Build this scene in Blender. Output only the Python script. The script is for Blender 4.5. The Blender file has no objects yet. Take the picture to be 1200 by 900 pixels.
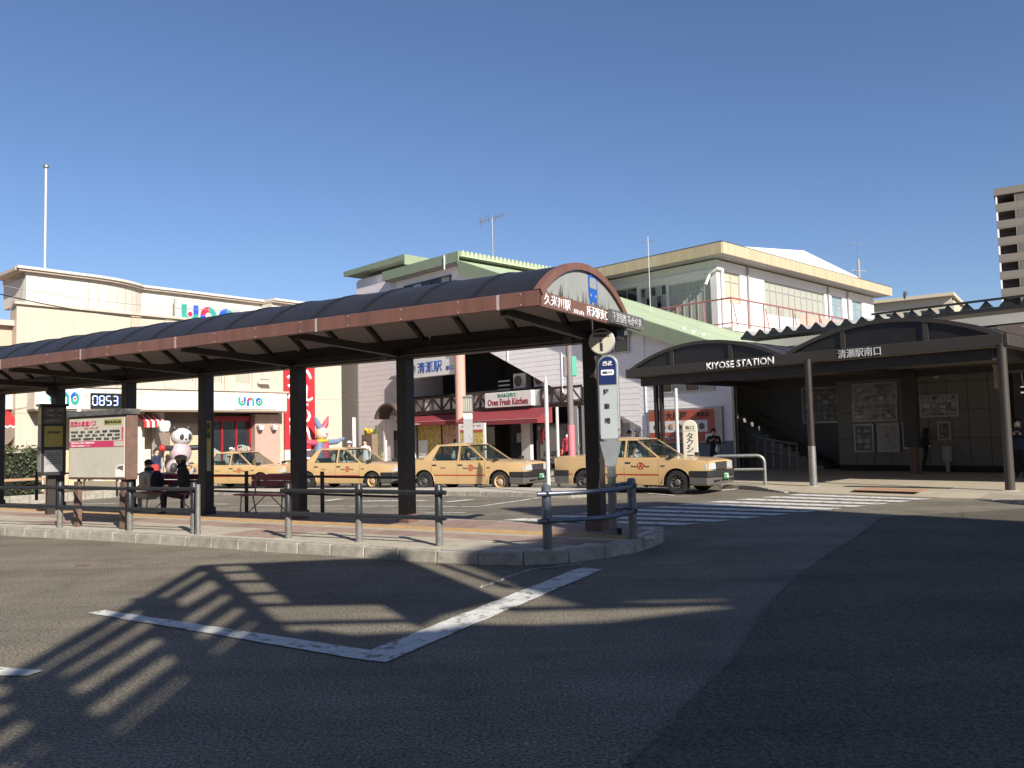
import bpy, bmesh, math, random
from math import radians as rad, sin, cos, pi, sqrt
from mathutils import Vector, Matrix
random.seed(7)
SC = bpy.context.scene
COL = SC.collection
# ------------------------------------------------------------------ camera
CH, F, PITCH, ROLL = 1.6, 952.98, rad(3.6747), rad(-1.4296)
_f = Vector((0, cos(PITCH), sin(PITCH))); _r = Vector((1, 0, 0)); _u = Vector((0, -sin(PITCH), cos(PITCH)))
AXR = cos(ROLL) * _r + sin(ROLL) * _u; AXU = -sin(ROLL) * _r + cos(ROLL) * _u; AXF = _f
cam = bpy.data.cameras.new('camera'); cam_o = bpy.data.objects.new('camera', cam); COL.objects.link(cam_o)
cam.sensor_width = 36; cam.lens = F / 1200 * 36; cam.clip_end = 3000
cam_o.matrix_world = Matrix(((AXR.x, AXU.x, -AXF.x, 0), (AXR.y, AXU.y, -AXF.y, 0), (AXR.z, AXU.z, -AXF.z, CH), (0, 0, 0, 1)))
SC.camera = cam_o
# ------------------------------------------------------------------ light
SUN_H = Vector((0.51, -0.86, 0)).normalized(); SUN_EL = rad(31.6); TANE = math.tan(SUN_EL)
sd = Vector((SUN_H.x * cos(SUN_EL), SUN_H.y * cos(SUN_EL), sin(SUN_EL)))
w = bpy.data.worlds.new('World'); SC.world = w; w.use_nodes = True
nt = w.node_tree; bg = nt.nodes['Background']; sky = nt.nodes.new('ShaderNodeTexSky')
sky.sky_type = 'NISHITA'; sky.sun_disc = False; sky.sun_elevation = SUN_EL
sky.sun_rotation = math.atan2(sd.x, sd.y); sky.altitude = 100; sky.air_density = 1.0; sky.dust_density = 0.45; sky.ozone_density = 6.0
tint = nt.nodes.new('ShaderNodeMixRGB'); tint.blend_type = 'MULTIPLY'; tint.inputs[0].default_value = 1; tint.inputs[2].default_value = (1.07, .975, .99, 1); nt.links.new(sky.outputs[0], tint.inputs[1]); nt.links.new(tint.outputs[0], bg.inputs[0]); bg.inputs[1].default_value = 0.078
sl = bpy.data.lights.new('sun', 'SUN'); sl.energy = 5.0; sl.angle = rad(0.5); sl.color = (1, 0.93, 0.82)
so = bpy.data.objects.new('sun', sl); COL.objects.link(so); so.rotation_euler = sd.to_track_quat('Z', 'Y').to_euler()
so.location = (20, -30, 30)
SC.view_settings.view_transform = 'Standard'; SC.view_settings.look = 'None'; SC.view_settings.exposure = 0.7
SC.view_settings.gamma = 1
# ------------------------------------------------------------------ survey helpers: a sight line from the surveyed station at (0,0,1.6)
def sight(px, py): return (AXR * ((px - 600) / F) + AXU * ((450 - py) / F) + AXF)
def G(px, py, z=0.0):
    v = sight(px, py); t = (z - CH) / v.z; return Vector((v.x * t, v.y * t, z))
class Frame:
    def __init__(s, o, deg):
        s.o = Vector((o[0], o[1], 0)); s.a = rad(deg); s.X = Vector((cos(s.a), sin(s.a), 0)); s.Y = Vector((-sin(s.a), cos(s.a), 0))
    def at(s, px, py, y):            # point seen on the vertical plane Y=y -> local (x, z)
        v = sight(px, py); t = ((s.o + s.Y * y - Vector((0, 0, CH))).dot(s.Y)) / v.dot(s.Y)
        P = Vector((0, 0, CH)) + v * t; return (P - s.o).dot(s.X), P.z
    def loc(s, px, py, z):           # point seen at height z -> local (x, y)
        P = G(px, py, z) - s.o; return P.dot(s.X), P.dot(s.Y)
    def rel(s, P): P = Vector((P[0], P[1], 0)) - s.o; return P.dot(s.X), P.dot(s.Y)
    def W(s, x, y, z=0): p = s.o + s.X * x + s.Y * y; return Vector((p.x, p.y, z))
FS = Frame((9, 30.5), -46)            # station facade: X along it, Y into it
FU = Frame((-19, 30.5), 49)           # supermarket facade
FC = Frame((1.22, 12.42), -30.76)     # bus stop island
FB = Frame((10.62, 41.25), -46)       # upper station building
def gz(x, y):                         # the forecourt falls gently away to the left
    t = min(1, max(0, (y - 15) / 8)); t = t * t * (3 - 2 * t)
    return -0.015 * min(28, max(0, 3 - x)) * t
# ------------------------------------------------------------------ materials
def N(nt, t, **k):
    n = nt.nodes.new(t)
    for a, b in k.items(): setattr(n, a, b)
    return n
MATS = {}
def mat(name, rgb, rough=.6, metal=0, var=.12, scale=3, bump=0.0, bscale=60, dirt=0.0, emit=0, spec=None, streak=False):
    if name in MATS: return MATS[name]
    m = bpy.data.materials.new(name); m.use_nodes = True; nt = m.node_tree; b = nt.nodes['Principled BSDF']; L = nt.links
    tc = N(nt, 'ShaderNodeTexCoord'); mp = N(nt, 'ShaderNodeMapping'); L.new(tc.outputs['Object'], mp.inputs[0])
    if streak: mp.inputs['Scale'].default_value = (3, 3, .35)
    n1 = N(nt, 'ShaderNodeTexNoise'); n1.inputs['Scale'].default_value = scale; n1.inputs['Detail'].default_value = 6; n1.inputs['Roughness'].default_value = .65
    L.new(mp.outputs[0], n1.inputs[0])
    r = N(nt, 'ShaderNodeValToRGB'); L.new(n1.outputs[0], r.inputs[0])
    lo = [max(0, c * (1 - var)) for c in rgb]; hi = [min(1, c * (1 + var)) for c in rgb]
    r.color_ramp.elements[0].position = .3; r.color_ramp.elements[1].position = .7
    r.color_ramp.elements[0].color = (*lo, 1); r.color_ramp.elements[1].color = (*hi, 1)
    out = r.outputs[0]
    if dirt:
        n2 = N(nt, 'ShaderNodeTexNoise'); n2.inputs['Scale'].default_value = scale * .37; n2.inputs['Detail'].default_value = 8; n2.inputs['Roughness'].default_value = .75
        L.new(mp.outputs[0], n2.inputs[0]); r2 = N(nt, 'ShaderNodeValToRGB'); r2.color_ramp.elements[0].position = .5; r2.color_ramp.elements[1].position = .75
        L.new(n2.outputs[0], r2.inputs[0]); mx = N(nt, 'ShaderNodeMixRGB'); mu = N(nt, 'ShaderNodeMath', operation='MULTIPLY'); mu.inputs[1].default_value = dirt
        L.new(r2.outputs[0], mu.inputs[0]); L.new(mu.outputs[0], mx.inputs[0]); L.new(out, mx.inputs[1]); mx.inputs[2].default_value = (rgb[0] * .3, rgb[1] * .28, rgb[2] * .25, 1)
        out = mx.outputs[0]
    L.new(out, b.inputs['Base Color'])
    b.inputs['Roughness'].default_value = rough; b.inputs['Metallic'].default_value = metal
    if name == 'taxi_paint': b.inputs['Coat Weight'].default_value = .7; b.inputs['Coat Roughness'].default_value = .04
    if spec is not None: b.inputs['Specular IOR Level'].default_value = spec
    if emit: L.new(out, b.inputs['Emission Color']); b.inputs['Emission Strength'].default_value = emit
    if bump:
        n3 = N(nt, 'ShaderNodeTexNoise'); n3.inputs['Scale'].default_value = bscale; n3.inputs['Detail'].default_value = 3; L.new(tc.outputs['Object'], n3.inputs[0])
        bp = N(nt, 'ShaderNodeBump'); bp.inputs['Strength'].default_value = bump; bp.inputs['Distance'].default_value = .01
        L.new(n3.outputs[0], bp.inputs['Height']); L.new(bp.outputs[0], b.inputs['Normal'])
    MATS[name] = m; return m
def asphalt(name, base, grain, patch):
    m = bpy.data.materials.new(name); m.use_nodes = True; nt = m.node_tree; b = nt.nodes['Principled BSDF']; L = nt.links
    tc = N(nt, 'ShaderNodeTexCoord')
    def ramp(scale, det, p0, p1, c0, c1, stretch=None):
        n = N(nt, 'ShaderNodeTexNoise'); n.inputs['Scale'].default_value = scale; n.inputs['Detail'].default_value = det; n.inputs['Roughness'].default_value = .7
        if stretch:
            mp = N(nt, 'ShaderNodeMapping'); mp.inputs['Scale'].default_value = stretch; mp.inputs['Rotation'].default_value = (0, 0, rad(30)); L.new(tc.outputs['Object'], mp.inputs[0]); L.new(mp.outputs[0], n.inputs[0])
        else: L.new(tc.outputs['Object'], n.inputs[0])
        r = N(nt, 'ShaderNodeValToRGB'); r.color_ramp.elements[0].position = p0; r.color_ramp.elements[1].position = p1
        r.color_ramp.elements[0].color = (*c0, 1); r.color_ramp.elements[1].color = (*c1, 1); L.new(n.outputs[0], r.inputs[0]); return r.outputs[0]
    g = ramp(48, 4, .36, .68, (1 - grain,) * 3, (1 + grain * 2.2,) * 3)
    p = ramp(.55, 9, .3, .7, tuple(c * (1 - patch) for c in base), tuple(c * (1 + patch) for c in base))
    t = ramp(1.0, 5, .42, .66, (1, 1, 1), (.72, .72, .74), (.12, 1.6, 1))
    m1 = N(nt, 'ShaderNodeMixRGB', blend_type='MULTIPLY'); m1.inputs[0].default_value = 1; L.new(p, m1.inputs[1]); L.new(g, m1.inputs[2])
    m2 = N(nt, 'ShaderNodeMixRGB', blend_type='MULTIPLY'); m2.inputs[0].default_value = .8; L.new(m1.outputs[0], m2.inputs[1]); L.new(t, m2.inputs[2])
    st = ramp(1.3, 3, .6, .7, (1, 1, 1), (.78, .77, .76)); m3 = N(nt, 'ShaderNodeMixRGB', blend_type='MULTIPLY'); m3.inputs[0].default_value = 1; L.new(m2.outputs[0], m3.inputs[1]); L.new(st, m3.inputs[2])
    sp = ramp(30, 1, .69, .73, (1, 1, 1), (1.9, 1.85, 1.75)); m4 = N(nt, 'ShaderNodeMixRGB', blend_type='MULTIPLY'); m4.inputs[0].default_value = 1; L.new(m3.outputs[0], m4.inputs[1]); L.new(sp, m4.inputs[2]); m2 = m4
    L.new(m2.outputs[0], b.inputs['Base Color']); b.inputs['Roughness'].default_value = .85; b.inputs['Specular IOR Level'].default_value = .25
    n3 = N(nt, 'ShaderNodeTexNoise'); n3.inputs['Scale'].default_value = 90; n3.inputs['Detail'].default_value = 3; L.new(tc.outputs['Object'], n3.inputs[0])
    bp = N(nt, 'ShaderNodeBump'); bp.inputs['Strength'].default_value = .7; bp.inputs['Distance'].default_value = .012
    L.new(n3.outputs[0], bp.inputs['Height']); L.new(bp.outputs[0], b.inputs['Normal']); MATS[name] = m; return m
def glass(name, rgb=(.05, .07, .08), rough=.03, alpha=.35):
    m = bpy.data.materials.new(name); m.use_nodes = True; nt = m.node_tree; L = nt.links; b = nt.nodes['Principled BSDF']; o = nt.nodes['Material Output']
    b.inputs['Base Color'].default_value = (*rgb, 1); b.inputs['Roughness'].default_value = rough; b.inputs['IOR'].default_value = 1.5
    tr = N(nt, 'ShaderNodeBsdfTransparent'); tr.inputs[0].default_value = (.86, .9, .89, 1); mx = N(nt, 'ShaderNodeMixShader')
    mx.inputs[0].default_value = alpha; L.new(tr.outputs[0], mx.inputs[1]); L.new(b.outputs[0], mx.inputs[2]); L.new(mx.outputs[0], o.inputs[0])
    MATS[name] = m; return m
def translucent(name, rgb, trans, f, rough=.4):
    m = mat(name, rgb, rough, var=.3, scale=6, dirt=.45); nt = m.node_tree; L = nt.links; b = nt.nodes['Principled BSDF']; o = nt.nodes['Material Output']
    tl = N(nt, 'ShaderNodeBsdfTranslucent'); tl.inputs[0].default_value = (*trans, 1); tp = N(nt, 'ShaderNodeBsdfTransparent'); tp.inputs[0].default_value = (*trans, 1); m0 = N(nt, 'ShaderNodeMixShader'); m0.inputs[0].default_value = .12
    L.new(tl.outputs[0], m0.inputs[1]); L.new(tp.outputs[0], m0.inputs[2]); mx = N(nt, 'ShaderNodeMixShader'); mx.inputs[0].default_value = f
    L.new(b.outputs[0], mx.inputs[1]); L.new(m0.outputs[0], mx.inputs[2]); L.new(mx.outputs[0], o.inputs[0])
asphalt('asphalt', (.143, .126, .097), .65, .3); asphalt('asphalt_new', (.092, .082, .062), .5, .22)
glass('car_glass', (.03, .045, .045), .02, .2); glass('clear_glass', (.04, .05, .06), .03, .45)
# ------------------------------------------------------------------ mesh building
class MB:
    def __init__(s): s.v = []; s.f = []; s.m = []
    def add(s, vs, fs, mi=0):
        n = len(s.v); s.v += [tuple(v) for v in vs]; s.f += [tuple(n + i for i in f) for f in fs]; s.m += [mi] * len(fs)
    def hexa(s, p, mi=0): s.add(p, [(0, 3, 2, 1), (4, 5, 6, 7), (0, 1, 5, 4), (1, 2, 6, 5), (2, 3, 7, 6), (3, 0, 4, 7)], mi)
    def box(s, x0, x1, y0, y1, z0, z1, mi=0):
        s.hexa([(x0, y0, z0), (x1, y0, z0), (x1, y1, z0), (x0, y1, z0), (x0, y0, z1), (x1, y0, z1), (x1, y1, z1), (x0, y1, z1)], mi)
    def cbox(s, c, d, mi=0, rz=0, ry=0):
        M = Matrix.Translation(c) @ Matrix.Rotation(rz, 4, 'Z') @ Matrix.Rotation(ry, 4, 'Y')
        q = [(-1, -1, -1), (1, -1, -1), (1, 1, -1), (-1, 1, -1), (-1, -1, 1), (1, -1, 1), (1, 1, 1), (-1, 1, 1)]
        s.hexa([M @ Vector((a * d[0] / 2, b * d[1] / 2, e * d[2] / 2)) for a, b, e in q], mi)
    def prism(s, poly, t0, t1, axis='y', mi=0):      # poly of 2D points; axis: y -> (x,z), z -> (x,y), x -> (y,z)
        n = len(poly)
        def P(p, t): return (p[0], t, p[1]) if axis == 'y' else ((p[0], p[1], t) if axis == 'z' else (t, p[0], p[1]))
        s.add([P(p, t0) for p in poly] + [P(p, t1) for p in poly],
              [tuple(range(n)), tuple(range(2 * n - 1, n - 1, -1))] + [(i, i + n, (i + 1) % n + n, (i + 1) % n) for i in range(n)], mi)
    def bar(s, a, b, w, h=None, mi=0, up=(0, 0, 1)):   # rectangular bar between two points
        a = Vector(a); b = Vector(b); d = (b - a).normalized(); u = Vector(up)
        if abs(d.dot(u)) > .98: u = Vector((0, 1, 0))
        sx = d.cross(u).normalized(); sy = sx.cross(d).normalized(); h = h or w
        q = [(-1, -1), (1, -1), (1, 1), (-1, 1)]
        s.hexa([a + sx * w / 2 * i + sy * h / 2 * j for i, j in q] + [b + sx * w / 2 * i + sy * h / 2 * j for i, j in q], mi)
    def tube(s, pts, r, n=10, mi=0, cap=True):
        pts = [Vector(p) for p in pts]; rs = r if isinstance(r, (list, tuple)) else [r] * len(pts); rings = []; ref = None
        for i, p in enumerate(pts):
            d = ((pts[min(i + 1, len(pts) - 1)] - p).normalized() + (p - pts[max(i - 1, 0)]).normalized()).normalized()
            if ref is None: ref = Vector((0, 0, 1)) if abs(d.z) < .9 else Vector((1, 0, 0))
            x = (ref - d * ref.dot(d)).normalized(); y = d.cross(x); ref = x
            rings.append([p + x * cos(2 * pi * k / n) * rs[i] + y * sin(2 * pi * k / n) * rs[i] for k in range(n)])
        vs = [v for rg in rings for v in rg]; fs = []
        for i in range(len(rings) - 1):
            for k in range(n): fs.append((i * n + k, i * n + (k + 1) % n, (i + 1) * n + (k + 1) % n, (i + 1) * n + k))
        if cap: fs += [tuple(range(n - 1, -1, -1)), tuple((len(rings) - 1) * n + k for k in range(n))]
        s.add(vs, fs, mi)
    def lathe(s, prof, c=(0, 0, 0), n=16, mi=0, axis='z', cap=True):
        vs = []; fs = []
        for r, z in prof:
            for k in range(n):
                a = 2 * pi * k / n; p = (r * cos(a), r * sin(a), z)
                if axis == 'y': p = (p[0], p[2], p[1])
                if axis == 'x': p = (p[2], p[0], p[1])
                vs.append((c[0] + p[0], c[1] + p[1], c[2] + p[2]))
        for i in range(len(prof) - 1):
            for k in range(n): fs.append((i * n + k, i * n + (k + 1) % n, (i + 1) * n + (k + 1) % n, (i + 1) * n + k))
        if cap: fs += [tuple(range(n)), tuple((len(prof) - 1) * n + k for k in range(n))]
        s.add(vs, fs, mi)
    def ball(s, c, r, n=12, m=8, mi=0):
        r = r if isinstance(r, tuple) else (r, r, r); vs = [(c[0], c[1], c[2] + r[2])]; fs = []
        for i in range(1, m):
            t = pi * i / m
            for k in range(n): a = 2 * pi * k / n; vs.append((c[0] + r[0] * sin(t) * cos(a), c[1] + r[1] * sin(t) * sin(a), c[2] + r[2] * cos(t)))
        vs.append((c[0], c[1], c[2] - r[2]))
        for k in range(n): fs.append((0, 1 + k, 1 + (k + 1) % n)); fs.append((len(vs) - 1, 1 + (m - 2) * n + (k + 1) % n, 1 + (m - 2) * n + k))
        for i in range(m - 2):
            for k in range(n): fs.append((1 + i * n + k, 1 + (i + 1) * n + k, 1 + (i + 1) * n + (k + 1) % n, 1 + i * n + (k + 1) % n))
        s.add(vs, fs, mi)
    def grid(s, rows, mi=0, close=False):
        n = len(rows[0]); vs = [p for r in rows for p in r]; fs = []
        for i in range(len(rows) - 1):
            for k in range(n - 1): fs.append((i * n + k, i * n + k + 1, (i + 1) * n + k + 1, (i + 1) * n + k))
        s.add(vs, fs, mi)
    def build(s, name, mats, parent=None, smooth=False, bevel=0, loc=None, rz=0, kind=None, label=None, solid=0, segs=1, recalc=True, auto=40):
        me = bpy.data.meshes.new(name); me.from_pydata(s.v, [], s.f)
        mats = mats if isinstance(mats, (list, tuple)) else [mats]
        for m in mats: me.materials.append(MATS[m] if isinstance(m, str) else m)
        for p, mi in zip(me.polygons, s.m): p.material_index = min(mi, len(mats) - 1)
        bm = bmesh.new(); bm.from_mesh(me)
        if solid: bmesh.ops.remove_doubles(bm, verts=bm.verts, dist=1e-5)
        if recalc: bmesh.ops.recalc_face_normals(bm, faces=bm.faces)
        if solid: bmesh.ops.solidify(bm, geom=bm.faces[:], thickness=solid)
        if bevel:
            es = [e for e in bm.edges if len(e.link_faces) == 2 and e.calc_face_angle(0) > .5]
            bmesh.ops.bevel(bm, geom=es, offset=bevel, segments=segs, affect='EDGES', clamp_overlap=True)
        bm.to_mesh(me); bm.free()
        if smooth:
            for p in me.polygons: p.use_smooth = True
            try: me.set_sharp_from_angle(angle=rad(auto))
            except Exception: pass
        o = bpy.data.objects.new(name, me); COL.objects.link(o)
        if parent: o.parent = parent
        if loc is not None: o.location = loc
        o.rotation_euler.z = rz
        if kind: o['kind'] = kind
        if label: o['label'] = label
        return o
def tag(o, label, cat, group=None):
    o['label'] = label; o['category'] = cat
    if group: o['group'] = group
    return o
def thing(name, label, cat, loc=(0, 0, 0), rz=0, group=None):
    o = bpy.data.objects.new(name, None); COL.objects.link(o); o.empty_display_size = .2
    o.location = loc; o.rotation_euler.z = rz; return tag(o, label, cat, group)
def structure(name, loc=(0, 0, 0), rz=0):
    o = bpy.data.objects.new(name, None); COL.objects.link(o); o.location = loc; o.rotation_euler.z = rz; o['kind'] = 'structure'; return o
def dup(o, parent=None, **kw):
    c = o.copy(); COL.objects.link(c); c.parent = parent
    for ch in o.children: dup(ch, c)
    for k, v in kw.items():
        if k == 'loc': c.location = v
        elif k == 'rz': c.rotation_euler.z = v
        else: c[k] = v
    return c
def share(me_obj, parent, locs, name=None):
    for l in locs:
        c = me_obj.copy(); COL.objects.link(c); c.parent = parent; c.location = l
BOLD = {}
def text(s, m, parent, w=None, h=None, loc=(0, 0, 0), rz=0, name='lettering', bold=0.0, vertical=False, depth=.006, tilt=0, slant=0, spacing=1.0):
    cu = bpy.data.curves.new('t', 'FONT'); cu.body = '\n'.join(s) if vertical else s; cu.offset = bold if s.isascii() else min(bold, .012); cu.resolution_u = 2; cu.shear = slant
    cu.align_x = 'CENTER'; cu.space_line = .8 if vertical else .9; cu.space_character = spacing
    o = bpy.data.objects.new('t', cu); COL.objects.link(o); bpy.context.view_layer.update()
    me = bpy.data.meshes.new_from_object(o.evaluated_get(bpy.context.evaluated_depsgraph_get())); bpy.data.objects.remove(o); bpy.data.curves.remove(cu)
    xs = [v.co.x for v in me.vertices]; ys = [v.co.y for v in me.vertices]
    if not xs: return None
    x0, x1, y0, y1 = min(xs), max(xs), min(ys), max(ys); sx = (w / (x1 - x0)) if w else None; sy = (h / (y1 - y0)) if h else sx
    sx = sx or sy
    me.transform(Matrix(((sx, 0, 0, -sx * (x0 + x1) / 2), (0, 0, 1, 0), (0, sy, 0, -sy * (y0 + y1) / 2), (0, 0, 0, 1))))
    bm = bmesh.new(); bm.from_mesh(me);     bmesh.ops.triangulate(bm, faces=bm.faces[:])
    r = bmesh.ops.extrude_face_region(bm, geom=bm.faces[:]); bmesh.ops.translate(bm, verts=[e for e in r['geom'] if isinstance(e, bmesh.types.BMVert)], vec=(0, -depth, 0))
    bmesh.ops.recalc_face_normals(bm, faces=bm.faces); bm.to_mesh(me); bm.free()
    me.materials.clear(); me.materials.append(MATS[m] if isinstance(m, str) else m); me.name = name
    o = bpy.data.objects.new(name, me); COL.objects.link(o); o.parent = parent; o.location = loc; o.rotation_euler = (tilt, 0, rz); return o
def clip(poly, a, lo, up):   # keep the part of a 2D polygon with coord a >= lo (up) or <= lo
    out = []
    for i in range(len(poly)):
        p, q = poly[i], poly[(i + 1) % len(poly)]; ip = (p[a] >= lo) == up or p[a] == lo; iq = (q[a] >= lo) == up or q[a] == lo
        if ip: out.append(p)
        if ip != iq:
            t = (lo - p[a]) / (q[a] - p[a]); out.append((p[0] + t * (q[0] - p[0]), p[1] + t * (q[1] - p[1])))
    return out
def siding(mb, poly, y, pitch=.24, lap=.006):        # lapped boards cut to an outline in the XZ plane, facing -Y
    z = min(p[1] for p in poly); zt = max(p[1] for p in poly)
    while z < zt - 1e-4:
        z2 = min(z + pitch, zt); c = clip(clip(poly, 1, z, True), 1, z2 - .003, False)
        if len(c) > 2:
            def yy(q): return y - lap * (z2 - q) / pitch - .004
            n = len(c); mb.add([(p[0], yy(p[1]), p[1]) for p in c] + [(p[0], y + .03, p[1]) for p in c],
                [tuple(range(n)), tuple(range(2 * n - 1, n - 1, -1))] + [(i, i + n, (i + 1) % n + n, (i + 1) % n) for i in range(n)])
        z = z2
def wallgrid(mb, x0, x1, z0, z1, y0, y1, holes, mi=0):   # wall slab in XZ with rectangular openings
    xs = sorted({x0, x1, *[h[0] for h in holes], *[h[1] for h in holes]}); zs = sorted({z0, z1, *[h[2] for h in holes], *[h[3] for h in holes]})
    xs = [x for x in xs if x0 <= x <= x1]; zs = [z for z in zs if z0 <= z <= z1]
    for i in range(len(xs) - 1):
        run = None
        for k in range(len(zs) - 1):
            cx, cz = (xs[i] + xs[i + 1]) / 2, (zs[k] + zs[k + 1]) / 2
            solid = not any(h[0] < cx < h[1] and h[2] < cz < h[3] for h in holes)
            if solid: run = (run[0], zs[k + 1]) if run else (zs[k], zs[k + 1])
            if (not solid or k == len(zs) - 2) and run: mb.box(xs[i], xs[i + 1], y0, y1, run[0], run[1], mi); run = None
def window(parent, x0, x1, z0, z1, y, nx=1, rows=(), frame='alu_frame', pane='win_dark', fw=.05, label=None):   # window > frame bars, panes; facing -Y
    f = MB(); f.box(x0, x1, y, y + .06, z0, z0 + fw); f.box(x0, x1, y, y + .06, z1 - fw, z1); f.box(x0, x0 + fw, y, y + .06, z0 + fw, z1 - fw); f.box(x1 - fw, x1, y, y + .06, z0 + fw, z1 - fw)
    for i in range(1, nx): xx = x0 + (x1 - x0) * i / nx; f.box(xx - fw / 2, xx + fw / 2, y + .002, y + .058, z0 + fw, z1 - fw)
    for z in rows: f.box(x0 + fw, x1 - fw, y + .004, y + .056, z - fw / 2, z + fw / 2)
    o = f.build('window', frame, parent)
    if label: o['label'] = label
    zs = [z0 + fw] + list(rows) + [z1 - fw]
    for i in range(nx):
        for k in range(len(zs) - 1):
            p = MB(); p.box(x0 + (x1 - x0) * i / nx + .01, x0 + (x1 - x0) * (i + 1) / nx - .01, y + .03, y + .036, zs[k], zs[k + 1])
            p.build('pane', pane if isinstance(pane, str) else pane[(i + k) % len(pane)], o)
    return o
# ------------------------------------------------------------------ colours
mat('white_line', (.56, .55, .51), .8, var=.2, scale=9, dirt=.95); mat('kerb_stone', (.3, .275, .23), .9, var=.25, scale=7, bump=.6, bscale=60, dirt=.6)
mat('concrete', (.42, .39, .33), .85, var=.1, scale=4, bump=.2, dirt=.3); mat('tile_cream', (.38, .34, .27), .8, var=.14, scale=5, dirt=.3); mat('tile_pink', (.3, .215, .175), .8, var=.14, scale=5, dirt=.3)
mat('tile_brown', (.25, .17, .14), .8, var=.14, scale=5, dirt=.3); mat('tactile_yellow', (.4, .26, .12), .7, var=.2, scale=6, dirt=.4)
mat('plaza', (.36, .31, .23), .85, var=.09, scale=2, dirt=.2); mat('plaza_pink', (.36, .22, .14), .85, var=.1, scale=3, dirt=.2)
mat('soil', (.1, .08, .05), .95, var=.3, scale=20)
mat('post_dark', (.028, .022, .02), .5, var=.3, scale=5, dirt=.3); mat('fascia_brown', (.17, .08, .06), .5, var=.16, scale=2.5, dirt=.4, streak=True); mat('joint_grey', (.4, .38, .37), .5)
mat('rail_blue', (.13, .15, .19), .35, metal=.4, var=.25, scale=12, dirt=.2); translucent('roof_sheet', (.016, .019, .025), (1, .84, .7), .27, .4); translucent('soffit_panel', (.24, .17, .14), (.85, .7, .6), .6)
mat('arch_panel', (.28, .285, .265), .22, var=.08, scale=3, dirt=.35, streak=True); mat('grime', (.12, .12, .1), .8, var=.4, scale=8)
mat('sign_white', (.72, .72, .7), .45, var=.05, scale=3, dirt=.12); mat('pure_white', (.8, .8, .79), .4, var=.03); mat('sign_cream', (.52, .49, .4), .5, var=.07, scale=3, dirt=.25)
mat('black', (.012, .012, .013), .4); mat('ink', (.03, .03, .035), .5); mat('blue', (.02, .09, .4), .4); mat('navy', (.015, .03, .12), .4); mat('red', (.6, .03, .03), .45); mat('crimson', (.3, .02, .04), .6)
mat('rail_dark', (.032, .034, .038), .42, metal=.3, var=.3, scale=12, dirt=.2); mat('sleeve', (.17, .165, .15), .6, metal=.2, var=.25, scale=9, dirt=.4); mat('galvanised', (.3, .3, .28), .45, metal=.7, var=.22, scale=14, dirt=.4); mat('pole_silver', (.42, .45, .46), .35, metal=.5, var=.12, scale=8, dirt=.2)
mat('pole_white', (.55, .55, .53), .45, var=.06); mat('bench_maroon', (.24, .035, .06), .4, var=.2, scale=5); mat('rust_brown', (.15, .09, .07), .7, var=.25, scale=9, dirt=.3)
mat('taxi_paint', (.55, .37, .175), .3, var=.03, scale=2, dirt=.05); mat('stripe_red', (.4, .03, .02), .4); mat('plastic_black', (.02, .02, .021), .5, var=.1, scale=8); mat('bumper_grey', (.09, .085, .08), .5, var=.1)
mat('tyre', (.018, .018, .018), .85, var=.2, scale=20); mat('chrome', (.6, .6, .6), .12, metal=1, var=.03); mat('lamp_glass', (.42, .44, .45), .1, var=.12, scale=25); mat('amber', (.7, .25, .03), .3)
mat('plate_green', (.02, .2, .07), .4); mat('seat_grey', (.3, .32, .34), .8); mat('seat_cover', (.7, .7, .68), .8, var=.05); mat('cab_dark', (.07, .072, .075), .7); mat('mint', (.35, .55, .42), .8)
mat('siding', (.87, .84, .83), .6, var=.04, scale=1.5, dirt=.08); mat('siding_pink', (.8, .71, .71), .65, var=.04, scale=1.5, dirt=.08); mat('wall_dado', (.14, .16, .2), .7, var=.1, scale=4)
mat('roof_green', (.38, .46, .3), .5, var=.06, scale=1.5, dirt=.1); mat('roof_green_shaded', (.23, .28, .18), .5, var=.08, scale=2, dirt=.1)  # second green is a darker copy: shade on the fascias painted in
mat('win_dark', (.02, .025, .03), .08, var=.2, scale=3); mat('win_curtain', (.36, .36, .3), .25, var=.12, scale=6, streak=True); mat('win_warm', (.55, .42, .3), .25, var=.12, scale=5, streak=True); mat('win_blue', (.22, .3, .33), .15, var=.15)
mat('alu_frame', (.4, .4, .39), .4, metal=.3); mat('frame_dark', (.05, .045, .04), .5); mat('red_frame', (.28, .01, .02), .35)
mat('b_wall', (.66, .64, .63), .7, var=.05, scale=1.2, dirt=.12, streak=True); mat('tan_fascia', (.46, .365, .24), .65, var=.14, scale=1.5, dirt=.22, streak=True); mat('rail_red', (.3, .12, .11), .6, var=.2, scale=5); mat('slab_cream', (.55, .5, .42), .7, var=.1)
mat('uno_cream', (.5, .435, .35), .75, var=.06, scale=.9, dirt=.16, streak=True); mat('uno_white', (.6, .56, .48), .7, var=.05, scale=.9, dirt=.14, streak=True); mat('uno_peach', (.5, .38, .29), .75, var=.05); mat('uno_trim', (.5, .42, .35), .6)
mat('shutter_beige', (.52, .42, .28), .7, var=.05, scale=2); mat('lintel_brown', (.2, .15, .12), .7); mat('pillar_tan', (.4, .28, .23), .75, var=.08)
mat('wave_grey', (.3, .32, .31), .4); mat('teal', (.03, .3, .24), .45); mat('royal', (.02, .08, .6), .45); mat('signal_red', (.6, .02, .06), .45); mat('banner_red', (.48, .02, .03), .55, var=.06, scale=3); mat('sign_grey', (.42, .42, .42), .5, var=.03)
mat('led', (.35, .45, .9), .4, emit=1.6); mat('awning_red', (.22, .03, .04), .8, var=.1, scale=4); mat('awning_white', (.7, .66, .64), .8)
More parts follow.
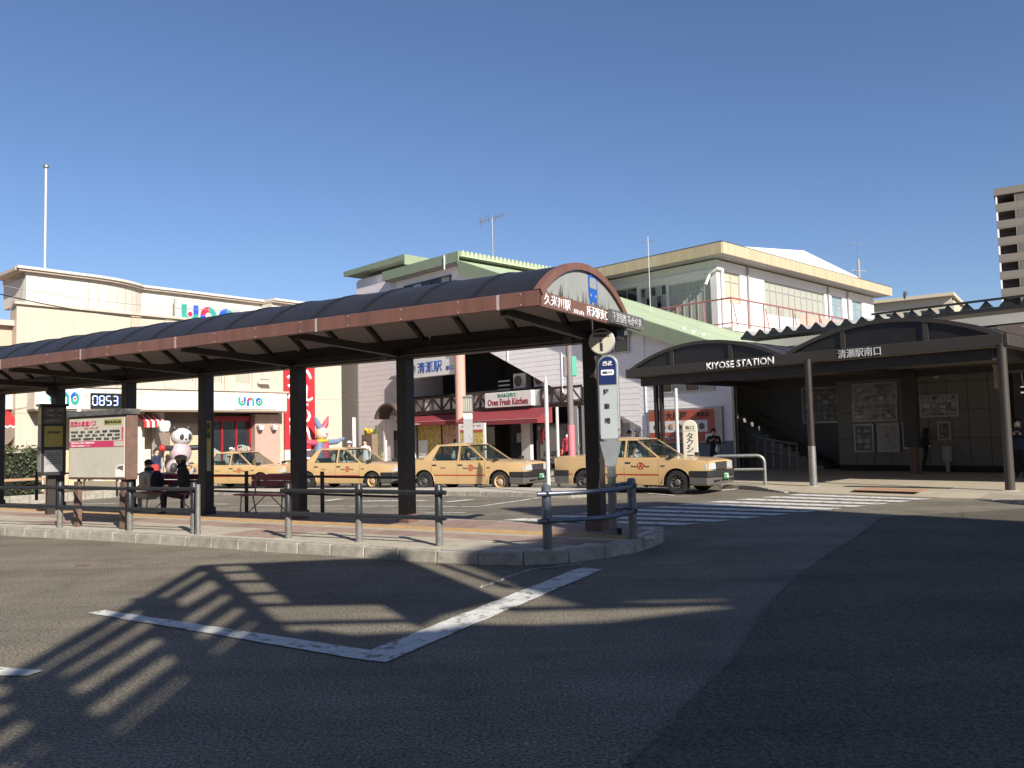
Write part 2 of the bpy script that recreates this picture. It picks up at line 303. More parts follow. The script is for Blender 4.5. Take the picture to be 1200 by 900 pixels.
mat('timber_dark', (.04, .022, .018), .7); mat('plaster', (.6, .57, .55), .8, var=.06); mat('pillar_pink', (.55, .33, .27), .7, var=.05); mat('void', (.02, .02, .022), .9); mat('ac_white', (.5, .5, .48), .5)
mat('brick_dark', (.1, .07, .06), .8, var=.3, scale=14); mat('poster_warm', (.5, .3, .2), .6, var=.5, scale=4); mat('food', (.5, .38, .12), .6, var=.7, scale=9); mat('green_txt', (.02, .22, .1), .5)
mat('canopy_metal', (.045, .037, .031), .5, var=.12, scale=2, dirt=.1); mat('canopy_sheet', (.018, .015, .014), .4, var=.2, scale=2); mat('ceiling', (.3, .25, .2), .7, var=.06); mat('wall_grey', (.165, .16, .148), .8, var=.07, scale=2, dirt=.1)
mat('poster_dark', (.1, .1, .095), .35, var=.6, scale=7); mat('poster_frame', (.3, .3, .3), .4, metal=.5); mat('poster_orange', (.45, .09, .05), .5, var=.12, scale=4); mat('poster_pic', (.2, .2, .22), .5, var=.9, scale=6)
mat('steel_roof', (.3, .3, .28), .5, var=.1, scale=2); mat('steel_black', (.025, .025, .027), .5); mat('beam_cream', (.52, .5, .43), .6, var=.06, scale=2)
mat('tower_light', (.19, .165, .14), .75, var=.05); mat('tower_dark', (.13, .112, .1), .75, var=.06); mat('apt_cream', (.5, .44, .34), .75, var=.05)
mat('leaf', (.05, .07, .025), .8, var=.35, scale=9); mat('twig', (.09, .06, .04), .9); mat('skin', (.55, .34, .25), .6, var=.05); mat('hair', (.012, .01, .009), .6)
mat('cloth_black', (.015, .015, .017), .85); mat('cloth_navy', (.02, .03, .07), .85); mat('cloth_grey', (.42, .4, .36), .9, var=.1, scale=10); mat('cloth_white', (.7, .7, .7), .85); mat('cloth_red', (.5, .03, .05), .85); mat('cloth_brown', (.2, .14, .1), .85); mat('beret', (.24, .2, .17), .95)
mat('panda_white', (.5, .47, .47), .4); mat('panda_pink', (.42, .33, .35), .4); mat('yellow', (.5, .36, .03), .5); mat('clown_blue', (.14, .2, .32), .45); mat('clown_pink', (.45, .07, .12), .45)
mat('green_box', (.1, .4, .28), .5); mat('pink_pole', (.6, .18, .22), .6); mat('pole_grey', (.2, .17, .17), .6, var=.12); mat('timetable_yellow', (.34, .3, .07), .5, var=.1); mat('paper_grey', (.3, .3, .3), .6, var=.15, scale=20); mat('poster_pink', (.55, .04, .12), .5)
mat('mesh_wire', (.25, .25, .26), .5, metal=.5); mat('bldg_grey', (.3, .3, .3), .8, var=.08); mat('roof_white', (.75, .76, .78), .5, var=.03)
m_ = MATS['white_line']; rr = [n for n in m_.node_tree.nodes if n.type == 'VALTORGB'][1]; rr.color_ramp.elements[0].position = .53; rr.color_ramp.elements[1].position = .6
[n for n in m_.node_tree.nodes if n.type == 'TEX_NOISE'][1].inputs['Scale'].default_value = 5.5
# ------------------------------------------------------------------ ground sheets
def sheet(name, mb, m, z=None): return mb.build(name, m, kind='structure')
g = MB(); rows = []
ys = [-600, -120, -40, -10] + [k * 1.0 for k in range(-4, 50)] + [60, 80, 130, 300, 1500]; xs = [-1500, -300, -90, -45] + [k * 1.0 for k in range(-32, 31)] + [45, 90, 300, 1500]
g.grid([[(x, y, gz(x, y)) for x in xs] for y in ys]); sheet('road', g, 'asphalt')
def flat_poly(mb, pts, dz, mi=0):          # ground sheet following the fall of the road
    mb.add([(p[0], p[1], gz(p[0], p[1]) + dz) for p in pts], [tuple(range(len(pts)))], mi)
def strip(mb, pts, wdt, dz):
    pts = [Vector((p[0], p[1])) for p in pts]; q = []
    for a, b in zip(pts, pts[1:]):
        n = max(1, int((b - a).length / .8))
        for i in range(n): q.append(a + (b - a) * i / n)
    q.append(pts[-1]); L = []; R = []
    for i, p in enumerate(q):
        d = (q[min(i + 1, len(q) - 1)] - q[max(i - 1, 0)]).normalized(); nn = Vector((-d.y, d.x)) * wdt / 2
        L.append(p + nn); R.append(p - nn)
    mb.grid([[(a.x, a.y, gz(a.x, a.y) + dz), (b.x, b.y, gz(b.x, b.y) + dz)] for a, b in zip(L, R)])
edge = [(735, 905), (742, 893), (772, 862), (800, 832), (830, 800), (868, 760), (895, 715), (935, 675), (975, 648), (1015, 622), (1035, 606)]
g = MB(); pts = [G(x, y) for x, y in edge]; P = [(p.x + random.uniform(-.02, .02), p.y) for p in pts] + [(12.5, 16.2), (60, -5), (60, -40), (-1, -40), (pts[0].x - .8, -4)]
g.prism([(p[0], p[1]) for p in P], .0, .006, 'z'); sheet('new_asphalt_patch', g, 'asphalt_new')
g = MB(); cr = []                                # the open joint along the patch
for a, b in zip(pts, pts[1:]):
    for i in range(9): cr.append(a.lerp(b, i / 9) + Vector((random.uniform(-.025, .025), random.uniform(-.02, .02), 0)))
for a, b in zip(cr, cr[1:]):
    wd = random.uniform(.004, .016); g.add([(a.x - wd, a.y, .009), (a.x + wd, a.y, .009), (b.x + wd, b.y, .009), (b.x - wd, b.y, .009)], [(0, 1, 2, 3)])
sheet('road_crack', g, 'ink')
random.seed(31)
def crack(px, wmax=.01, m='ink', dz=.0075):
    q = [G(x, y) for x, y in px]; c = []
    for a, b in zip(q, q[1:]):
        n = max(3, int((b - a).length / .12))
        for i in range(n): c.append(a.lerp(b, i / n) + Vector((random.uniform(-.03, .03), random.uniform(-.03, .03), 0)))
    g = MB()
    for a, b in zip(c, c[1:]):
        wd = random.uniform(.2, 1) * wmax; d = (b - a).normalized(); n_ = Vector((-d.y, d.x, 0)) * wd; g.add([a + n_ + Vector((0, 0, dz)), a - n_ + Vector((0, 0, dz)), b - n_ + Vector((0, 0, dz)), b + n_ + Vector((0, 0, dz))], [(0, 1, 2, 3)])
    g.build('road_crack', m, kind='structure')
crack([(620, 688), (800, 700), (950, 715)], .006); crack([(0, 706), (160, 712), (330, 700), (430, 690)], .004, 'bldg_grey'); crack([(790, 640), (860, 643), (960, 648)], .008); crack([(560, 690), (620, 668), (690, 660)], .02, 'white_line'); crack([(1128, 604), (1131, 612), (1127, 600)], .006)
k = MB(); leaf_n = 0
for i in range(110):      # grit and small litter in the gutter
    t_ = random.random(); x = t_ * 640; y0_ = 626 + t_ * 36; P = G(x + random.uniform(-20, 20), y0_ + abs(random.gauss(4, 12)) + 2); s_ = random.uniform(.004, .014); k.cbox((P.x, P.y, .004 + s_ / 2), (s_ * 1.6, s_, s_ * .6), rz=random.uniform(0, 3))
k.build('gutter_grit', 'rust_brown', kind='stuff')
for x, y in ((97, 663), (147, 660)): P = G(x, y); k = MB(); k.cbox((0, 0, .012), (.16, .035, .015), rz=.2); o = k.build('litter', 'rust_brown', loc=(P.x, P.y, .004)); o['label'] = ('left' if x < 120 else 'right') + ' one of two brown twig-like scraps lying on the sunlit road'; o['category'] = 'litter'
def mark(name, polys):
    g = MB()
    for p in polys: flat_poly(g, [G(x, y, gz(*G(x, y).xy)) for x, y in p], .009)
    return g.build(name, 'white_line', kind='structure')
def rag(poly, n=14, a=.9):    # worn edge
    out = []
    for i in range(len(poly)):
        p, q = poly[i], poly[(i + 1) % len(poly)]
        for k in range(n): out.append((p[0] + (q[0] - p[0]) * k / n + random.uniform(-a, a) * .5, p[1] + (q[1] - p[1]) * k / n + random.uniform(-a, a) * .5))
    return out
mark('lane_marking', [rag([(103, 719), (123, 716), (433, 763), (452, 777), (420, 773.5)], 24, .8)])
mark('lane_marking', [rag([(433.5, 763.5), (674, 668), (684, 666), (706, 668), (452, 777)], 24, .9)])
mark('lane_marking', [[(-40, 782), (0, 783), (51, 787), (33, 793), (0, 793), (-40, 791)]])
cw = [(4.5, 592.5, 609), (3, 0, 0)]
# zebra crossing: bars run along the station direction
SX = FS.X; CA, CB = G(592, 608), None
lefts = [(592, 607.5), (608, 602), (640, 600), (668, 598), (699, 599.5), (733, 597.5), (767, 595), (797, 590), (823, 588.5), (852, 586.2), (881, 584.2), (907, 581.8), (934, 579.8)]
L0, L1 = G(588, 610), G(937, 579.2); R0, R1 = G(800, 616), G(1093, 584.8); nb = 10
for i in range(nb):
    g = MB(); t0 = i / (nb - .45); t1 = t0 + .55 / (nb - .45)
    q = [L0.lerp(L1, t0), R0.lerp(R1, t0), R0.lerp(R1, t1), L0.lerp(L1, t1)]; n = 8
    g.grid([[(lambda p: (p.x, p.y, gz(p.x, p.y) + .009))(q[0].lerp(q[1], k / n)), (lambda p: (p.x, p.y, gz(p.x, p.y) + .009))(q[3].lerp(q[2], k / n))] for k in range(n + 1)])
    g.build('crossing_bar', 'white_line', kind='structure')
def roadpts(px): return [G(x, y, gz(*G(x, y).xy)) for x, y in px]
for px, wd in (([(470, 593.2), (560, 593.8), (632, 583.6)], .15), ([(300, 591.8), (380, 592.4), (470, 593.2)], .15), ([(806, 578.8), (868, 572.8)], .2), ([(523, 588.3), (553, 585.5)], .3), ([(380, 587), (400, 584.5)], .3), ([(422, 587), (500, 586.6)], .3),
               ([(240, 590), (268, 590.3)], .14), ([(95, 582.5), (140, 581.5)], .14), ([(80, 590), (136, 589.5)], .12), ([(497, 601.5), (545, 601.2)], .12), ([(750, 577.5), (790, 581)], .12)):
    g = MB(); strip(g, roadpts(px), wd, .01); g.build('lane_marking', 'white_line', kind='structure')
# ------------------------------------------------------------------ kerbs made of stones
def resample(pts, step):
    pts = [Vector((p[0], p[1])) for p in pts]; out = [pts[0]]; acc = 0; i = 0; cur = pts[0]
    while i < len(pts) - 1:
        d = (pts[i + 1] - cur).length
        if acc + d >= step: cur = cur + (pts[i + 1] - cur) * ((step - acc) / d); out.append(cur); acc = 0
        else: acc += d; i += 1; cur = pts[i]
    return out
def smooth_poly(p, it=2, closed=False):
    p = [Vector((a[0], a[1])) for a in p]
    for _ in range(it):
        q = []
        for a, b in zip(p, p[1:]): q += [a * .75 + b * .25, a * .25 + b * .75]
        p = [p[0]] + q + [p[-1]]
    return p
def kerb(pts, parent, step=.6, h=.15, wd=.16, drop=None, mat_='kerb_stone'):
    r = resample(pts, step); inner = []
    for i, p in enumerate(r):
        d = (r[min(i + 1, len(r) - 1)] - r[max(i - 1, 0)]).normalized(); inner.append(p + Vector((-d.y, d.x)) * wd)
    for i in range(len(r) - 1):
        a, b, c, d = r[i], r[i + 1], inner[i + 1], inner[i]; gp = .006
        a2, b2 = a.lerp(b, gp / step), b.lerp(a, gp / step); d2, c2 = d.lerp(c, gp / step), c.lerp(d, gp / step)
        e = (d2 - a2).normalized() * .018; k = MB(); j = random.uniform(-.004, .004); hh = h * (drop(a) if drop else 1) + j; h2 = h * (drop(b) if drop else 1) + j
        za, zb = gz(a.x, a.y), gz(b.x, b.y)
        k.hexa([(a2.x, a2.y, za - .05), (b2.x, b2.y, zb - .05), (c2.x, c2.y, zb - .05), (d2.x, d2.y, za - .05), (a2.x + e.x, a2.y + e.y, za + hh), (b2.x + e.x, b2.y + e.y, zb + h2), (c2.x, c2.y, zb + h2), (d2.x, d2.y, za + hh)])
        k.build('kerb_stone', mat_, parent, bevel=.012, segs=1)
    return inner
# island: near edge from far left to the nose, round it and back along the far side
nose = [G(x, y, .15).xy for x, y in [(0, 618), (80, 621.5), (160, 625.5), (240, 630), (320, 635), (400, 639), (480, 644), (540, 647), (612, 649), (668, 646), (710, 640), (740, 636), (762, 630), (777, 624), (781, 619), (776, 615.5)]]
ext = [FC.W(-16, -3.1).xy, FC.W(-22, -3.1).xy, FC.W(-34, -3.1).xy]
near = [Vector(p) for p in reversed(ext)] + [Vector(p) for p in nose]
far = [FC.W(.4, .75).xy, FC.W(-2, .8).xy, FC.W(-12, .8).xy, FC.W(-34, .8).xy]
outline = smooth_poly(near + [Vector(p) for p in far], 1)
isl = structure('island_kerb'); inner = kerb(outline, isl, .6)
g = MB(); g.add([(p.x, p.y, .148) for p in inner], [tuple(range(len(inner)))]); g.build('island_pavement', 'concrete', kind='structure')
pav = structure('tiled_pavement', (FC.o.x, FC.o.y, 0), FC.a)
inner_l = [FC.rel(p) for p in inner]
def inside(x, y):
    c = False; n = len(inner_l)
    for i in range(n):
        a, b = inner_l[i], inner_l[(i + 1) % n]
        if (a[1] > y) != (b[1] > y) and x < (b[0] - a[0]) * (y - a[1]) / (b[1] - a[1]) + a[0]: c = not c
    return c
def band(b0, b1, m, sz, a0=-24, a1=1.2, pattern=None):
    k = MB(); nb_ = max(1, round((b1 - b0) / sz)); s = (b1 - b0) / nb_; x = a0
    while x < a1:
        for j in range(nb_):
            y = b0 + j * s
            if all(inside(xx, yy) for xx, yy in ((x, y), (x + sz, y), (x, y + s), (x + sz, y + s))):
                z = .155 + random.uniform(-.0015, .0015); q = .004
                k.add([(x + q, y + q, z), (x + sz - q, y + q, z), (x + sz - q, y + s - q, z), (x + q, y + s - q, z), (x + q, y + q, .14), (x + sz - q, y + q, .14), (x + sz - q, y + s - q, .14), (x + q, y + s - q, .14)],
                      [(0, 1, 2, 3), (0, 4, 5, 1), (1, 5, 6, 2), (2, 6, 7, 3), (3, 7, 4, 0)], (pattern(x, y) if pattern else 0))
                if m == 'tactile_yellow':
                    for i in range(4): k.box(x + .02 + i * sz / 4, x + .055 + i * sz / 4, y + .03, y + s - .03, z, z + .005)
        x += sz
    k.build('paving_tiles', [m, 'tile_pink', 'tile_brown'], pav, kind='stuff')
band(-2.5, -1.6, 'tile_cream', .3, pattern=lambda x, y: 1 if (int(x * .9 + 50) % 5 == 0) else 0); band(-1.6, -1.05, 'tile_pink', .275, pattern=lambda x, y: 2 if int(x * 1.2 + 60) % 4 == 0 else 0)
band(-1.05, -.85, 'tile_cream', .2); band(-.85, -.45, 'tactile_yellow', .2); band(-.45, .6, 'tile_brown', .25, pattern=lambda x, y: 1 if int(x + 60) % 3 else 2)
# median in the middle of the forecourt
med = [(470, 581), (500, 581), (560, 581.6), (620, 583), (660, 583.6), (690, 583), (704, 580.5), (700, 578)]
mp_ = [G(x, y, gz(*G(x, y).xy)).xy for x, y in [(x, y) for x, y in med]]
mp_ = [Vector(p) for p in mp_]; d0 = (mp_[1] - mp_[0]).normalized(); mp_ = [mp_[1] + Vector((-cos(rad(31)), sin(rad(31)))) * 13] + mp_[1:]
back = [mp_[-1] + Vector((-.25, .55)), mp_[-1] + Vector((-3.8, 3.0)), mp_[0] + Vector((.5, 1.1))]
mk = structure('median_kerb'); inn = kerb(smooth_poly(mp_ + back, 1), mk, .6, .13, .15)
g = MB(); flat_poly(g, inn, .126); g.build('median_pavement', 'concrete', kind='structure')
g = MB(); g.prism([tuple(G(x, y).xy) for x, y in [(655, 576), (690, 572.5), (748, 571.8), (700, 577)]], .004, .0065, 'z'); g.build('red_road_paint', mat('road_red', (.4, .14, .12), .85, var=.15, scale=6, dirt=.4), kind='structure')
# far side: station plaza with dropped kerb at the crossing
plz_pts = [(610, 566), (700, 569), (780, 570), (830, 571.5), (870, 573.6), (905, 576.6), (930, 578.5)]
front = [Vector(G(x, y).xy) for x, y in plz_pts]
front = [front[0] + Vector((-26, 12))] + [front[0] + Vector((-9, 7))] + front
right = [Vector(G(x, y).xy) for x, y in [(1140, 585.5), (1163, 588), (1200, 592.5)]]; right += [right[-1] + Vector((2.2, -3.6)), right[-1] + Vector((12, -16))]
mid = [Vector(G(x, y).xy) for x, y in [(930, 578.5), (1000, 580.5), (1100, 584), (1140, 585.5)]]
plk = structure('plaza_kerb'); kerb(smooth_poly(front, 1), plk, .6, .12, .16, drop=lambda p: max(.12, min(1, (front[-1] - p).length / 1.5)))
kerb(right, plk, .6, .12, .16, drop=lambda p: max(.1, min(1, (p - right[0]).length / 1.6)))
def offs(pts, d=.15):
    out = []
    for i, p in enumerate(pts):
        t = (pts[min(i + 1, len(pts) - 1)] - pts[max(i - 1, 0)]).normalized(); out.append(p + Vector((-t.y, t.x)) * d)
    return out
fe, re_ = offs(smooth_poly(front, 1)), offs(right)
allp = [(p, .115 * max(.2, min(1, (front[-1] - p).length / 1.5))) for p in fe] + [(p, .022) for p in mid[1:-1]] + [(p, .115 * max(.2, min(1, (p - right[0]).length / 1.6))) for p in re_]
n = len(allp); lo = [(p.x, p.y, gz(p.x, p.y) - .1) for p, h in allp]; hi = [(p.x, p.y, gz(p.x, p.y) + h) for p, h in allp]; inn = []
for i, (p, h) in enumerate(allp):
    t = (allp[min(i + 1, n - 1)][0] - allp[max(i - 1, 0)][0]).normalized(); q = p + Vector((-t.y, t.x)) * .45; inn.append((q.x, q.y, gz(q.x, q.y) + .115))
g = MB(); g.grid([lo, hi, inn]); bk = [(70, -20), (60, 60), (-10, 75), (-45, 60)]
g.add(inn + [(x, y, .115 + gz(x, y)) for x, y in bk], [tuple(range(n + 4))])
g.build('station_plaza', 'plaza', kind='structure')
tac = thing('tactile_paving', 'orange tactile paving at the kerb by the far end of the crossing', 'tactile paving', (0, 0, 0))
for r_ in range(3):
    for c_ in range(5):
        k = MB(); k.box(-.145, .145, -.145, .145, 0, .008)
        for i in range(3):
            for j in range(3): k.box(-.11 + i * .09, -.07 + i * .09, -.11 + j * .09, -.07 + j * .09, .008, .013)
        p = G(1040, 579.5, .1).xy + FS.X.xy * (-1.0 + c_ * .3) + FS.Y.xy * (r_ * .3 + .95); k.build('tactile_tile', 'plaza_pink', tac, loc=(p.x, p.y, .11), rz=FS.a)
# drain cover bars near the crossing
dr = thing('drain_cover', 'dark slotted drain cover strip in the pale pavement behind the crossing', 'drain', (*G(1050, 571.5, .11).xy, .118), FS.a + .12)
k = MB()
for i in range(30): k.box(-1.2 + i * .08, -1.17 + i * .08, -.12, .12, 0, .01)
k.box(-1.22, 1.24, -.14, -.12, 0, .011); k.box(-1.22, 1.24, .12, .14, 0, .011); k.build('grating', 'steel_black', dr)
# ------------------------------------------------------------------ bus stop canopy (frame FC)
CO = (FC.o.x, FC.o.y, 0)
can = thing('bus_stop_canopy', 'long barrel vaulted bus stop canopy with brown fascia and dark posts', 'bus shelter', CO, FC.a)
ZB, ZT, ZP = 3.17, 3.36, 3.88; BN, BF, A1, A0 = -2.72, -.03, .62, -19.0
pa = [FC.at(x, y, -.02)[0] for x, y in [(700, 621), (477.5, 612), (350.5, 606), (241.5, 602.5), (150.5, 598), (67, 595)]]; pa += [pa[-1] - 2.7]
pw = [.23, .26, .26, .28, .28, .3, .28]
for i, a in enumerate(pa):
    k = MB(); k.box(a - .11, a + .11, -.14, .1, .15, 3.02); k.build('post', 'post_dark', can, bevel=.012)
    k = MB(); k.box(a - .13, a + .13, -.16, .12, .15, .3); k.build('post_base', 'rust_brown' if i < 3 else 'post_dark', can)
k = MB(); k.box(A0, A1 - .1, -.16, .1, 3.0, 3.16); k.build('beam', 'post_dark', can)
k = MB(); k.box(A0, A1 - .06, BN + .06, BN + .11, 3.19, 3.3); k.build('gutter', 'post_dark', can)
# cross beams from posts out to the near eave, and a deeper one drawn along each bay
for a in pa:
    k = MB(); k.prism([(BN + .13, 3.12), (BN + .13, 3.22), (-.16, 3.16), (-.16, 3.02), (-.3, 3.03)], a - .05, a + .05, 'x'); k.build('cross_beam', 'post_dark', can)
R_ARC = 14
W2 = (BF - BN) / 2; BC = (BF + BN) / 2; H = ZP - ZT; RR = (W2 * W2 + H * H) / (2 * H); th = math.asin(W2 / RR)
def arc(k, dr=0, n=R_ARC): t = -th + 2 * th * k / n; return BC + (RR + dr) * sin(t), ZT - (RR - H) + (RR + dr) * cos(t)
step = .93; a = A1 - .06; idx = 0
while a > A0:
    a2 = a - step; p = MB(); q = [arc(i) for i in range(R_ARC + 1)]; q2 = [arc(i, -.012) for i in range(R_ARC + 1)]
    poly = q + q2[::-1]; p.prism(poly, a2 + .012, a - .012, 'x'); p.build('roof_panel', 'roof_sheet', can, smooth=True)
    rb = MB(); q = [arc(i, -.015) for i in range(R_ARC + 1)]; q2 = [arc(i, -.085) for i in range(R_ARC + 1)]
    rb.prism(q + q2[::-1], a2 - .04, a2 + .04, 'x'); rb.build('rib', 'post_dark', can)
    sm = MB(); q = [arc(i, .016) for i in range(R_ARC + 1)]; q2 = [arc(i, .001) for i in range(R_ARC + 1)]; sm.prism(q + q2[::-1], a2 - .025, a2 + .025, 'x'); sm.build('seam_cover', 'black', can)
    a = a2; idx += 1
js = [A1] + [FC.at(x, y, BN)[0] for x, y in [(585, 350), (372, 382), (207, 400), (96, 410), (2, 421)]]; js += [js[-1] - 2.85, A0]
for a, b in zip(js, js[1:]):
    k = MB(); k.box(b + .02, a - (.02 if a < A1 else 0), BN - .03, BN + .05, ZB, ZT); k.build('fascia_board', 'fascia_brown', can, bevel=.006)
    k = MB(); k.box(b - .019, b + .019, BN - .024, BN + .045, ZB, ZT); k.build('fascia_joint', 'joint_grey', can)
    k = MB(); k.box(b + .02, a - .02, BF, BF + .07, ZB, ZT); k.build('rear_fascia_board', 'post_dark', can)
k = MB(); k.tube([(A0, -.2, 3.04), (A1 - .3, -.2, 3.04)], .014, 6); k.build('conduit', 'bumper_grey', can)
for a in pa[:5]:
    k = MB(); k.cbox((a - .3, -.2, 3.04), (.14, .07, .1)); k.build('junction_box', 'bumper_grey', can)
    for b_ in (-.4, -1.3, -2.3):
        k = MB(); k.lathe([(.018, a - .058), (.018, a - .05), (0, a - .05)], (0, b_, 3.12), 6, 0, 'x'); k.build('bolt', 'galvanised', can)
for a in [A1 - .25 - i * .93 for i in range(20)]:
    for z_ in (ZB + .03, ZT - .03): k = MB(); k.lathe([(.009, BN - .036), (.009, BN - .03), (0, BN - .03)], (a, 0, z_), 6, 0, 'y'); k.build('rivet', 'joint_grey', can)
# end gable
q = [arc(i, -.06) for i in range(R_ARC + 1)]; k = MB(); k.prism(q + [(BF - .06, ZT), (BN + .06, ZT)][:0], A1 - .06, A1 - .02, 'x'); g_ = k.build('gable_panel', 'arch_panel', can)
q = [arc(i, .02) for i in range(R_ARC + 1)]; q2 = [arc(i, -.075) for i in range(R_ARC + 1)]; k = MB(); k.prism(q + q2[::-1], A1 - .08, A1 + .02, 'x'); k.build('gable_trim', 'fascia_brown', can, smooth=True)
k = MB(); k.box(A1 - .06, A1, BN - .029, BF + .04, ZB, ZT - .001); k.build('gable_fascia', 'fascia_brown', can)
k = MB(); random.seed(11)
for i in range(90):                        # algae streaks rising from the fascia
    b = random.uniform(BN + .12, BF - .1); w_ = random.uniform(.006, .02); h_ = random.uniform(.02, .2) * (1 if abs(b - BC) < .9 else .35)
    k.add([(A1 - .0185, b - w_, ZT + .003), (A1 - .0185, b + w_, ZT + .003), (A1 - .0185, b, ZT + h_)], [(0, 1, 2)])
k.build('algae_streaks', 'grime', g_, kind='stuff')
# blue bus pictogram on the gable
def rrect(x0, x1, z0, z1, r, n=5):
    out = []
    for cx, cz, a0 in ((x1 - r, z1 - r, 0), (x0 + r, z1 - r, 90), (x0 + r, z0 + r, 180), (x1 - r, z0 + r, 270)):
        for i in range(n + 1): a = rad(a0 + 90 * i / n); out.append((cx + r * cos(a), cz + r * sin(a)))
    return out
bp_ = MB(); bx = BC + .22
bp_.prism(rrect(bx - .14, bx + .14, 3.42, 3.84, .08), A1 - .022, A1 - .012, 'x', 0); bp_.prism(rrect(bx - .105, bx + .105, 3.6, 3.75, .03), A1 - .012, A1 - .008, 'x', 1); bp_.prism(rrect(bx - .09, bx + .09, 3.775, 3.8, .01), A1 - .012, A1 - .008, 'x', 1)
for s in (-.08, .08): bp_.lathe([(.022, A1 - .013), (.022, A1 - .007)], (0, bx + s, 3.5), 10, 1, 'x'); bp_.box(A1 - .022, A1 - .012, bx + s - .03, bx + s + .03, 3.385, 3.43, 0)
bp_.build('bus_pictogram', ['blue', 'arch_panel'], can)
# destination lettering on the gable fascia (faces +X local: rotate -Y facing text by +90deg)
def gtext(s, b0, b1, h, z, m='pure_white', x=A1 + .004, par=can, bold=.015): return text(s, m, par, w=b1 - b0, h=h, loc=(x, (b0 + b1) / 2, z), rz=rad(90), bold=bold)
gtext('久米川駅', BN + .1, BN + .82, .15, 3.265); gtext('所沢駅東口', BN + 1.3, BN + 2.02, .15, 3.265); gtext('経由', BN + .9, BN + 1.2, .06, 3.215, bold=0)
sgn = thing('destination_sign', 'dark sign board with grey characters hung across the right end of the bus canopy gable', 'sign', CO, FC.a)
k = MB(); k.box(A1 + .01, A1 + .07, BF - .72, BF + .5, ZB + .0, ZT + .005); k.build('board', 'poster_dark', sgn); 
gtext('下里団地', BF - .68, BF - .2, .14, 3.265, 'sign_grey', A1 + .074, sgn); gtext('花小金井', BF - .15, BF + .4, .14, 3.265, 'sign_grey', A1 + .074, sgn)
# speaker, cable on canopy
k = MB(); k.lathe([(.06, -.1), (.13, .02), (.14, .1), (.02, .12)], (0, 0, 0), 14, 0, 'y'); o = k.build('clock_lamp', 'plastic_black', smooth=True)
o.location = FC.W(*FC.at(60, 459, -.7)[:1], -.7, FC.at(60, 459, -.7)[1]); tag(o, 'round black loudspeaker hung under the canopy above the black timetable pillar', 'loudspeaker'); o.name = 'loudspeaker'; o.rotation_euler.z = FC.a
# ------------------------------------------------------------------ bus stop pole with round head
bx_, by_ = FC.loc(719, 626.5, .15)
def pole_sign():
    r = thing('bus_stop_pole', 'slim silver bus stop pole with blue cap and round cream head by the canopy end', 'bus stop sign', (*FC.W(bx_, by_).xy, .15), FC.a + rad(12))
    k = MB(); k.prism(rrect(-.15, .15, 1.32, 2.6, .15, 8), -.05, .05, 'y'); k.build('panel', 'pole_silver', r, bevel=.012)
    k = MB(); k.prism([(-.15, 1.34), (.15, 1.34), (.065, .98), (-.065, .98)], -.049, .049, 'y'); k.build('taper', 'pole_silver', r)
    k = MB(); k.box(-.055, .055, -.045, .045, 0, 1.0); k.box(-.07, .07, -.055, .055, .82, .86); k.box(-.07, .07, -.055, .055, 0, .04); k.box(-.153, .153, -.054, .054, 1.5, 1.52); k.build('stem', 'galvanised', r)
    k = MB(); k.prism(rrect(-.125, .125, 2.0, 2.57, .125, 8)[:18] + [(-.125, 2.17), (.125, 2.17)], -.058, -.051, 'y'); k.build('cap_plate', 'navy', r)
    k = MB(); k.prism(rrect(-.095, .095, 2.3, 2.38, .02), -.0625, -.0585, 'y'); k.build('badge', 'pure_white', r)
    k = MB(); k.prism(rrect(-.125, .125, 1.38, 2.15, .01), -.055, -.0515, 'y'); k.build('face_plate', mat('pale_blue', (.4, .44, .45), .4, var=.06), r)
    text('西武', 'pure_white', r, h=.07, loc=(0, -.06, 2.47), bold=.02); text('降', 'ink', r, h=.085, loc=(-.02, -.058, 2.06), bold=.03); text('車', 'ink', r, h=.085, loc=(-.02, -.058, 1.85), bold=.03); text('場', 'ink', r, h=.085, loc=(-.02, -.058, 1.64), bold=.03); text('西武バス', 'navy', r, w=.14, loc=(0, -.0635, 2.34), bold=.02)
    h = MB(); h.lathe([(.0, -.03), (.183, -.03), (.195, -.024), (.195, .024), (.183, .03), (0, .03)], (-.08, 0, 2.8), 28, 0, 'y'); h.build('round_head', 'pole_silver', r, smooth=True)
    h = MB(); h.lathe([(0, -.0365), (.178, -.0365), (.178, -.0305), (0, -.0305)], (-.08, 0, 2.8), 28, 0, 'y'); h.build('head_face', 'sign_cream', r)
    h = MB(); n = 12; h.prism([(-.08 + .175 * cos(a), 2.8 + .175 * sin(a)) for a in [rad(48 + 84 * i / n) for i in range(n + 1)]], -.0405, -.037, 'y'); h.build('head_band', 'black', r)
    text('清瀬駅南口', 'ink', r, w=.24, h=.05, loc=(-.08, -.0375, 2.885), bold=.03); text('降車専用', 'ink', r, h=.17, loc=(-.08, -.0375, 2.74), bold=.03, vertical=True)
    h = MB(); h.box(-.05, .02, -.02, .02, 2.55, 2.66); h.build('neck', 'post_dark', r)
    h = MB(); h.cbox((.09, 0, .05), (.06, .06, .1)); h.build('foot_clamp', 'plastic_black', r)
pole_sign()
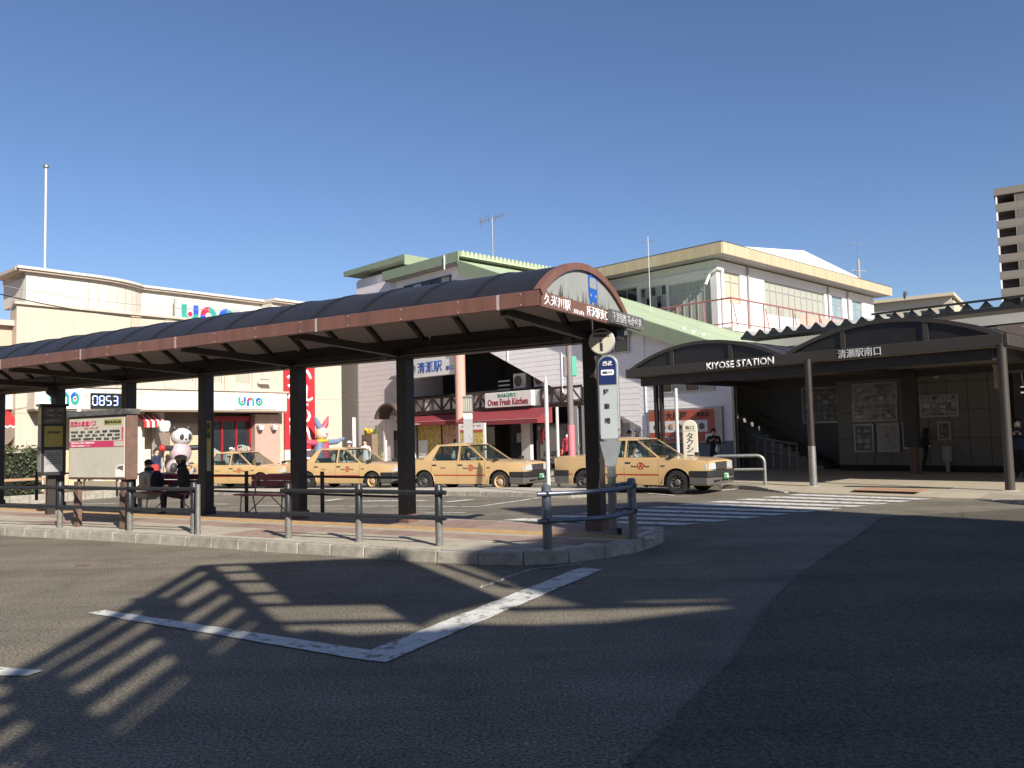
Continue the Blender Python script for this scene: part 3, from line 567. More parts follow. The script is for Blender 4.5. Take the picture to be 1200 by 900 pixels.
# ------------------------------------------------------------------ guard rails
def rail_fence(name, label, posts, rails=(.72, .38), r=.03, mat_='rail_dark', curve=None, ends=(True, True), pr=.052, hp=.83, hook=False, group=None):
    o = posts[0]; t = thing(name, label, 'guard rail', (o[0], o[1], .15), 0, group); q = [(p[0] - o[0], p[1] - o[1]) for p in posts]
    for p in q:
        k = MB(); k.tube([(p[0], p[1], 0), (p[0], p[1], .36)], pr * .98, 14); k.build('lower_sleeve', 'sleeve', t, smooth=True)
        k = MB(); k.tube([(p[0], p[1], .36), (p[0], p[1], hp - .02), (p[0], p[1], hp)], [pr, pr, pr * .7], 14); k.build('post', mat_, t, smooth=True)
        for z in rails:
            c = MB(); c.lathe([(pr * .2, -.03), (pr * 1.25, -.03), (pr * 1.25, .03), (pr * .2, .03)], (p[0], p[1], z), 12); c.tube([(p[0], p[1] - .09, z), (p[0], p[1] + .02, z)], .032, 8); c.build('clamp', 'black', t, smooth=True)
    path = [(p[0], p[1] - .06) for p in q]
    if curve:
        a, b = Vector(path[0]), Vector(path[-1]); d = b - a; n = Vector((d.y, -d.x)).normalized(); path = [tuple(a + d * s + n * curve * sin(pi * s)) for s in [i / 14 for i in range(15)]]
    d0 = (Vector(path[0]) - Vector(path[1])).normalized() * .12; d1 = (Vector(path[-1]) - Vector(path[-2])).normalized() * .12
    for z in rails:
        pts = [(path[0][0] + d0.x, path[0][1] + d0.y, z)] * ends[0] + [(x, y, z) for x, y in path] + [(path[-1][0] + d1.x, path[-1][1] + d1.y, z)] * ends[1]
        if hook:
            e = Vector(pts[-1]); dd = Vector((d1.x, d1.y, 0)).normalized(); nn = Vector((-dd.y, dd.x, 0))
            for i in range(1, 9): an = pi * i / 8; pts.append(tuple(e + dd * .12 * sin(an) + nn * .1 * (1 - cos(an)) + Vector((0, 0, .02))))
            pts.append(tuple(Vector(pts[-1]) - dd * .18))
        k = MB(); k.tube(pts, r, 10); k.build('rail', mat_, t, smooth=True)
    return t
def gp(px, py): return tuple(G(px, py, .15).xy)
rail_fence('guard_rail', 'two-bar grey guard rail in front of the bus notice board at the left', [gp(-60, 614), gp(70, 618), gp(152, 622), gp(227, 625)])
rail_fence('guard_rail', 'two-bar grey guard rail with three posts along the middle of the near kerb', [gp(338, 631), gp(421, 635), gp(515, 640)])
rail_fence('guard_rail', 'curved two-bar guard rail round the rounded tip of the bus island', [gp(642, 646), gp(742, 631)], curve=.26, hook=True, ends=(True, True), pr=.06, mat_='rail_blue')
k = MB(); k.tube([(0, 0, .03), (.0, 0, .8)], .04, 10); k.lathe([(.045, 0), (.05, .06)], (0, 0, 0), 10, 0); o = k.build('leaning_pipe', ['galvanised', 'rust_brown'], smooth=True, loc=(*G(232, 626, .15).xy, .15)); tag(o, 'scuffed grey pipe with rusty foot beside the right end of the left guard rail', 'pipe')
k = MB(); k.box(-.17, .17, -.05, .05, 0, .06); k.box(-.14, -.03, -.052, .052, .015, .045); o = k.build('anchor_block', 'galvanised', loc=(*G(645, 650, .15).xy, .15), rz=-.1); tag(o, 'small perforated concrete block at the foot of the curved rail post', 'block')
# paper stone, small block near nose
k = MB(); k.cbox((0, 0, .02), (.16, .1, .04)); o = k.build('stone_chip', 'concrete', loc=(*G(760, 632, .15).xy, .15), rz=.3, bevel=.01); tag(o, 'pale broken stone lying on the rounded tip of the bus island', 'stone')
# thin dark railing on the far side of the island
farrail = [FC.W(*FC.loc(289, 600, .15)), FC.W(*FC.loc(378, 605, .15))]; dv = (farrail[1] - farrail[0])
pts = [tuple((farrail[0] + dv * t).xy) for t in (-4, -3, -2, -1, 0, 1, 2)]
t = thing('island_railing', 'thin black two-bar railing along the far side of the bus island', 'railing', (pts[0][0], pts[0][1], .15))
for p in pts:
    k = MB(); k.tube([(p[0] - pts[0][0], p[1] - pts[0][1], 0), (p[0] - pts[0][0], p[1] - pts[0][1], .86)], .04, 10); k.build('post', 'post_dark', t, smooth=True)
for z in (.76, .42):
    k = MB(); k.tube([(pts[0][0] - pts[0][0], 0, z), (pts[-1][0] - pts[0][0], pts[-1][1] - pts[0][1], z)], .022, 8); k.build('rail', 'post_dark', t, smooth=True)
# ------------------------------------------------------------------ notice board
bd0, bd1 = G(91, 617, .15), G(145, 620, .15); NB = thing('notice_board', 'large cream notice board with pink highway bus banner on striped brown posts', 'notice board', (*bd0.xy, .15), math.atan2(bd1.y - bd0.y, bd1.x - bd0.x))
L = (bd1 - bd0).length
for x in (0, L):
    k = MB(); k.box(x - .07, x + .07, -.04, .04, 0, .82); k.build('post', 'rust_brown', NB, bevel=.006)
    for z in (.18, .48):
        k = MB(); k.add([(x - .071, -.044, z + .1), (x - .071, -.044, z + .17), (x + .071, -.044, z + .04), (x + .071, -.044, z - .03), (x - .071, -.041, z + .1), (x - .071, -.041, z + .17), (x + .071, -.041, z + .04), (x + .071, -.041, z - .03)], [(0, 1, 2, 3), (7, 6, 5, 4), (0, 4, 5, 1), (1, 5, 6, 2), (2, 6, 7, 3), (3, 7, 4, 0)]); k.build('black_band', 'black', NB)
x0, x1 = -.2, L + .16; z0, z1 = .86, 2.0
k = MB(); k.box(x0, x1, -.06, .16, z0, z1); k.build('cabinet', 'rust_brown', NB, bevel=.01)
k = MB(); k.box(x0 - .02, x1 + .03, -.1, .18, z1, z1 + .1); k.build('lamp_hood', 'poster_dark', NB, bevel=.01)
k = MB(); k.box(x0 + .04, x1 - .05, -.072, -.061, z0 + .04, z1 - .04); bf = k.build('board_face', 'sign_cream', NB)
fw = x1 - x0 - .09; cx = (x0 + x1) / 2
k = MB(); k.box(x0 + .045, x1 - .055, -.076, -.0725, 1.44, 1.55); k.build('pink_banner', 'poster_pink', NB)
k = MB(); k.box(x1 - .34, x1 - .06, -.079, -.0765, 1.45, 1.54); k.build('white_box', 'sign_cream', NB)
k = MB(); k.box(x1 - .62, x1 - .12, -.0755, -.0725, 1.83, 1.93); k.build('yellow_box', 'timetable_yellow', NB)
text('西武の高速バス', 'poster_pink', NB, w=.78, h=.1, loc=(x0 + .46, -.0735, 1.87), slant=.2, bold=.03); text('☎0570-025-258', 'ink', NB, w=.46, h=.06, loc=(x1 - .37, -.0765, 1.88), bold=.02); text('ネットワーク', 'poster_pink', NB, w=.4, h=.045, loc=(x0 + .7, -.0735, 1.785), bold=.01)
for i, s in enumerate(['軽井沢　佐久　小諸　上田　長野　草津温泉', '大阪　京都　神戸　富山　金沢　高岡　氷見', '成田空港　羽田空港　新潟　仙台　名古屋']): text(s, 'ink', NB, w=fw - .18, h=.045, loc=(cx - .04, -.0735, 1.72 - i * .065), bold=.015)
text('高速バス予約', 'poster_pink', NB, h=.22, loc=(x1 - .1, -.0735, 1.68), vertical=True, bold=.02)
text('高速バスのご予約・お問い合わせ', 'pure_white', NB, w=.7, h=.03, loc=(x0 + .45, -.0765, 1.52)); text('西武バス座席センター', 'pure_white', NB, w=.6, h=.03, loc=(x0 + .4, -.0765, 1.47))
k = MB(); random.seed(5); k.prism([(x1 - .3 + random.uniform(-.01, .01), z0 + .05), (x1 - .29, z0 + .2), (x1 - .22, z0 + .26), (x1 - .06, z0 + .27), (x1 - .06, z0 + .05)], -.0765, -.0725, 'y', 0); k.prism([(x1 - .26, z0 + .19), (x1 - .2, z0 + .24), (x1 - .07, z0 + .25), (x1 - .08, z0 + .16), (x1 - .18, z0 + .19)], -.079, -.077, 'y', 1); k.build('torn_sticker', ['pure_white', 'rust_brown'], NB)
k = MB(); k.lathe([(.04, 0), (.04, .08)], (x0 + .18, .02, z1 + .1), 10); k.build('lamp_socket', 'sign_white', NB)
# ------------------------------------------------------------------ black timetable pillar
TP = thing('timetable_pillar', 'black timetable pillar with yellow and white sheets left of the notice board', 'timetable', (*G(59, 603, .15).xy, .15), rad(44))
hz = .85; k = MB(); k.box(-.24, .24, -.22, .1, hz, 2.35); k.build('case', 'plastic_black', TP, bevel=.012)
k = MB(); k.box(-.08, .08, -.08, .08, 0, hz); k.build('stem', 'post_dark', TP); k = MB(); k.box(-.28, .28, -.25, .13, 2.35, 2.4); k.build('hood', 'black', TP)
def faced(nm, xx0, xx1, a, b, m, side=False):
    k = MB()
    if side: k.box(-.246, -.241, xx0, xx1, a, b)
    else: k.box(xx0, xx1, -.226, -.221, a, b)
    return k.build(nm, m, TP)
faced('yellow_sheet', -.19, .17, 1.47, 1.92, 'timetable_yellow'); faced('grey_sheet', -.19, .17, .93, 1.4, 'paper_grey'); faced('route_panel', -.21, .2, 1.97, 2.32, 'poster_dark')
faced('side_sheet', -.19, .07, 1.47, 1.92, 'paper_grey', True); faced('side_sheet', -.19, .07, .93, 1.4, 'paper_grey', True); faced('side_sheet', -.19, .07, 1.95, 2.3, 'timetable_yellow', True)
text('時刻表', 'ink', TP, w=.26, h=.05, loc=(-.01, -.2275, 1.78), bold=.03)
for i in range(3): text('清瀬駅　行き', 'sign_grey', TP, w=.3, h=.03, loc=(0, -.2275, 2.26 - i * .11))
for i in range(6): 
    k = MB(); k.box(-.16, .14, -.2285, -.2265, 1.1 + i * .045, 1.11 + i * .045); k.build('timetable_rule', 'ink', TP)
def plate_on_post(px, py0, py1, b, label):
    a, zt = FC.at(px, py0, b); _, zb = FC.at(px, py1, b); r = thing('route_strip', label, 'sign', (*FC.W(a, b).xy, 0), FC.a)
    k = MB(); k.box(-.055, .055, -.012, .004, zb, zt); k.build('strip', 'timetable_yellow', r)
    k = MB(); k.box(-.05, .05, -.016, -.0125, zb + .01, zb + (zt - zb) * .3); k.build('lower_panel', 'paper_grey', r)
    text('乗り場', 'ink', r, h=(zt - zb) * .32, loc=(0, -.0125, zt - (zt - zb) * .2), vertical=True, bold=.02)
plate_on_post(245, 493, 552, -.155, 'narrow yellow and grey route strip on the post right of the seated pair')
plate_on_post(71.5, 500, 552, -.26, 'narrow yellow route strip between timetable pillar and notice board')
# ------------------------------------------------------------------ benches
def bench(label, c, ln, rz):
    r = thing('bench', label, 'bench', (c[0], c[1], .15), rz, 'maroon waiting benches on the bus island'); z = .42
    for i in range(3): k = MB(); k.box(-ln / 2, ln / 2, -.22 + i * .14, -.1 + i * .14, z - .015, z + .015); k.build('seat_slat', 'bench_maroon', r, bevel=.006)
    for i, zz in enumerate((.56, .69)): k = MB(); k.box(-ln / 2 + .0, ln / 2, .24, .265, zz, zz + .115); k.build('back_slat', 'bench_maroon', r, bevel=.006)
    for s in (-1, 1):
        x = s * (ln / 2 - .18); k = MB(); k.tube([(x, -.2, 0), (x, -.17, z - .03), (x, .17, z - .03), (x, .24, .78)], .016, 8); k.build('side_frame', 'galvanised', r, smooth=True)
        k = MB(); k.tube([(x, .22, 0), (x, .12, z - .03)], .016, 8); k.build('rear_leg', 'galvanised', r, smooth=True)
        k = MB(); k.tube([(x, 0, .05), (x * .15, 0, z - .03)], .012, 6); k.build('brace', 'galvanised', r, smooth=True)
    return r
bx0 = FC.loc(305, 604, .15); bench('empty maroon slatted bench beside the canopy post behind the guard rail', FC.W(bx0[0] + .25, .12).xy, 1.5, FC.a)
bx1 = FC.loc(190, 601.5, .15); BSEAT = FC.W(bx1[0], .1); bench('maroon bench under the canopy where two people sit', BSEAT.xy, 1.6, FC.a)
# ------------------------------------------------------------------ people
def person_mesh(name, J, R, bones, mats_of, parent=None, sub=1):
    """J joints, bones edges; one continuous skinned body"""
    names = list(J); me = bpy.data.meshes.new(name); me.from_pydata([J[n] for n in names], [(names.index(a), names.index(b)) for a, b in bones], [])
    o = bpy.data.objects.new(name, me); COL.objects.link(o)
    sk = o.modifiers.new('s', 'SKIN'); sk.use_smooth_shade = True; sk.branch_smoothing = .3
    for i, n in enumerate(names):
        v = me.skin_vertices[0].data[i]; r = R[n]; v.radius = r if isinstance(r, tuple) else (r, r); v.use_root = (n == 'pelvis')
    ss = o.modifiers.new('u', 'SUBSURF'); ss.levels = sub; ss.render_levels = sub
    bpy.context.view_layer.update(); m2 = bpy.data.meshes.new_from_object(o.evaluated_get(bpy.context.evaluated_depsgraph_get())); bpy.data.objects.remove(o)
    mats, assign = mats_of
    m2.materials.clear()
    for m in mats: m2.materials.append(MATS[m])
    P = {n: Vector(J[n]) for n in names}
    for f in m2.polygons:
        c = f.center; best = None
        for a, b in bones:
            d = P[b] - P[a]; t = max(0, min(1, (c - P[a]).dot(d) / max(1e-6, d.length_squared))); dist = (c - P[a] - d * t).length
            if best is None or dist < best[0]: best = (dist, a, b, t)
        f.material_index = assign(best[1], best[2], best[3], c); f.use_smooth = True
    m2.name = name; ob = bpy.data.objects.new(name, m2); COL.objects.link(ob); ob.parent = parent; return ob
def person(label, loc, rz, h=1.68, pose='stand', top='cloth_black', legs='cloth_black', hat=None, mask=False, bag=None, hairlen=0, group=None, arms='down', bulk=1.0, stride=.1, cap=None):
    """faces local -Y"""
    s = h / 1.7; t = thing('person', label, 'person', loc, rz, group); b = bulk
    J = {}; R = {}
    sit = pose == 'sit'; pz = .5 if sit else .93
    J['pelvis'] = (0, 0, pz); R['pelvis'] = (.13 * b, .1 * b)
    J['waist'] = (0, 0 if not sit else -.02, pz + .17); R['waist'] = (.12 * b, .095 * b)
    J['chest'] = (0, -.01 if not sit else -.05, pz + .36); R['chest'] = (.15 * b, .11 * b)
    J['neck'] = (0, -.01 if not sit else -.07, pz + .53); R['neck'] = .055
    J['skull'] = (0, -.03 if not sit else -.1, pz + .64); R['skull'] = (.078, .085)
    J['crown'] = (0, -.025 if not sit else -.095, pz + .73); R['crown'] = (.07, .08)
    J['nose'] = (0, -.12 if not sit else -.19, pz + .635); R['nose'] = .012
    bones = [('pelvis', 'waist'), ('waist', 'chest'), ('chest', 'neck'), ('neck', 'skull'), ('skull', 'crown'), ('skull', 'nose')]
    for sd_, x in (('L', 1), ('R', -1)):
        J['sh' + sd_] = (x * .19 * b, J['chest'][1], pz + .46); R['sh' + sd_] = .062 * b
        if arms == 'down': e = (x * .25 * b, .02, pz + .18); wr = (x * .25 * b, -.06, pz - .06); fd = Vector((0, -.02, -1))
        elif arms == 'phone': e = (x * .24, .0, pz + .2); wr = (x * .08, -.26, pz + .3); fd = Vector((-x * .4, -.5, .7))
        elif arms == 'lap': e = (x * .26, -.04, pz + .2); wr = (x * .12, -.3, pz + .14); fd = Vector((-x * .6, -.8, -.1))
        else: e = (x * .24, -.12, pz + .2); wr = (x * .2, -.42, pz + .32); fd = Vector((0, -1, .2))
        J['el' + sd_] = e; R['el' + sd_] = .045 * b; J['wr' + sd_] = wr; R['wr' + sd_] = .03
        fd.normalize(); pm = Vector(wr) + fd * .075; J['pm' + sd_] = tuple(pm); R['pm' + sd_] = (.036, .02)
        bones += [('chest', 'sh' + sd_), ('sh' + sd_, 'el' + sd_), ('el' + sd_, 'wr' + sd_), ('wr' + sd_, 'pm' + sd_)]
        J['hp' + sd_] = (x * .09, 0, pz - .05); R['hp' + sd_] = .088 * b
        if sit: kn = (x * .12, -.42, pz + .0); an = (x * .13, -.42, .09); 
        else:
            st = stride * x; kn = (x * .1, -.03 - st * .5, .5); an = (x * .1, .02 - st, .09)
        J['kn' + sd_] = kn; R['kn' + sd_] = .058; J['an' + sd_] = an; R['an' + sd_] = .042; J['to' + sd_] = (an[0] * 1.1, an[1] - .16, .035); R['to' + sd_] = (.042, .03)
        J['cf' + sd_] = tuple(Vector(kn).lerp(Vector(an), .35)); R['cf' + sd_] = .056
        bones += [('pelvis', 'hp' + sd_), ('hp' + sd_, 'kn' + sd_), ('kn' + sd_, 'cf' + sd_), ('cf' + sd_, 'an' + sd_), ('an' + sd_, 'to' + sd_)]
    J = {k_: tuple(c * s for c in v) for k_, v in J.items()}; R = {k_: (tuple(c * s for c in v) if isinstance(v, tuple) else v * s) for k_, v in R.items()}
    def asg(a, b_, tt, c):
        if b_ in ('skull', 'crown', 'nose') or (a == 'chest' and b_ == 'neck' and tt > .85): return 2
        if b_[:2] == 'pm': return 2
        if b_[:2] == 'to' or (b_[:2] == 'an' and tt > .9): return 3
        if b_[:2] in ('hp', 'kn', 'cf', 'an'): return 1
        return 0
    person_mesh('body', J, R, bones, ([top, legs, 'skin', 'black'], asg), t)
    hd = Vector(J['skull']); k = MB()
    for x in (-1, 1):      # hands: four fingers and a thumb, unequal
        sd_ = 'L' if x > 0 else 'R'; p = Vector(J['pm' + sd_]); d = (p - Vector(J['wr' + sd_])).normalized(); sdv = d.cross(Vector((0, 0, 1)));  sdv = Vector((1, 0, 0)) if sdv.length < .3 else sdv.normalized(); up_ = sdv.cross(d)
        f_ = MB()
        for i, ln in enumerate((.062, .07, .066, .052)):
            r0 = p + sdv * (i - 1.5) * .017 * s + d * .01; f_.tube([r0, r0 + d * ln * .55 * s, r0 + d * ln * s - up_ * .02 * s], [.0085, .008, .006], 6)
        r0 = p - sdv * x * .03 * s - d * .04; f_.tube([r0, r0 + (d - sdv * x * .8).normalized() * .045 * s, r0 + d * .06 * s - sdv * x * .03 * s], [.01, .009, .007], 6); f_.build('fingers', 'skin', t, smooth=True)
    for x in (-1, 1): k.ball(hd + Vector((x * .028, -.078, .018)) * s, .009 * s, 6, 5)
    k.build('eyes', 'ink', t); k = MB(); k.cbox(hd + Vector((0, -.083, -.045)) * s, (.04 * s, .012, .01)); k.build('mouth', 'cloth_brown', t)
    k = MB()
    for x in (-1, 1): k.ball(hd + Vector((x * .082, .005, .0)) * s, (.012 * s, .02 * s, .03 * s), 6, 5)
    k.build('ears', 'skin', t, smooth=True)
    if not hat:
        k = MB(); rows = []
        for i in range(9):
            th_ = rad(100) * i / 8; row = []
            for j in range(17):
                ph = 2 * pi * j / 16; front = max(0, -sin(ph)); tt = th_ * (1 - .38 * front * (front > .2)) * (1 + hairlen * .25 * (1 - front))
                rr_ = 1 + random.uniform(-.02, .03); row.append((hd.x + .094 * s * sin(tt) * cos(ph) * rr_, hd.y + .012 * s + .1 * s * sin(tt) * sin(ph) * rr_, hd.z + .03 * s + .105 * s * cos(tt) * rr_))
            rows.append(row)
        k.grid(rows); k.build('hair', 'hair', t, smooth=True)
    if hat:
        k = MB(); k.ball(hd + Vector((0, .01, .075)) * s, (.125 * s, .13 * s, .07 * s), 14, 8); k.build('hat', hat, t, smooth=True)
        k = MB(); k.ball(hd + Vector((0, .03, .0)) * s, (.098 * s, .095 * s, .09 * s), 12, 8); k.build('hair', 'hair', t, smooth=True)
    if cap:
        k = MB(); k.ball(hd + Vector((0, .0, .07)) * s, (.102 * s, .108 * s, .07 * s), 14, 8); k.cbox(hd + Vector((0, -.13, .06)) * s, (.12 * s, .09 * s, .012)); k.build('cap', cap, t, smooth=True)
    if mask:
        k = MB(); k.ball(hd + Vector((0, -.062, -.035)) * s, (.062 * s, .04 * s, .042 * s), 10, 8); k.build('face_mask', 'cloth_white', t, smooth=True)
    c = Vector(J['chest'])
    if bag == 'backpack':
        k = MB(); k.ball(c + Vector((0, .19, -.1)) * s, (.17 * s, .12 * s, .26 * s), 14, 10); k.build('backpack', 'cloth_black', t, smooth=True)
        for x in (-1, 1): k = MB(); k.tube([c + Vector((x * .1, .12, .12)) * s, c + Vector((x * .12, -.02, .14)) * s, c + Vector((x * .12, -.14, 0)) * s, c + Vector((x * .13, -.1, -.2)) * s, c + Vector((x * .13, .1, -.25)) * s], .018 * s, 6); k.build('backpack_strap', 'cloth_black', t, smooth=True)
    if bag == 'plastic':
        wv = Vector(J['wrL']); k = MB(); k.ball(wv + Vector((.04, 0, -.28)), (.07, .11, .15), 10, 8); k.tube([wv + Vector((.0, -.03, -.06)), wv + Vector((.03, -.05, -.2))], .008, 5); o = k.build('shopping_bag', 'sign_white', t, smooth=True)
    if bag == 'scarf' or top in ('cloth_grey',) and sit:
        k = MB(); nk = Vector(J['neck']); k.lathe([(.07, -.05), (.1, -.02), (.105, .03), (.075, .06)], nk, 12); k.build('scarf', 'cloth_black', t, smooth=True)
    # jacket hem / coat skirt gives clothing its own outline
    if not sit:
        k = MB(); hp = Vector(J['pelvis']); k.lathe([(.125 * b * s, .2 * s), (.15 * b * s, .02 * s), (.165 * b * s, -.14 * s), (.155 * b * s, -.145 * s), (.12 * s, .1 * s)], hp, 14); k.build('jacket_hem', top, t, smooth=True)
    return t
# ------------------------------------------------------------------ taxis (local: +X nose, +Y left side, Z up)
FA, RA, WR = 1.44, -1.345, .312
def ztop(x):      # belt / bonnet / boot line
    pts = [(-2.345, .93), (-2.3, .985), (-2.1, 1.0), (-1.5, .985), (-1.0, .955), (.9, .935), (1.2, .93), (1.9, .89), (2.2, .85), (2.29, .82)]
    if x <= pts[0][0]: return pts[0][1]
    for a, b in zip(pts, pts[1:]):
        if x <= b[0]: return a[1] + (b[1] - a[1]) * (x - a[0]) / (b[0] - a[0])
    return pts[-1][1]
def half(x, z):   # half width of the body side
    e = 1.0
    if x > 1.7: e -= .085 * ((x - 1.7) / .6) ** 2
    if x < -1.8: e -= .06 * ((-x - 1.8) / .55) ** 2
    zz = (z - .6) / .42; return .845 * e * (1 - .035 * zz * zz * (1.6 if z < .6 else 1.3)) 
def zlow(x):
    z = .235
    for c in (FA, RA):
        d = abs(x - c)
        if d < .385: z = max(z, WR + sqrt(.385 ** 2 - d * d) * .97)
    return z
def side_cols(x0, x1):
    xs = {x0, x1}
    n = int((x1 - x0) / .12) + 1
    for i in range(n + 1): xs.add(x0 + (x1 - x0) * i / n)
    for c in (FA, RA):
        for i in range(19):
            x = c + .385 * cos(pi * i / 18)
            if x0 < x < x1: xs.add(x)
        for s in (-1, 1):
            x = c + s * .3852
            if x0 < x < x1: xs.add(x)
    return sorted(xs)
def side_panel(x0, x1, sgn, name, parent, m='taxi_paint'):
    k = MB(); rows = []; NR = 9
    for x in side_cols(x0, x1):
        a, b = zlow(x), ztop(x) - .012; rows.append([(x, sgn * half(x, a + (b - a) * j / NR), a + (b - a) * j / NR) for j in range(NR + 1)] + [(x, sgn * (half(x, b) - .03), b + .012)])
    k.grid(rows); return k.build(name, m, parent, smooth=True, solid=0)
GH = dict(wb=(.93, .93), wt=(.23, 1.40), rt=(-1.02, 1.40), rb=(-1.5, .975))      # greenhouse corners in side view
def gy(z): return .755 - (z - .95) * .33      # half width of glasshouse at height z
def taxi(label, F0, deg, steel=None, people=(), plate='・・88', sign=True):
    """F0: ground point under the right front wheel (near side)"""
    a = -rad(deg); X = Vector((cos(a), sin(a))); Y = Vector((-sin(a), cos(a)))
    c = Vector(F0) - X * FA + Y * .74; z = gz(c.x, c.y)
    t = thing('taxi', label, 'taxi', (c.x, c.y, z), a, 'cream taxis queuing in the forecourt'); return t, X, Y
def build_taxi(label, F0, deg, gold_front=False, plate='88'):
    t, X, Y = taxi(label, F0, deg)
    for s in (-1, 1):
        side_panel(.93, 2.285, s, 'front_wing', t); side_panel(-2.34, -1.06, s, 'rear_wing', t)
        for x0, x1, nm in ((-.075, .922, 'front_door'), (-1.052, -.083, 'rear_door')):
            d = side_panel(x0, x1, s, nm, t); k = MB(); hx = x0 + .1; yy = half(hx, .8); 
            k.box(hx - .07, hx + .09, s * yy - .01, s * yy + .012, .79, .835); k.build('handle', 'plastic_black', d, bevel=.004)
            if nm == 'front_door':
                k = MB(); k.lathe([(.1, -.002), (.1, .003), (.078, .003), (.078, -.002), (.1, -.002)], (.42, s * half(.4, .72) + s * .004, .73), 20, 0, 'y', cap=False); em = k.build('emblem_ring', 'stripe_red', d)
                k = MB(); y_ = s * (half(.4, .72) + .004); k.prism([(.42, .8), (.36, .675), (.39, .675), (.42, .745), (.45, .675), (.48, .675)], y_ - .003, y_ + .004, 'y'); k.prism([(.398, .712), (.442, .712), (.442, .722), (.398, .722)], y_ - .003, y_ + .004, 'y'); k.build('emblem', 'stripe_red', d)
                rz = 0 if s < 0 else pi
                for str_, xx in (('Kotsu', .22), ('Taxi', .6)): text(str_, 'ink', d, w=.15, h=.045, loc=((xx if s < 0 else .84 - xx), s * (half(.4, .73) + .003), .725), rz=rz, bold=.02)
        # front wing number, rear door lettering
        text('無線', 'ink', t, w=.12, h=.035, loc=(1.06, s * (half(1.05, .73) + .003), .735), rz=0 if s < 0 else pi)
        text('TAXI', 'rust_brown', t, w=.2, h=.045, loc=(-.62, s * (half(-.6, .73) + .003), .73), rz=0 if s < 0 else pi)
        k = MB()
        for x0, x1 in ((-2.25, -1.73), (-.95, .94)): rows = [[(x0 + (x1 - x0) * i / 12, s * (half(x0 + (x1 - x0) * i / 12, .5) + .005), .49), (x0 + (x1 - x0) * i / 12, s * (half(x0 + (x1 - x0) * i / 12, .52) + .005), .52)] for i in range(13)]; k.grid(rows)
        k.build('red_stripe', 'stripe_red', t)
        # sills and arch lips, wheel wells
        for cx, nm in ((FA, 'front'), (RA, 'rear')):
            k = MB(); pts = [(cx + .392 * cos(pi * i / 18), s * (half(cx, .5) - .004), WR + .385 * .97 * sin(pi * i / 18)) for i in range(19)]; k.tube(pts, .012, 6); k.build('arch_lip', 'taxi_paint', t, smooth=True)
            k = MB(); k.lathe([(.4, -.2), (.4, .2)], (cx, s * .6, WR), 20, 0, 'y'); 
            w = MB(); w.lathe([(.19, -.09), (.29, -.092), (.305, -.07), (.312, -.04), (.312, .04), (.305, .07), (.29, .092), (.19, .09), (.19, -.09)], (0, 0, 0), 30, 0, 'y', cap=False); wo = w.build('wheel', 'tyre', t, smooth=True, loc=(cx, s * .735, WR))
            gold = gold_front and nm == 'front'
            r = MB(); r.lathe([(.2, -.07 * s), (.2, s * .085), (.185, s * .092), (.165, s * .06), (.15, s * .03), (.0, s * .035)], (0, 0, 0), 26, 0, 'y'); r.build('rim', 'taxi_paint' if gold else 'plastic_black', wo, smooth=True)
            h = MB(); h.lathe([(.085, s * .03), (.085, s * .06), (.06, s * .085), (0, s * .088)], (0, 0, 0), 18, 0, 'y')
            for i in range(5): an = 2 * pi * i / 5 + .3; h.ball((.062 * cos(an), s * .078, .062 * sin(an)), .014, 6, 5)
            h.build('hub', 'bumper_grey' if not gold else 'pillar_tan', wo, smooth=True)
            q = MB()
            for i in range(10): an = 2 * pi * i / 10; q.lathe([(.019, s * .045), (.019, s * .062), (0, s * .062)], (.135 * cos(an), 0, .135 * sin(an)), 8, 0, 'y')
            q.build('rim_holes', 'black' if gold else 'galvanised', wo, kind='stuff')
    # inner tub so nothing shows through
    k = MB(); k.box(-2.2, 2.15, -.56, .56, .22, .72); k.box(-.9, .95, -.78, .78, .22, .5); k.box(-2.2, -1.75, -.74, .74, .3, .9); k.box(1.85, 2.2, -.72, .72, .3, .74); k.box(.93, 1.8, -.62, .62, .3, .84); k.box(-1.75, -.9, -.6, .6, .3, .88); k.build('floor_pan', 'cab_dark', t)
    # bonnet, boot, scuttle
    def top(x0, x1, nm, crown=.03, y_in=.03):
        k = MB(); rows = []; n = 14
        for i in range(n + 1):
            x = x0 + (x1 - x0) * i / n; zt = ztop(x); hw = half(x, zt - .01) - y_in
            rows.append([(x, hw * j / 8, zt + crown * (1 - (abs(j) / 8) ** 2.5)) for j in range(-8, 9)])
        k.grid(rows); return k.build(nm, 'taxi_paint', t, smooth=True)
    top(.985, 2.27, 'bonnet', .03); top(.84, .978, 'scuttle', .02); top(-2.33, -1.42, 'boot_lid', .02)
    k = MB()
    for x0, x1, zz in ((2.262, 2.285, 1),): 
        pass
    k = MB(); rows = [[(2.285, half(2.285, .6) * j / 8, z_) for j in range(-8, 9)] for z_ in (.24, .5, .81)]; k.grid(rows)
    k.grid([[(2.27, (half(2.28, .7) - .03) * j / 8, ztop(2.27) + .03 * (1 - (abs(j) / 8) ** 2.5)) for j in range(-8, 9)], [(2.285, (half(2.285, .7)) * j / 8, .808) for j in range(-8, 9)]]); k.build('nose_panel', 'taxi_paint', t, smooth=True)
    k = MB(); k.grid([[(-2.34, half(-2.34, .6) * j / 8, z_) for j in range(-8, 9)] for z_ in (.24, .6, .94)]); k.build('tail_panel', 'taxi_paint', t, smooth=True)
    # grille, lamps, plate
    k = MB(); k.box(2.27, 2.318, -.36, .36, .625, .815); gr = k.build('grille', 'plastic_black', t, bevel=.01)
    for i in range(13): k = MB(); y_ = -.318 + i * .053; k.box(2.318, 2.325, y_ - .008, y_ + .008, .64, .8); k.build('grille_bar', 'bumper_grey', gr)
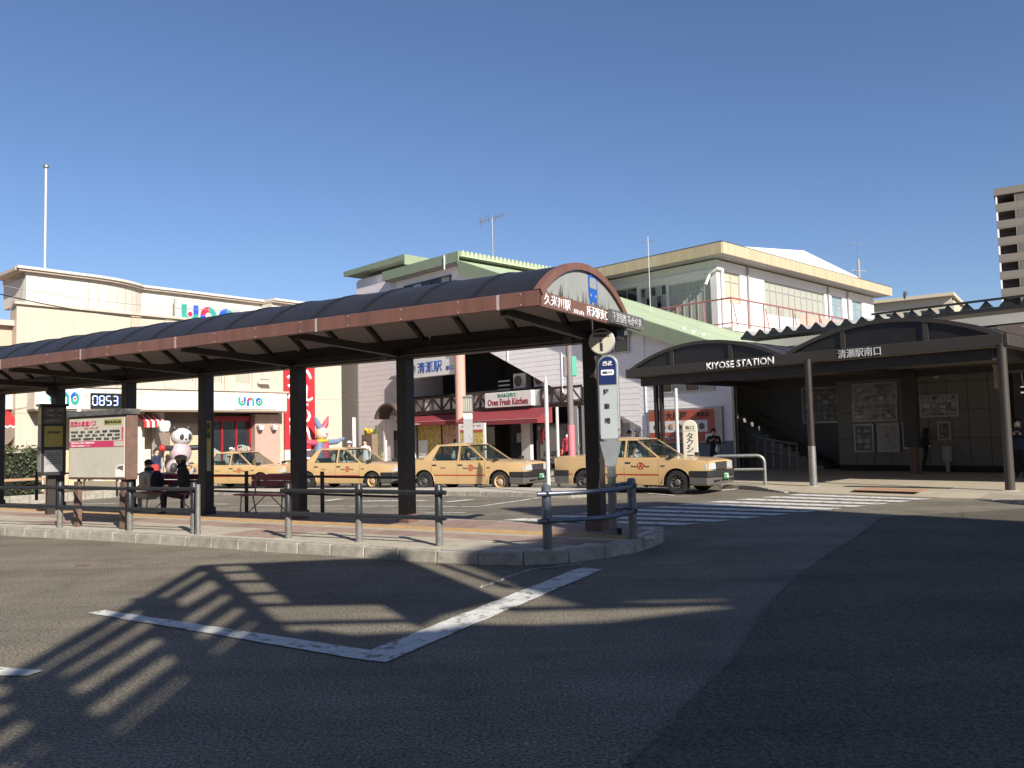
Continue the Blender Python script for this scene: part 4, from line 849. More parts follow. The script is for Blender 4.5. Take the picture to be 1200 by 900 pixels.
    k = MB(); k.lathe([(.035, 2.322), (.035, 2.33), (.022, 2.332), (.022, 2.322)], (0, 0, .72), 14, 0, 'x'); k.build('grille_emblem', 'chrome', gr)
    for s in (-1, 1):
        k = MB(); k.hexa([(2.25, s * .37, .63), (2.25, s * .74, .63), (2.25, s * .74, .8), (2.25, s * .37, .8), (2.325, s * .37, .63), (2.29, s * .74, .635), (2.28, s * .74, .785), (2.315, s * .37, .8)]); k.build('headlight', 'lamp_glass', t, bevel=.012)
        k = MB(); k.hexa([(2.05, s * .741, .64), (2.05, s * .8, .64), (2.05, s * .8, .78), (2.05, s * .741, .78), (2.288, s * .741, .64), (2.24, s * .795, .645), (2.23, s * .795, .77), (2.278, s * .741, .78)]); k.build('corner_lamp', 'lamp_glass', t)
        k = MB(); k.box(-2.352, -2.3, s * .42 - .2, s * .42 + .2, .62, .8) ; k.build('tail_light', 'stripe_red', t, bevel=.01)
    for x, sg, nm in ((2.3, 1, 'front_bumper'), (-2.34, -1, 'rear_bumper')):
        k = MB(); prof = [(.74, -.34), (.0, .09)]
        def bump(z0, z1, out): 
            pts = []
            for j in range(-10, 11):
                y = .86 * j / 10; xx = x + sg * (out - .11 * (abs(j) / 10) ** 3.2); pts.append((xx, y))
            pts2 = [(x - sg * .06 - sg * .1 * (abs(j) / 10) ** 4, .86 * j / 10) for j in range(10, -11, -1)]
            pts = [(x - sg * .5, -.862)] + pts + [(x - sg * .5, .862)] + [(x - sg * .5, .8), (x - sg * .1, .76), (x - sg * .1, -.76), (x - sg * .5, -.8)]
            return pts, z0, z1
        p, z0, z1 = bump(.45, .61, .12); k.prism(p, z0, z1, 'z'); k.build(nm, 'plastic_black', t, bevel=.012)
        k = MB(); p, z0, z1 = bump(.26, .438, .09); k.prism(p, z0, z1, 'z'); lo = k.build('lower_bumper', 'bumper_grey', t, bevel=.01)
        if sg > 0:
            for y0, y1 in ((-.62, -.3), (.3, .62), (-.22, .22)): k = MB(); k.box(x + .07, x + .095, y0, y1, .33, .37); k.build('air_slot', 'black', lo)
    k = MB(); k.box(2.425, 2.435, -.16, .16, .375, .53); pl = k.build('number_plate', 'plate_green', t, bevel=.003)
    text('練馬 500', 'pure_white', pl, w=.2, h=.035, loc=(2.438, 0, .505), rz=pi / 2, bold=.02); text(plate, 'pure_white', pl, w=.26, h=.08, loc=(2.438, 0, .435), rz=pi / 2, bold=.03)
    # glasshouse
    wb, wt, rt, rb = GH['wb'], GH['wt'], GH['rt'], GH['rb']
    def P(p, s, inset=0): return (p[0], s * (gy(p[1]) - inset), p[1])
    for s in (-1, 1):
        def pillar(nm, a, b, wa, wb_):      # a bottom, b top in side view; widths along x
            k = MB(); q = [(a[0] - wa / 2, a[1]), (a[0] + wa / 2, a[1]), (b[0] + wb_ / 2, b[1]), (b[0] - wb_ / 2, b[1])]
            k.hexa([P(v, s) for v in q] + [P(v, s, .045) for v in q]); k.build(nm, 'taxi_paint', t)
        pillar('front_pillar', (wb[0] - .02, wb[1]), (wt[0] + .0, wt[1]), .07, .06); pillar('centre_pillar', (-.08, .94), (-.1, 1.405), .1, .09)
        k = MB(); q = [(rb[0] + .02, rb[1] - .03), (-1.1, .95), (-.88, 1.405), (rt[0] - .02, rt[1])]; k.hexa([P(v, s) for v in q] + [P(v, s, .05) for v in q]); k.build('rear_pillar', 'taxi_paint', t)
        k = MB(); q = [(wt[0] + .04, 1.395), (rt[0] - .04, 1.395), (rt[0] + .02, 1.45), (wt[0] - .06, 1.45)]; k.hexa([P(v, s) for v in q] + [P(v, s, .06) for v in q]); k.build('roof_rail', 'taxi_paint', t, bevel=.01)
        k = MB(); k.box(-1.5, .93, s * gy(.96) - .02, s * (gy(.96)) + s * .04 + .01, .925, .955); k.build('belt_moulding', 'taxi_paint', t)
        for nm, q in (('front_side_window', [(-.04, .955), (.86, .945), (.26, 1.395), (-.06, 1.395)]), ('rear_side_window', [(-1.06, .955), (-.13, .955), (-.14, 1.395), (-.87, 1.395)])):
            k = MB(); k.hexa([P(v, s, .018) for v in q] + [P(v, s, .024) for v in q]); g_ = k.build(nm, 'car_glass', t)
            k = MB()
            for i in range(4): p0 = Vector(P(q[i], s, .006)); p1 = Vector(P(q[(i + 1) % 4], s, .006)); k.bar(p0, p1, .018)
            k.build('window_seal', 'plastic_black', g_)
    k = MB(); hw0, hw1 = gy(wb[1]), gy(wt[1]); k.grid([[(wb[0] + .07 * (1 - (j / 6) ** 2) + (wt[0] - wb[0]) * i / 4 - .04 * i / 4 * (1 - (j / 6) ** 2) * 0, (hw0 + (hw1 - hw0) * i / 4 - .02) * j / 6, wb[1] + (wt[1] - wb[1]) * i / 4 + .0) for j in range(-6, 7)] for i in range(5)]); k.build('windscreen', 'car_glass', t, smooth=True)
    k = MB(); k.grid([[(rb[0] + (rt[0] - rb[0]) * i / 4 - .05 * (1 - (j / 6) ** 2), (gy(rb[1]) + (gy(rt[1]) - gy(rb[1])) * i / 4 - .02) * j / 6, rb[1] + (rt[1] - rb[1]) * i / 4) for j in range(-6, 7)] for i in range(5)]); k.build('rear_window', 'car_glass', t, smooth=True)
    k = MB(); rows = []
    for i in range(13):
        x = wt[0] + .03 + (rt[0] - .02 - wt[0]) * i / 12; e = 1 - abs(i - 6) / 6; zz = 1.41 + .075 * (1 - (1 - e) ** 2.2)
        rows.append([(x + (.05 if i == 0 else (-.04 if i == 12 else 0)) * (1 - (j / 6) ** 2), (gy(1.42) - .005) * j / 6, 1.405 + (zz - 1.405) * (1 - (abs(j) / 6) ** 3.2) + .015) for j in range(-6, 7)])
    k.grid(rows); k.build('roof', 'taxi_paint', t, smooth=True, solid=0)
    k = MB(); k.box(-1.0, .2, -.6, .6, 1.385, 1.4); k.build('headlining', 'seat_grey', t)
    # cabin
    k = MB(); k.box(.62, .92, -.72, .72, .72, .93); k.build('dashboard', 'cab_dark', t, bevel=.03)
    for y in (-.36, .36):
        k = MB(); k.box(-.18, .32, y - .25, y + .25, .5, .66); k.hexa([(-.32, y - .25, .6), (-.16, y - .25, .6), (-.16, y + .25, .6), (-.32, y + .25, .6), (-.45, y - .23, 1.14), (-.34, y - .23, 1.14), (-.34, y + .23, 1.14), (-.45, y + .23, 1.14)]); st_ = k.build('front_seat', 'seat_grey', t, bevel=.03)
        k = MB(); k.cbox((-.43, y, 1.22), (.1, .28, .17)); k.hexa([(-.46, y - .235, 1.0), (-.3, y - .235, 1.0), (-.3, y + .235, 1.0), (-.46, y + .235, 1.0), (-.47, y - .235, 1.15), (-.33, y - .235, 1.15), (-.33, y + .235, 1.15), (-.47, y + .235, 1.15)]); k.build('seat_cover', 'seat_cover', st_, bevel=.02)
    k = MB(); k.box(-1.2, -.75, -.66, .66, .5, .68); k.hexa([(-1.3, -.66, .62), (-1.14, -.66, .62), (-1.14, .66, .62), (-1.3, .66, .62), (-1.45, -.6, 1.05), (-1.3, -.6, 1.05), (-1.3, .6, 1.05), (-1.45, .6, 1.05)]); rs = k.build('rear_seat', 'seat_grey', t, bevel=.03)
    k = MB(); k.hexa([(-1.32, -.62, .85), (-1.22, -.62, .85), (-1.22, .62, .85), (-1.32, .62, .85), (-1.46, -.6, 1.1), (-1.3, -.6, 1.1), (-1.3, .6, 1.1), (-1.46, .6, 1.1)]); k.build('rear_cover', 'mint', rs, bevel=.02)
    k = MB(); pts = [(.5 - .05 * sin(a_) , -.36 + .19 * cos(a_), .95 + .18 * sin(a_)) for a_ in [2 * pi * i / 16 for i in range(17)]]; k.tube(pts, .014, 6); k.tube([(.5, -.36, .95), (.7, -.36, .86)], .03, 8); k.build('steering_wheel', 'plastic_black', t, smooth=True)
    # mirrors, wipers, roof lamp
    for s in (-1, 1):
        k = MB(); k.cbox((1.3, s * .79, .99), (.1, .17, .1)); k.tube([(1.3, s * .77, .9), (1.3, s * .78, .96)], .018, 6); k.build('wing_mirror', 'plastic_black', t, bevel=.012)
        k = MB(); k.tube([(.98, s * .25 - .25, .955), (.72, s * .25 + .05, 1.1)], .008, 5); k.build('wiper', 'plastic_black', t)
        k = MB(); k.ball((1.18, s * .62, .94), (.09, .045, .02), 10, 6); k.build('washer_grille', 'plastic_black', t, smooth=True)
    k = MB(); k.ball((.5, -.1, 1.28), (.02, .1, .035), 8, 6); k.build('rear_view_mirror', 'plastic_black', t)
    k = MB(); k.tube([(-.3, .55, 1.45), (-.55, .56, 1.75)], .004, 5); k.build('aerial', 'plastic_black', t)
    k = MB(); k.lathe([(.03, -2.5), (.03, -2.2)], (0, .45, .24), 8, 0, 'x'); k.build('exhaust', 'galvanised', t)
    return t
TAXIS = [('front taxi of the queue, fully in view beside the bus stop pole', (4.22, 21.06), 37, False, '・・88'), ('taxi with gold front wheel hub stopped behind the median kerb', (-.4, 24.6), 30, True, '・・66'),
         ('taxi framed between two canopy posts, its nose behind the right post', (-4.86, 28.2), 25, True, '3 18'), ('rearmost taxi of the queue, seen behind the empty maroon bench', (-9.75, 31.6), 21, False, '5 24')]
tobj = []
for i, (lb, f0, dg, gold, plt) in enumerate(TAXIS):
    if i < 2: tobj.append(build_taxi('cream ' + lb, f0, dg, gold, plt))
    else:
        src = tobj[1] if gold else tobj[0]; a = -rad(dg); X = Vector((cos(a), sin(a))); Y = Vector((-sin(a), cos(a))); c = Vector(f0) - X * FA + Y * .74
        n = dup(src, loc=(c.x, c.y, gz(c.x, c.y)), rz=a); n['label'] = 'cream ' + lb; tobj.append(n)
# drivers
lbs = ['taxi driver in white shirt at the wheel of the front taxi', 'taxi driver in dark jacket at the wheel of the taxi with gold hub', 'taxi driver in white shirt at the wheel of the taxi between posts', 'taxi driver in white shirt at the wheel of the rearmost taxi']
for i, tx in enumerate(tobj):
    M = Matrix.Translation(tx.location) @ Matrix.Rotation(tx.rotation_euler.z, 4, 'Z'); p = M @ Vector((-.08, -.36, .13))
    person(lbs[i], p, tx.rotation_euler.z + pi / 2, 1.5, 'sit', 'cloth_white' if i != 1 else 'cloth_navy', 'cloth_black', arms='fwd', mask=(i == 0))
# ------------------------------------------------------------------ station stair building (frame FS)
SO = (FS.o.x, FS.o.y, 0)
def sthing(name, label, cat, fr=FS, group=None): return thing(name, label, cat, (fr.o.x, fr.o.y, 0), fr.a, group)
st = sthing('station_building', 'white sided station building with sloping green stair roof and bakery beneath', 'station')
k = MB(); pl = [(-.8, 1.22), (-5.2, 1.22), (-5.2, 1.85), (-8.0, 3.2), (-8.9, 3.2), (-15.5, 6.3), (-16.6, 6.85), (-16.6, 10.6), (-.8, 4.7)]
for q in ([(-5.2, 1.22), (-.8, 1.22), (-.8, 4.7), (-5.2, 6.35)], [(-8.0, 3.2), (-5.2, 1.85), (-5.2, 6.35), (-8.0, 7.4)], [(-8.9, 3.2), (-8.0, 3.2), (-8.0, 7.4), (-8.9, 7.73)], [(-16.6, 6.85), (-8.9, 3.2), (-8.9, 7.73), (-16.6, 10.6)]): siding(k, q, 0)
k.build('siding_boards', 'siding', st, kind='stuff')
k = MB(); k.prism([(-.83, .1), (-5.2, .1), (-5.2, 1.85), (-8.0, 3.2), (-8.9, 3.2), (-15.5, 6.3), (-16.6, 6.85), (-16.6, 10.6), (-.83, 4.7)][::-1], .03, .3, 'y'); k.build('wall_core', 'b_wall', st)
for x in (-4.9, -9.6, -13.2): k = MB(); k.box(x - .012, x + .012, -.034, .0, 1.3 if x > -5 else {-9.6: 3.6, -13.2: 5.3}[x], 6.2 - (x + 4.9) * .37); k.build('cover_strip', 'siding', st)
k = MB(); k.box(-5.2, -.8, -.03, .03, .1, 1.22); k.build('dado', 'wall_dado', st); k = MB(); k.box(-.83, -.74, -.06, .1, .1, 4.4); k.build('downpipe', 'galvanised', st)
# lower recess wall left of the siding, under the stair
k = MB(); k.prism([(-5.2, .1), (-8.3, .1), (-8.3, 3.1), (-8.0, 3.19), (-5.2, 1.84)], .5, .6, 'y'); k.build('recess_wall', 'siding', st)
k = MB(); k.box(-7.2, -6.2, .47, .5, .1, 2.05); k.build('recess_door', 'bldg_grey', st)
k = MB(); k.box(-6.95, -6.6, .44, .47, 1.5, 2.2); k.build('red_notice', 'red', st)
# windows on the siding
x0, z1 = FS.at(713, 385, -.04); x1, z0 = FS.at(738, 413, -.04); window(st, x0 - .5, x1, z0, z1, -.07, 2, (), 'alu_frame', 'win_dark', .07)
x0, z0 = FS.at(782, 461, -.04); x1, z1 = FS.at(833, 447, -.04); window(st, x0 - .4, x1 + .15, z0, z1 + .25, -.07, 4, (), 'alu_frame', ['win_dark', 'win_curtain'], .06)
ad = sthing('wall_sign', 'small white sign plate above the wall window beside the round stop head', 'sign'); (xa, za) = FS.at(727, 391.5, -.2); k = MB(); k.box(xa - .5, xa + .42, -.26, -.08, za - .08, za + .1); k.build('plate', 'pure_white', ad); text('きよせ', 'ink', ad, w=.6, h=.1, loc=(xa, -.262, za))
# sloping stair roof: standing seams
def slope_z(x): return 10.81 + (x + 16.23) * (5.56 - 10.81) / (13.6)
XR = 1.2; XL = -16.23
k = MB(); V0, V1 = -.5, 6.6
k.hexa([(XL, V0, slope_z(XL) - .1), (XR, V0, slope_z(XR) - .1), (XR, V1, slope_z(XR) - .1), (XL, V1, slope_z(XL) - .1), (XL, V0, slope_z(XL)), (XR, V0, slope_z(XR)), (XR, V1, slope_z(XR)), (XL, V1, slope_z(XL))]); rf = k.build('stair_roof', 'roof_green', st)
k = MB(); k.prism([(XL, slope_z(XL) - .72), (XR, slope_z(XR) - .62), (XR, slope_z(XR) - .02), (XL, slope_z(XL) - .02)], V0 - .03, V0 + .04, 'y'); k.build('roof_fascia', 'roof_green_shaded', st)
k = MB(); k.prism([(XL, slope_z(XL) - .70), (XR, slope_z(XR) - .60), (XR, slope_z(XR) - .56), (XL, slope_z(XL) - .66)], V0 + .04, .04, 'y'); k.build('soffit', 'roof_green_shaded', st)
for x, h in ((XL, 0), (XL + .02, .05)): pass
k = MB()
for i in range(3): v = V0 + .05 + i * 3.2; k.hexa([(XL, v, slope_z(XL)), (XR, v, slope_z(XR)), (XR, v + .04, slope_z(XR)), (XL, v + .04, slope_z(XL)), (XL, v, slope_z(XL) + .012), (XR, v, slope_z(XR) + .012), (XR, v + .04, slope_z(XR) + .012), (XL, v + .04, slope_z(XL) + .012)])
k.build('roof_seams', 'roof_green', rf, kind='stuff')
for x in (-3.2, -2.75, -2.3): k = MB(); k.ball((x, V0 + .9, slope_z(x) + .04), (.1, .1, .06), 8, 5); k.build('roof_fixing', 'siding', rf)
# upper block: flat roof with ribbed edge, corner at XL
k = MB(); k.box(-23.05, XL, V0 - .02, V0 + .05, 10.76, 11.3); k.box(XL - .05, XL + .03, V0 + .05, 9.0, 11.02, 11.3); k.build('roof_edge', 'roof_green_shaded', st)
k = MB(); k.box(-23.0, XL - .06, V0 + .06, 9.0, 11.1, 11.22); k.build('flat_roof', 'roof_green', st)
k = MB()
for i in range(30): v = V0 + .1 + i * .3; k.prism([(v, 11.02), (v + .1, 11.34), (v + .2, 11.34), (v + .3, 11.02)], XL - .6, XL + .12, 'x')
k.build('folded_edge', 'roof_green', st, kind='stuff')
k = MB(); k.box(-22.9, XL - .2, V0 + .06, .1, 10.7, 10.78); k.build('soffit', 'bldg_grey', st)
k = MB(); k.box(-17.36, -17.3, V0 - .07, V0 - .021, 10.5, 11.25); k.build('downpipe', 'siding', st)
k = MB(); siding(k, [(-22.4, 6.4), (-16.6, 6.4), (-16.6, 10.7), (-22.4, 10.7)], .0); k.build('siding_boards', 'siding', st, kind='stuff')
window(st, -21.6, -17.4, 9.35, 10.3, -.09, 5, (), 'frame_dark', ['win_dark', 'win_curtain', 'win_dark'], .07)
k = MB(); k.box(-23, -16.6, .03, 8.5, 6.4, 10.7);  k.build('upper_core', 'b_wall', st)
# left return block with its own green eave
k = MB(); siding(k, [(-26.69, 0), (-22.0, 0), (-22.0, 10.9), (-26.69, 10.9)], .1, .3, .004); siding(k, [(-29.1, 6.2), (-26.69, 6.2), (-26.69, 11.9), (-29.1, 11.9)], 1.7, .3, .004); k.build('siding_boards', 'siding_pink', st, kind='stuff')
k = MB(); k.box(-26.65, -22.05, .13, 8, 0, 10.9); k.box(-29.0, -22.9, 1.73, 8.4, 0, 12.0); k.build('left_core', 'siding_pink', st)
k = MB(); k.box(-29.77, -23.2, 1.15, 1.22, 12.28, 12.62); k.box(-29.7, -23.2, 1.22, 8.6, 12.3, 12.58); k.box(-23.2, -23.1, 1.15, 3.0, 12.0, 12.6); k.build('left_eave', 'roof_green_shaded', st)
# porch hood by the left wall
x0, z0 = FS.at(438, 494, -.7); x1, z1 = FS.at(470, 486, -.7); cx = (x0 + x1) / 2 + .2
hd = sthing('entrance_hood', 'curved brown entrance hood on the pale wall beyond the second taxi', 'entrance hood')
for dr_, nm, m_ in ((0, 'hood_shell', 'brick_dark'),):
    k = MB(); n = 12; R_ = 1.3; q = [(cx + R_ * cos(pi - rad(20) - rad(140) * i / n), 2.35 + R_ * sin(rad(20) + rad(140) * i / n)) for i in range(n + 1)]; q2 = [(cx + (R_ - .12) * cos(pi - rad(20) - rad(140) * i / n), 2.35 + (R_ - .12) * sin(rad(20) + rad(140) * i / n)) for i in range(n + 1)]
    k.prism(q + q2[::-1], -.9, .06, 'y'); k.build(nm, 'brick_dark', hd, smooth=True)
k = MB(); k.box(cx - .75, cx + 1.2, -.1, .06, 2.1, 2.95); k.build('panel', 'siding_pink', hd); text('ホテル', 'ink', hd, w=.7, h=.14, loc=(cx + .1, -.105, 2.6)); k = MB(); k.box(cx - .55, cx + 1.1, -.02, .07, 0, 2.1); k.build('doorway', 'void', hd)
k = MB(); k.box(cx - .9, cx - .75, -.5, -.35, 0, 2.75); k.build('door_post', 'siding_pink', hd)
# ---- bakery under the stair
bk = sthing('bakery', 'bakery shop front with wine awning and half timbered band under the stair', 'bakery')
k = MB(); k.box(-22.0, -16.1, 0, .25, 2.9, 3.02); k.box(-15.6, -5.35, 0, .25, 2.9, 3.02); k.build('lintel', 'timber_dark', bk)
k = MB(); k.box(-22.2, -5.4, .06, .24, 3.02, 3.8); k.build('plaster_band', 'plaster', bk)
def timber(x0, x1):
    k = MB()
    k.box(x0, x1, -.02, .06, 3.02, 3.12); k.box(x0, x1, -.02, .06, 3.74, 3.85); n = max(1, round((x1 - x0) / 1.35)); d = (x1 - x0) / n
    for i in range(n + 1): k.box(x0 + i * d - .06, x0 + i * d + .06, -.025, .058, 3.12, 3.74)
    for i in range(n):
        c = x0 + (i + .5) * d; k.box(c - .05, c + .05, -.022, .057, 3.12, 3.74); k.bar((c - .05, .015, 3.72), (x0 + i * d + .08, .015, 3.14), .07, .06, up=(0, 1, 0)); k.bar((c + .05, .015, 3.72), (x0 + (i + 1) * d - .08, .015, 3.14), .07, .06, up=(0, 1, 0))
    k.build('timber_frame', 'timber_dark', bk)
timber(-21.6, -16.9); timber(-15.9, -14.8); timber(-11.0, -8.4)
k = MB(); k.box(-14.75, -11.45, -.2, .05, 3.04, 3.78); sg = k.build('shop_sign', 'sign_white', bk, bevel=.02)
text('BAKERY', 'green_txt', bk, w=1.35, h=.17, loc=(-13.1, -.204, 3.62), bold=.015); text('Oven Fresh Kitchen', 'crimson', bk, w=2.85, h=.34, loc=(-13.1, -.204, 3.3), bold=.025)
def awning(x0, x1, y, zt, zb, out, nm='awning'):
    a = MB(); a.hexa([(x0, y, zt), (x1, y, zt), (x1, y - .001, zt - .05), (x0, y - .001, zt - .05), (x0, y - out, zb + .22), (x1, y - out, zb + .22), (x1, y - out, zb + .2), (x0, y - out, zb + .2)]); o = a.build(nm, 'awning_red', bk)
    a = MB(); a.box(x0, x1, y - out - .01, y - out + .005, zb, zb + .22); a.build('valance', 'awning_red', o); a = MB(); a.box(x0, x1, y - out - .014, y - out + .008, zb + .2, zb + .225); a.build('trim', 'pillar_pink', o)
    for x in (x0 + .02, x1 - .02): a = MB(); a.prism([(y, zt - .05), (y - out, zb + .2), (y - out, zb), (y, zb)], x - .01, x + .01, 'x'); a.build('cheek', 'awning_red', o)
    text('Oven Fresh Kitchen', 'plaster', o, w=.95, h=.1, loc=(x0 + (x1 - x0) * .28, y - out - .015, zb + .11))
awning(-16.1, -10.3, 0, 2.92, 2.18, 1.0); awning(-22.0, -16.5, .05, 2.85, 2.3, .35)
# shop front under the awnings
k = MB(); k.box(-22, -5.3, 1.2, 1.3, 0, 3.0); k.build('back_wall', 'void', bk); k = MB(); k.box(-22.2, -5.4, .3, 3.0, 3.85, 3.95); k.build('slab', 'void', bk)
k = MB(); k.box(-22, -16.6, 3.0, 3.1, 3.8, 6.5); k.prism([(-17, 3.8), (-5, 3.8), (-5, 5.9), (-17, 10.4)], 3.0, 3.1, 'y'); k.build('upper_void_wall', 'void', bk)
def shop_pane(x0, x1, z0, z1, m, nm='shop_window', y=.3):
    k = MB(); k.box(x0, x1, y, y + .02, z0, z1); o = k.build(nm, m, bk); f = MB(); f.box(x0 - .05, x0, y - .03, y + .05, z0 - .05, z1 + .05); f.box(x1, x1 + .05, y - .03, y + .05, z0 - .05, z1 + .05); f.box(x0, x1, y - .03, y + .05, z1, z1 + .05); f.box(x0, x1, y - .03, y + .05, z0 - .05, z0); f.build('frame', 'timber_dark', o); return o
k = MB(); k.box(-22.0, -21.2, .2, .5, 0, 2.9); k.build('side_pier', 'b_wall', bk)
shop_pane(-21.0, -18.9, .7, 2.3, 'food'); shop_pane(-18.8, -17.0, .7, 2.3, 'poster_warm'); k = MB(); k.box(-20.9, -20.1, .27, .29, .5, 1.5); k.build('white_poster', 'pure_white', bk)
shop_pane(-15.5, -14.6, .5, 2.1, 'win_dark'); shop_pane(-13.4, -12.6, .4, 2.15, 'win_dark', 'door')
k = MB(); k.box(-12.5, -11.9, .1, .3, 0, 2.2); k.build('door_pier', 'plaster', bk); shop_pane(-11.6, -9.4, .3, 2.1, 'poster_dark')
k = MB(); k.box(-11.4, -9.7, .26, .29, .5, 1.9); k.build('window_poster', 'wall_grey', bk); text('R', 'crimson', bk, h=.8, loc=(-11.0, .25, 1.6), bold=.05); text('& COFFEE', 'ink', bk, w=1.3, h=.25, loc=(-10.5, .25, .75), bold=.02)
k = MB(); k.box(-13.0, -12.7, .27, .29, 1.3, 1.75); k.build('door_notice', 'paper_grey', bk)
for x in (-9.2, -8.5): k = MB(); k.box(x, x + .45, .0, .3, 0, 2.9); k.build('grey_pier', 'bldg_grey', bk)
# lit poster board standing in front of bakery
fb = thing('menu_board', 'white menu board with food photograph standing before the bakery', 'poster board', (*FS.W(-14.6, -1.6).xy, .1), FS.a)
x0, z0 = FS.at(538, 540, -1.6); x1, z1 = FS.at(568, 498, -1.6); x0 += 14.6; x1 += 14.6
k = MB(); k.box(x0, x1, 0, .08, z0 - .3, z1); k.build('board', 'pure_white', fb); k = MB(); k.box(x0 + .15, x1 - .12, -.01, 0, z0 + .15, z1 - .3); k.build('food_picture', 'food', fb); k = MB(); k.box(x0 + .15, x1 - .12, -.014, -.0105, z1 - .45, z1 - .3); k.build('orange_banner', 'poster_orange', fb); k = MB(); k.box(x0 + .1, x0 + .16, .02, .08, -.1, z0 - .28); k.box(x1 - .16, x1 - .1, .02, .08, -.1, z0 - .28); k.build('legs', 'galvanised', fb); text('おすすめ', 'pillar_tan', fb, w=(x1 - x0) * .75, h=.1, loc=((x0 + x1) / 2, -.003, z1 - .12))
# air conditioners on the ledge
for x in (-13.35, -11.9):
    a = sthing('air_conditioner', 'white air conditioner unit above the bakery sign, ' + ('left one' if x < -13 else 'right one'), 'air conditioner', FS, 'air conditioners above the bakery'); k = MB(); k.box(x - .45, x + .45, .9, 1.3, 3.97, 4.75); k.build('casing', 'ac_white', a, bevel=.02)
    k = MB(); k.lathe([(.27, .885), (.27, .899), (0, .899)], (x - .1, 0, 4.36), 18, 0, 'y'); k.build('fan_grille', 'black', a)
for z in (4.2, 4.7): pass
vt = sthing('ventilation_louvre', 'pair of pale louvre bars in the dark void left of the air conditioners', 'louvre')
for i in range(3): k = MB(); k.box(-15.45, -14.6, 1.4, 1.45, 4.0 + i * .22, 4.07 + i * .22); k.build('blade', 'siding', vt)
# pink pillar and blue station sign
pp = sthing('pink_pillar', 'tall salmon pink round pillar between the station sign and bakery', 'pillar'); k = MB(); k.tube([(-16.45, -.35, 0), (-16.45, -.35, 6.35)], .27, 20); k.build('shaft', 'pillar_pink', pp, smooth=True); k = MB(); k.lathe([(.33, 6.35), (.33, 6.5), (.2, 6.6)], (-16.45, -.35, 0), 20); k.build('cap', 'siding', pp)
bs = sthing('station_name_sign', 'white hanging station sign with blue kanji left of pink pillar', 'sign'); x1, zt = FS.at(534.7, 414.7, -.35); x0, z0_ = FS.at(485, 444, -.35); zb = FS.at(534.7, 438, -.35)[1]; x0 -= 1.2
k = MB(); k.box(x0, x1, -.45, -.2, zb, zt); k.build('box', 'sign_white', bs, bevel=.02); text('清瀬駅', 'blue', bs, w=2.15, h=.62, loc=(x0 + 2.75, -.454, (zb + zt) / 2), bold=.03); text('南口', 'blue', bs, w=.62, h=.26, loc=(x1 - .45, -.454, zb + .35), bold=.03)
k = MB(); k.lathe([(.24, -.46), (.24, -.451), (.16, -.451), (.16, -.46)], (x0 + 1.35, 0, (zb + zt) / 2), 20, 0, 'y'); k.build('emblem', 'sign_grey', bs); k = MB(); k.bar((x0, -.3, zt + .25), (x1 + .5, -.3, zt + .4), .06); k.bar((x1 - .5, -.3, zt), (x1 - .5, -.3, zt + .4), .04); k.bar((x0 + 1, -.3, zt), (x0 + 1, -.3, zt + .3), .04); k.build('hanger', 'steel_black', bs)
# ------------------------------------------------------------------ poster hoarding on the dado
ph = sthing('poster_hoarding', 'orange red restaurant hoarding in a metal frame on the white siding', 'billboard'); x0, z1 = FS.at(770, 482, -.1); x1, z0 = FS.at(838, 517, -.1); x0 -= .4
k = MB(); k.box(x0 - .05, x1 + .35, -.1, .0, z0 - .05, z1 + .08); k.build('frame', 'poster_frame', ph, bevel=.01); k = MB(); k.box(x0, x1, -.112, -.101, z0, z1); k.build('sheet', 'poster_orange', ph)
k = MB(); k.box(x0, x1 - .3, -.116, -.1125, z0 + .38, z1 - .42); k.build('photo_strip', 'sign_white', ph)
k = MB()
for i in range(7): k.ball((x0 + .35 + i * .36, -.118, z0 + .6), (.15, .012, .13), 10, 6, i % 3)
k.build('dishes', ['poster_dark', 'food', 'poster_warm'], ph)
text('大黒屋', 'ink', ph, w=1.0, h=.3, loc=(x0 + 1.35, -.118, z1 - .2), bold=.05); text('清瀬店', 'ink', ph, w=.6, h=.18, loc=(x1 - .5, -.118, z1 - .2), bold=.02); text('営業中　個室完備', 'sign_white', ph, w=1.5, h=.14, loc=(x0 + 1.4, -.118, z0 + .16)); k = MB(); k.box(x1 - .42, x1 - .04, -.119, -.1165, z0 + .03, z0 + .3); k.build('price_box', 'sign_white', ph)
# ------------------------------------------------------------------ stairwell
sw = sthing('stairwell', 'dim stairwell rising to the left behind tubular handrails', 'stairs')
k = MB(); k.box(-8, 3.1, 2.4, 2.5, .1, 4.6); k.box(3.0, 3.12, .62, 2.4, .1, 4.6); k.build('back_wall', 'wall_grey', sw)
for i in range(16): k = MB(); x = 2.2 - i * .3; k.box(x - .3, x, .9, 2.39, .1 + i * .165 * .0, .1 + (i + 1) * .165); k.build('step', 'wall_grey', sw)
for y in (.75,):
    k = MB(); k.tube([(1.3, y, 1.05), (-.2, y, 1.3), (-1.6, y, 2.1)], .03, 8); k.tube([(1.3, y, .62), (-.2, y, .85), (-1.6, y, 1.6)], .022, 8)
    for i in range(9): x = 1.3 - i * .32; k.tube([(x, y, .1), (x, y, 1.06 + max(0, .5 - x) * .4)], .016, 6)
    k.build('handrail', 'galvanised', sw, smooth=True)
k = MB(); p0, p1 = (-2.4, 2.33, FS.at(865, 470, 2.3)[1]), (FS.at(975, 520, 2.3)[0], 2.33, 1.05); k.tube([p0, p1, (p1[0] + .3, 2.33, 1.05)], .03, 8); k.build('wall_rail', 'galvanised', sw, smooth=True)
k = MB(); k.box(-.9, 3, .5, 2.4, 4.3, 4.4); k.build('ceiling', 'void', sw)
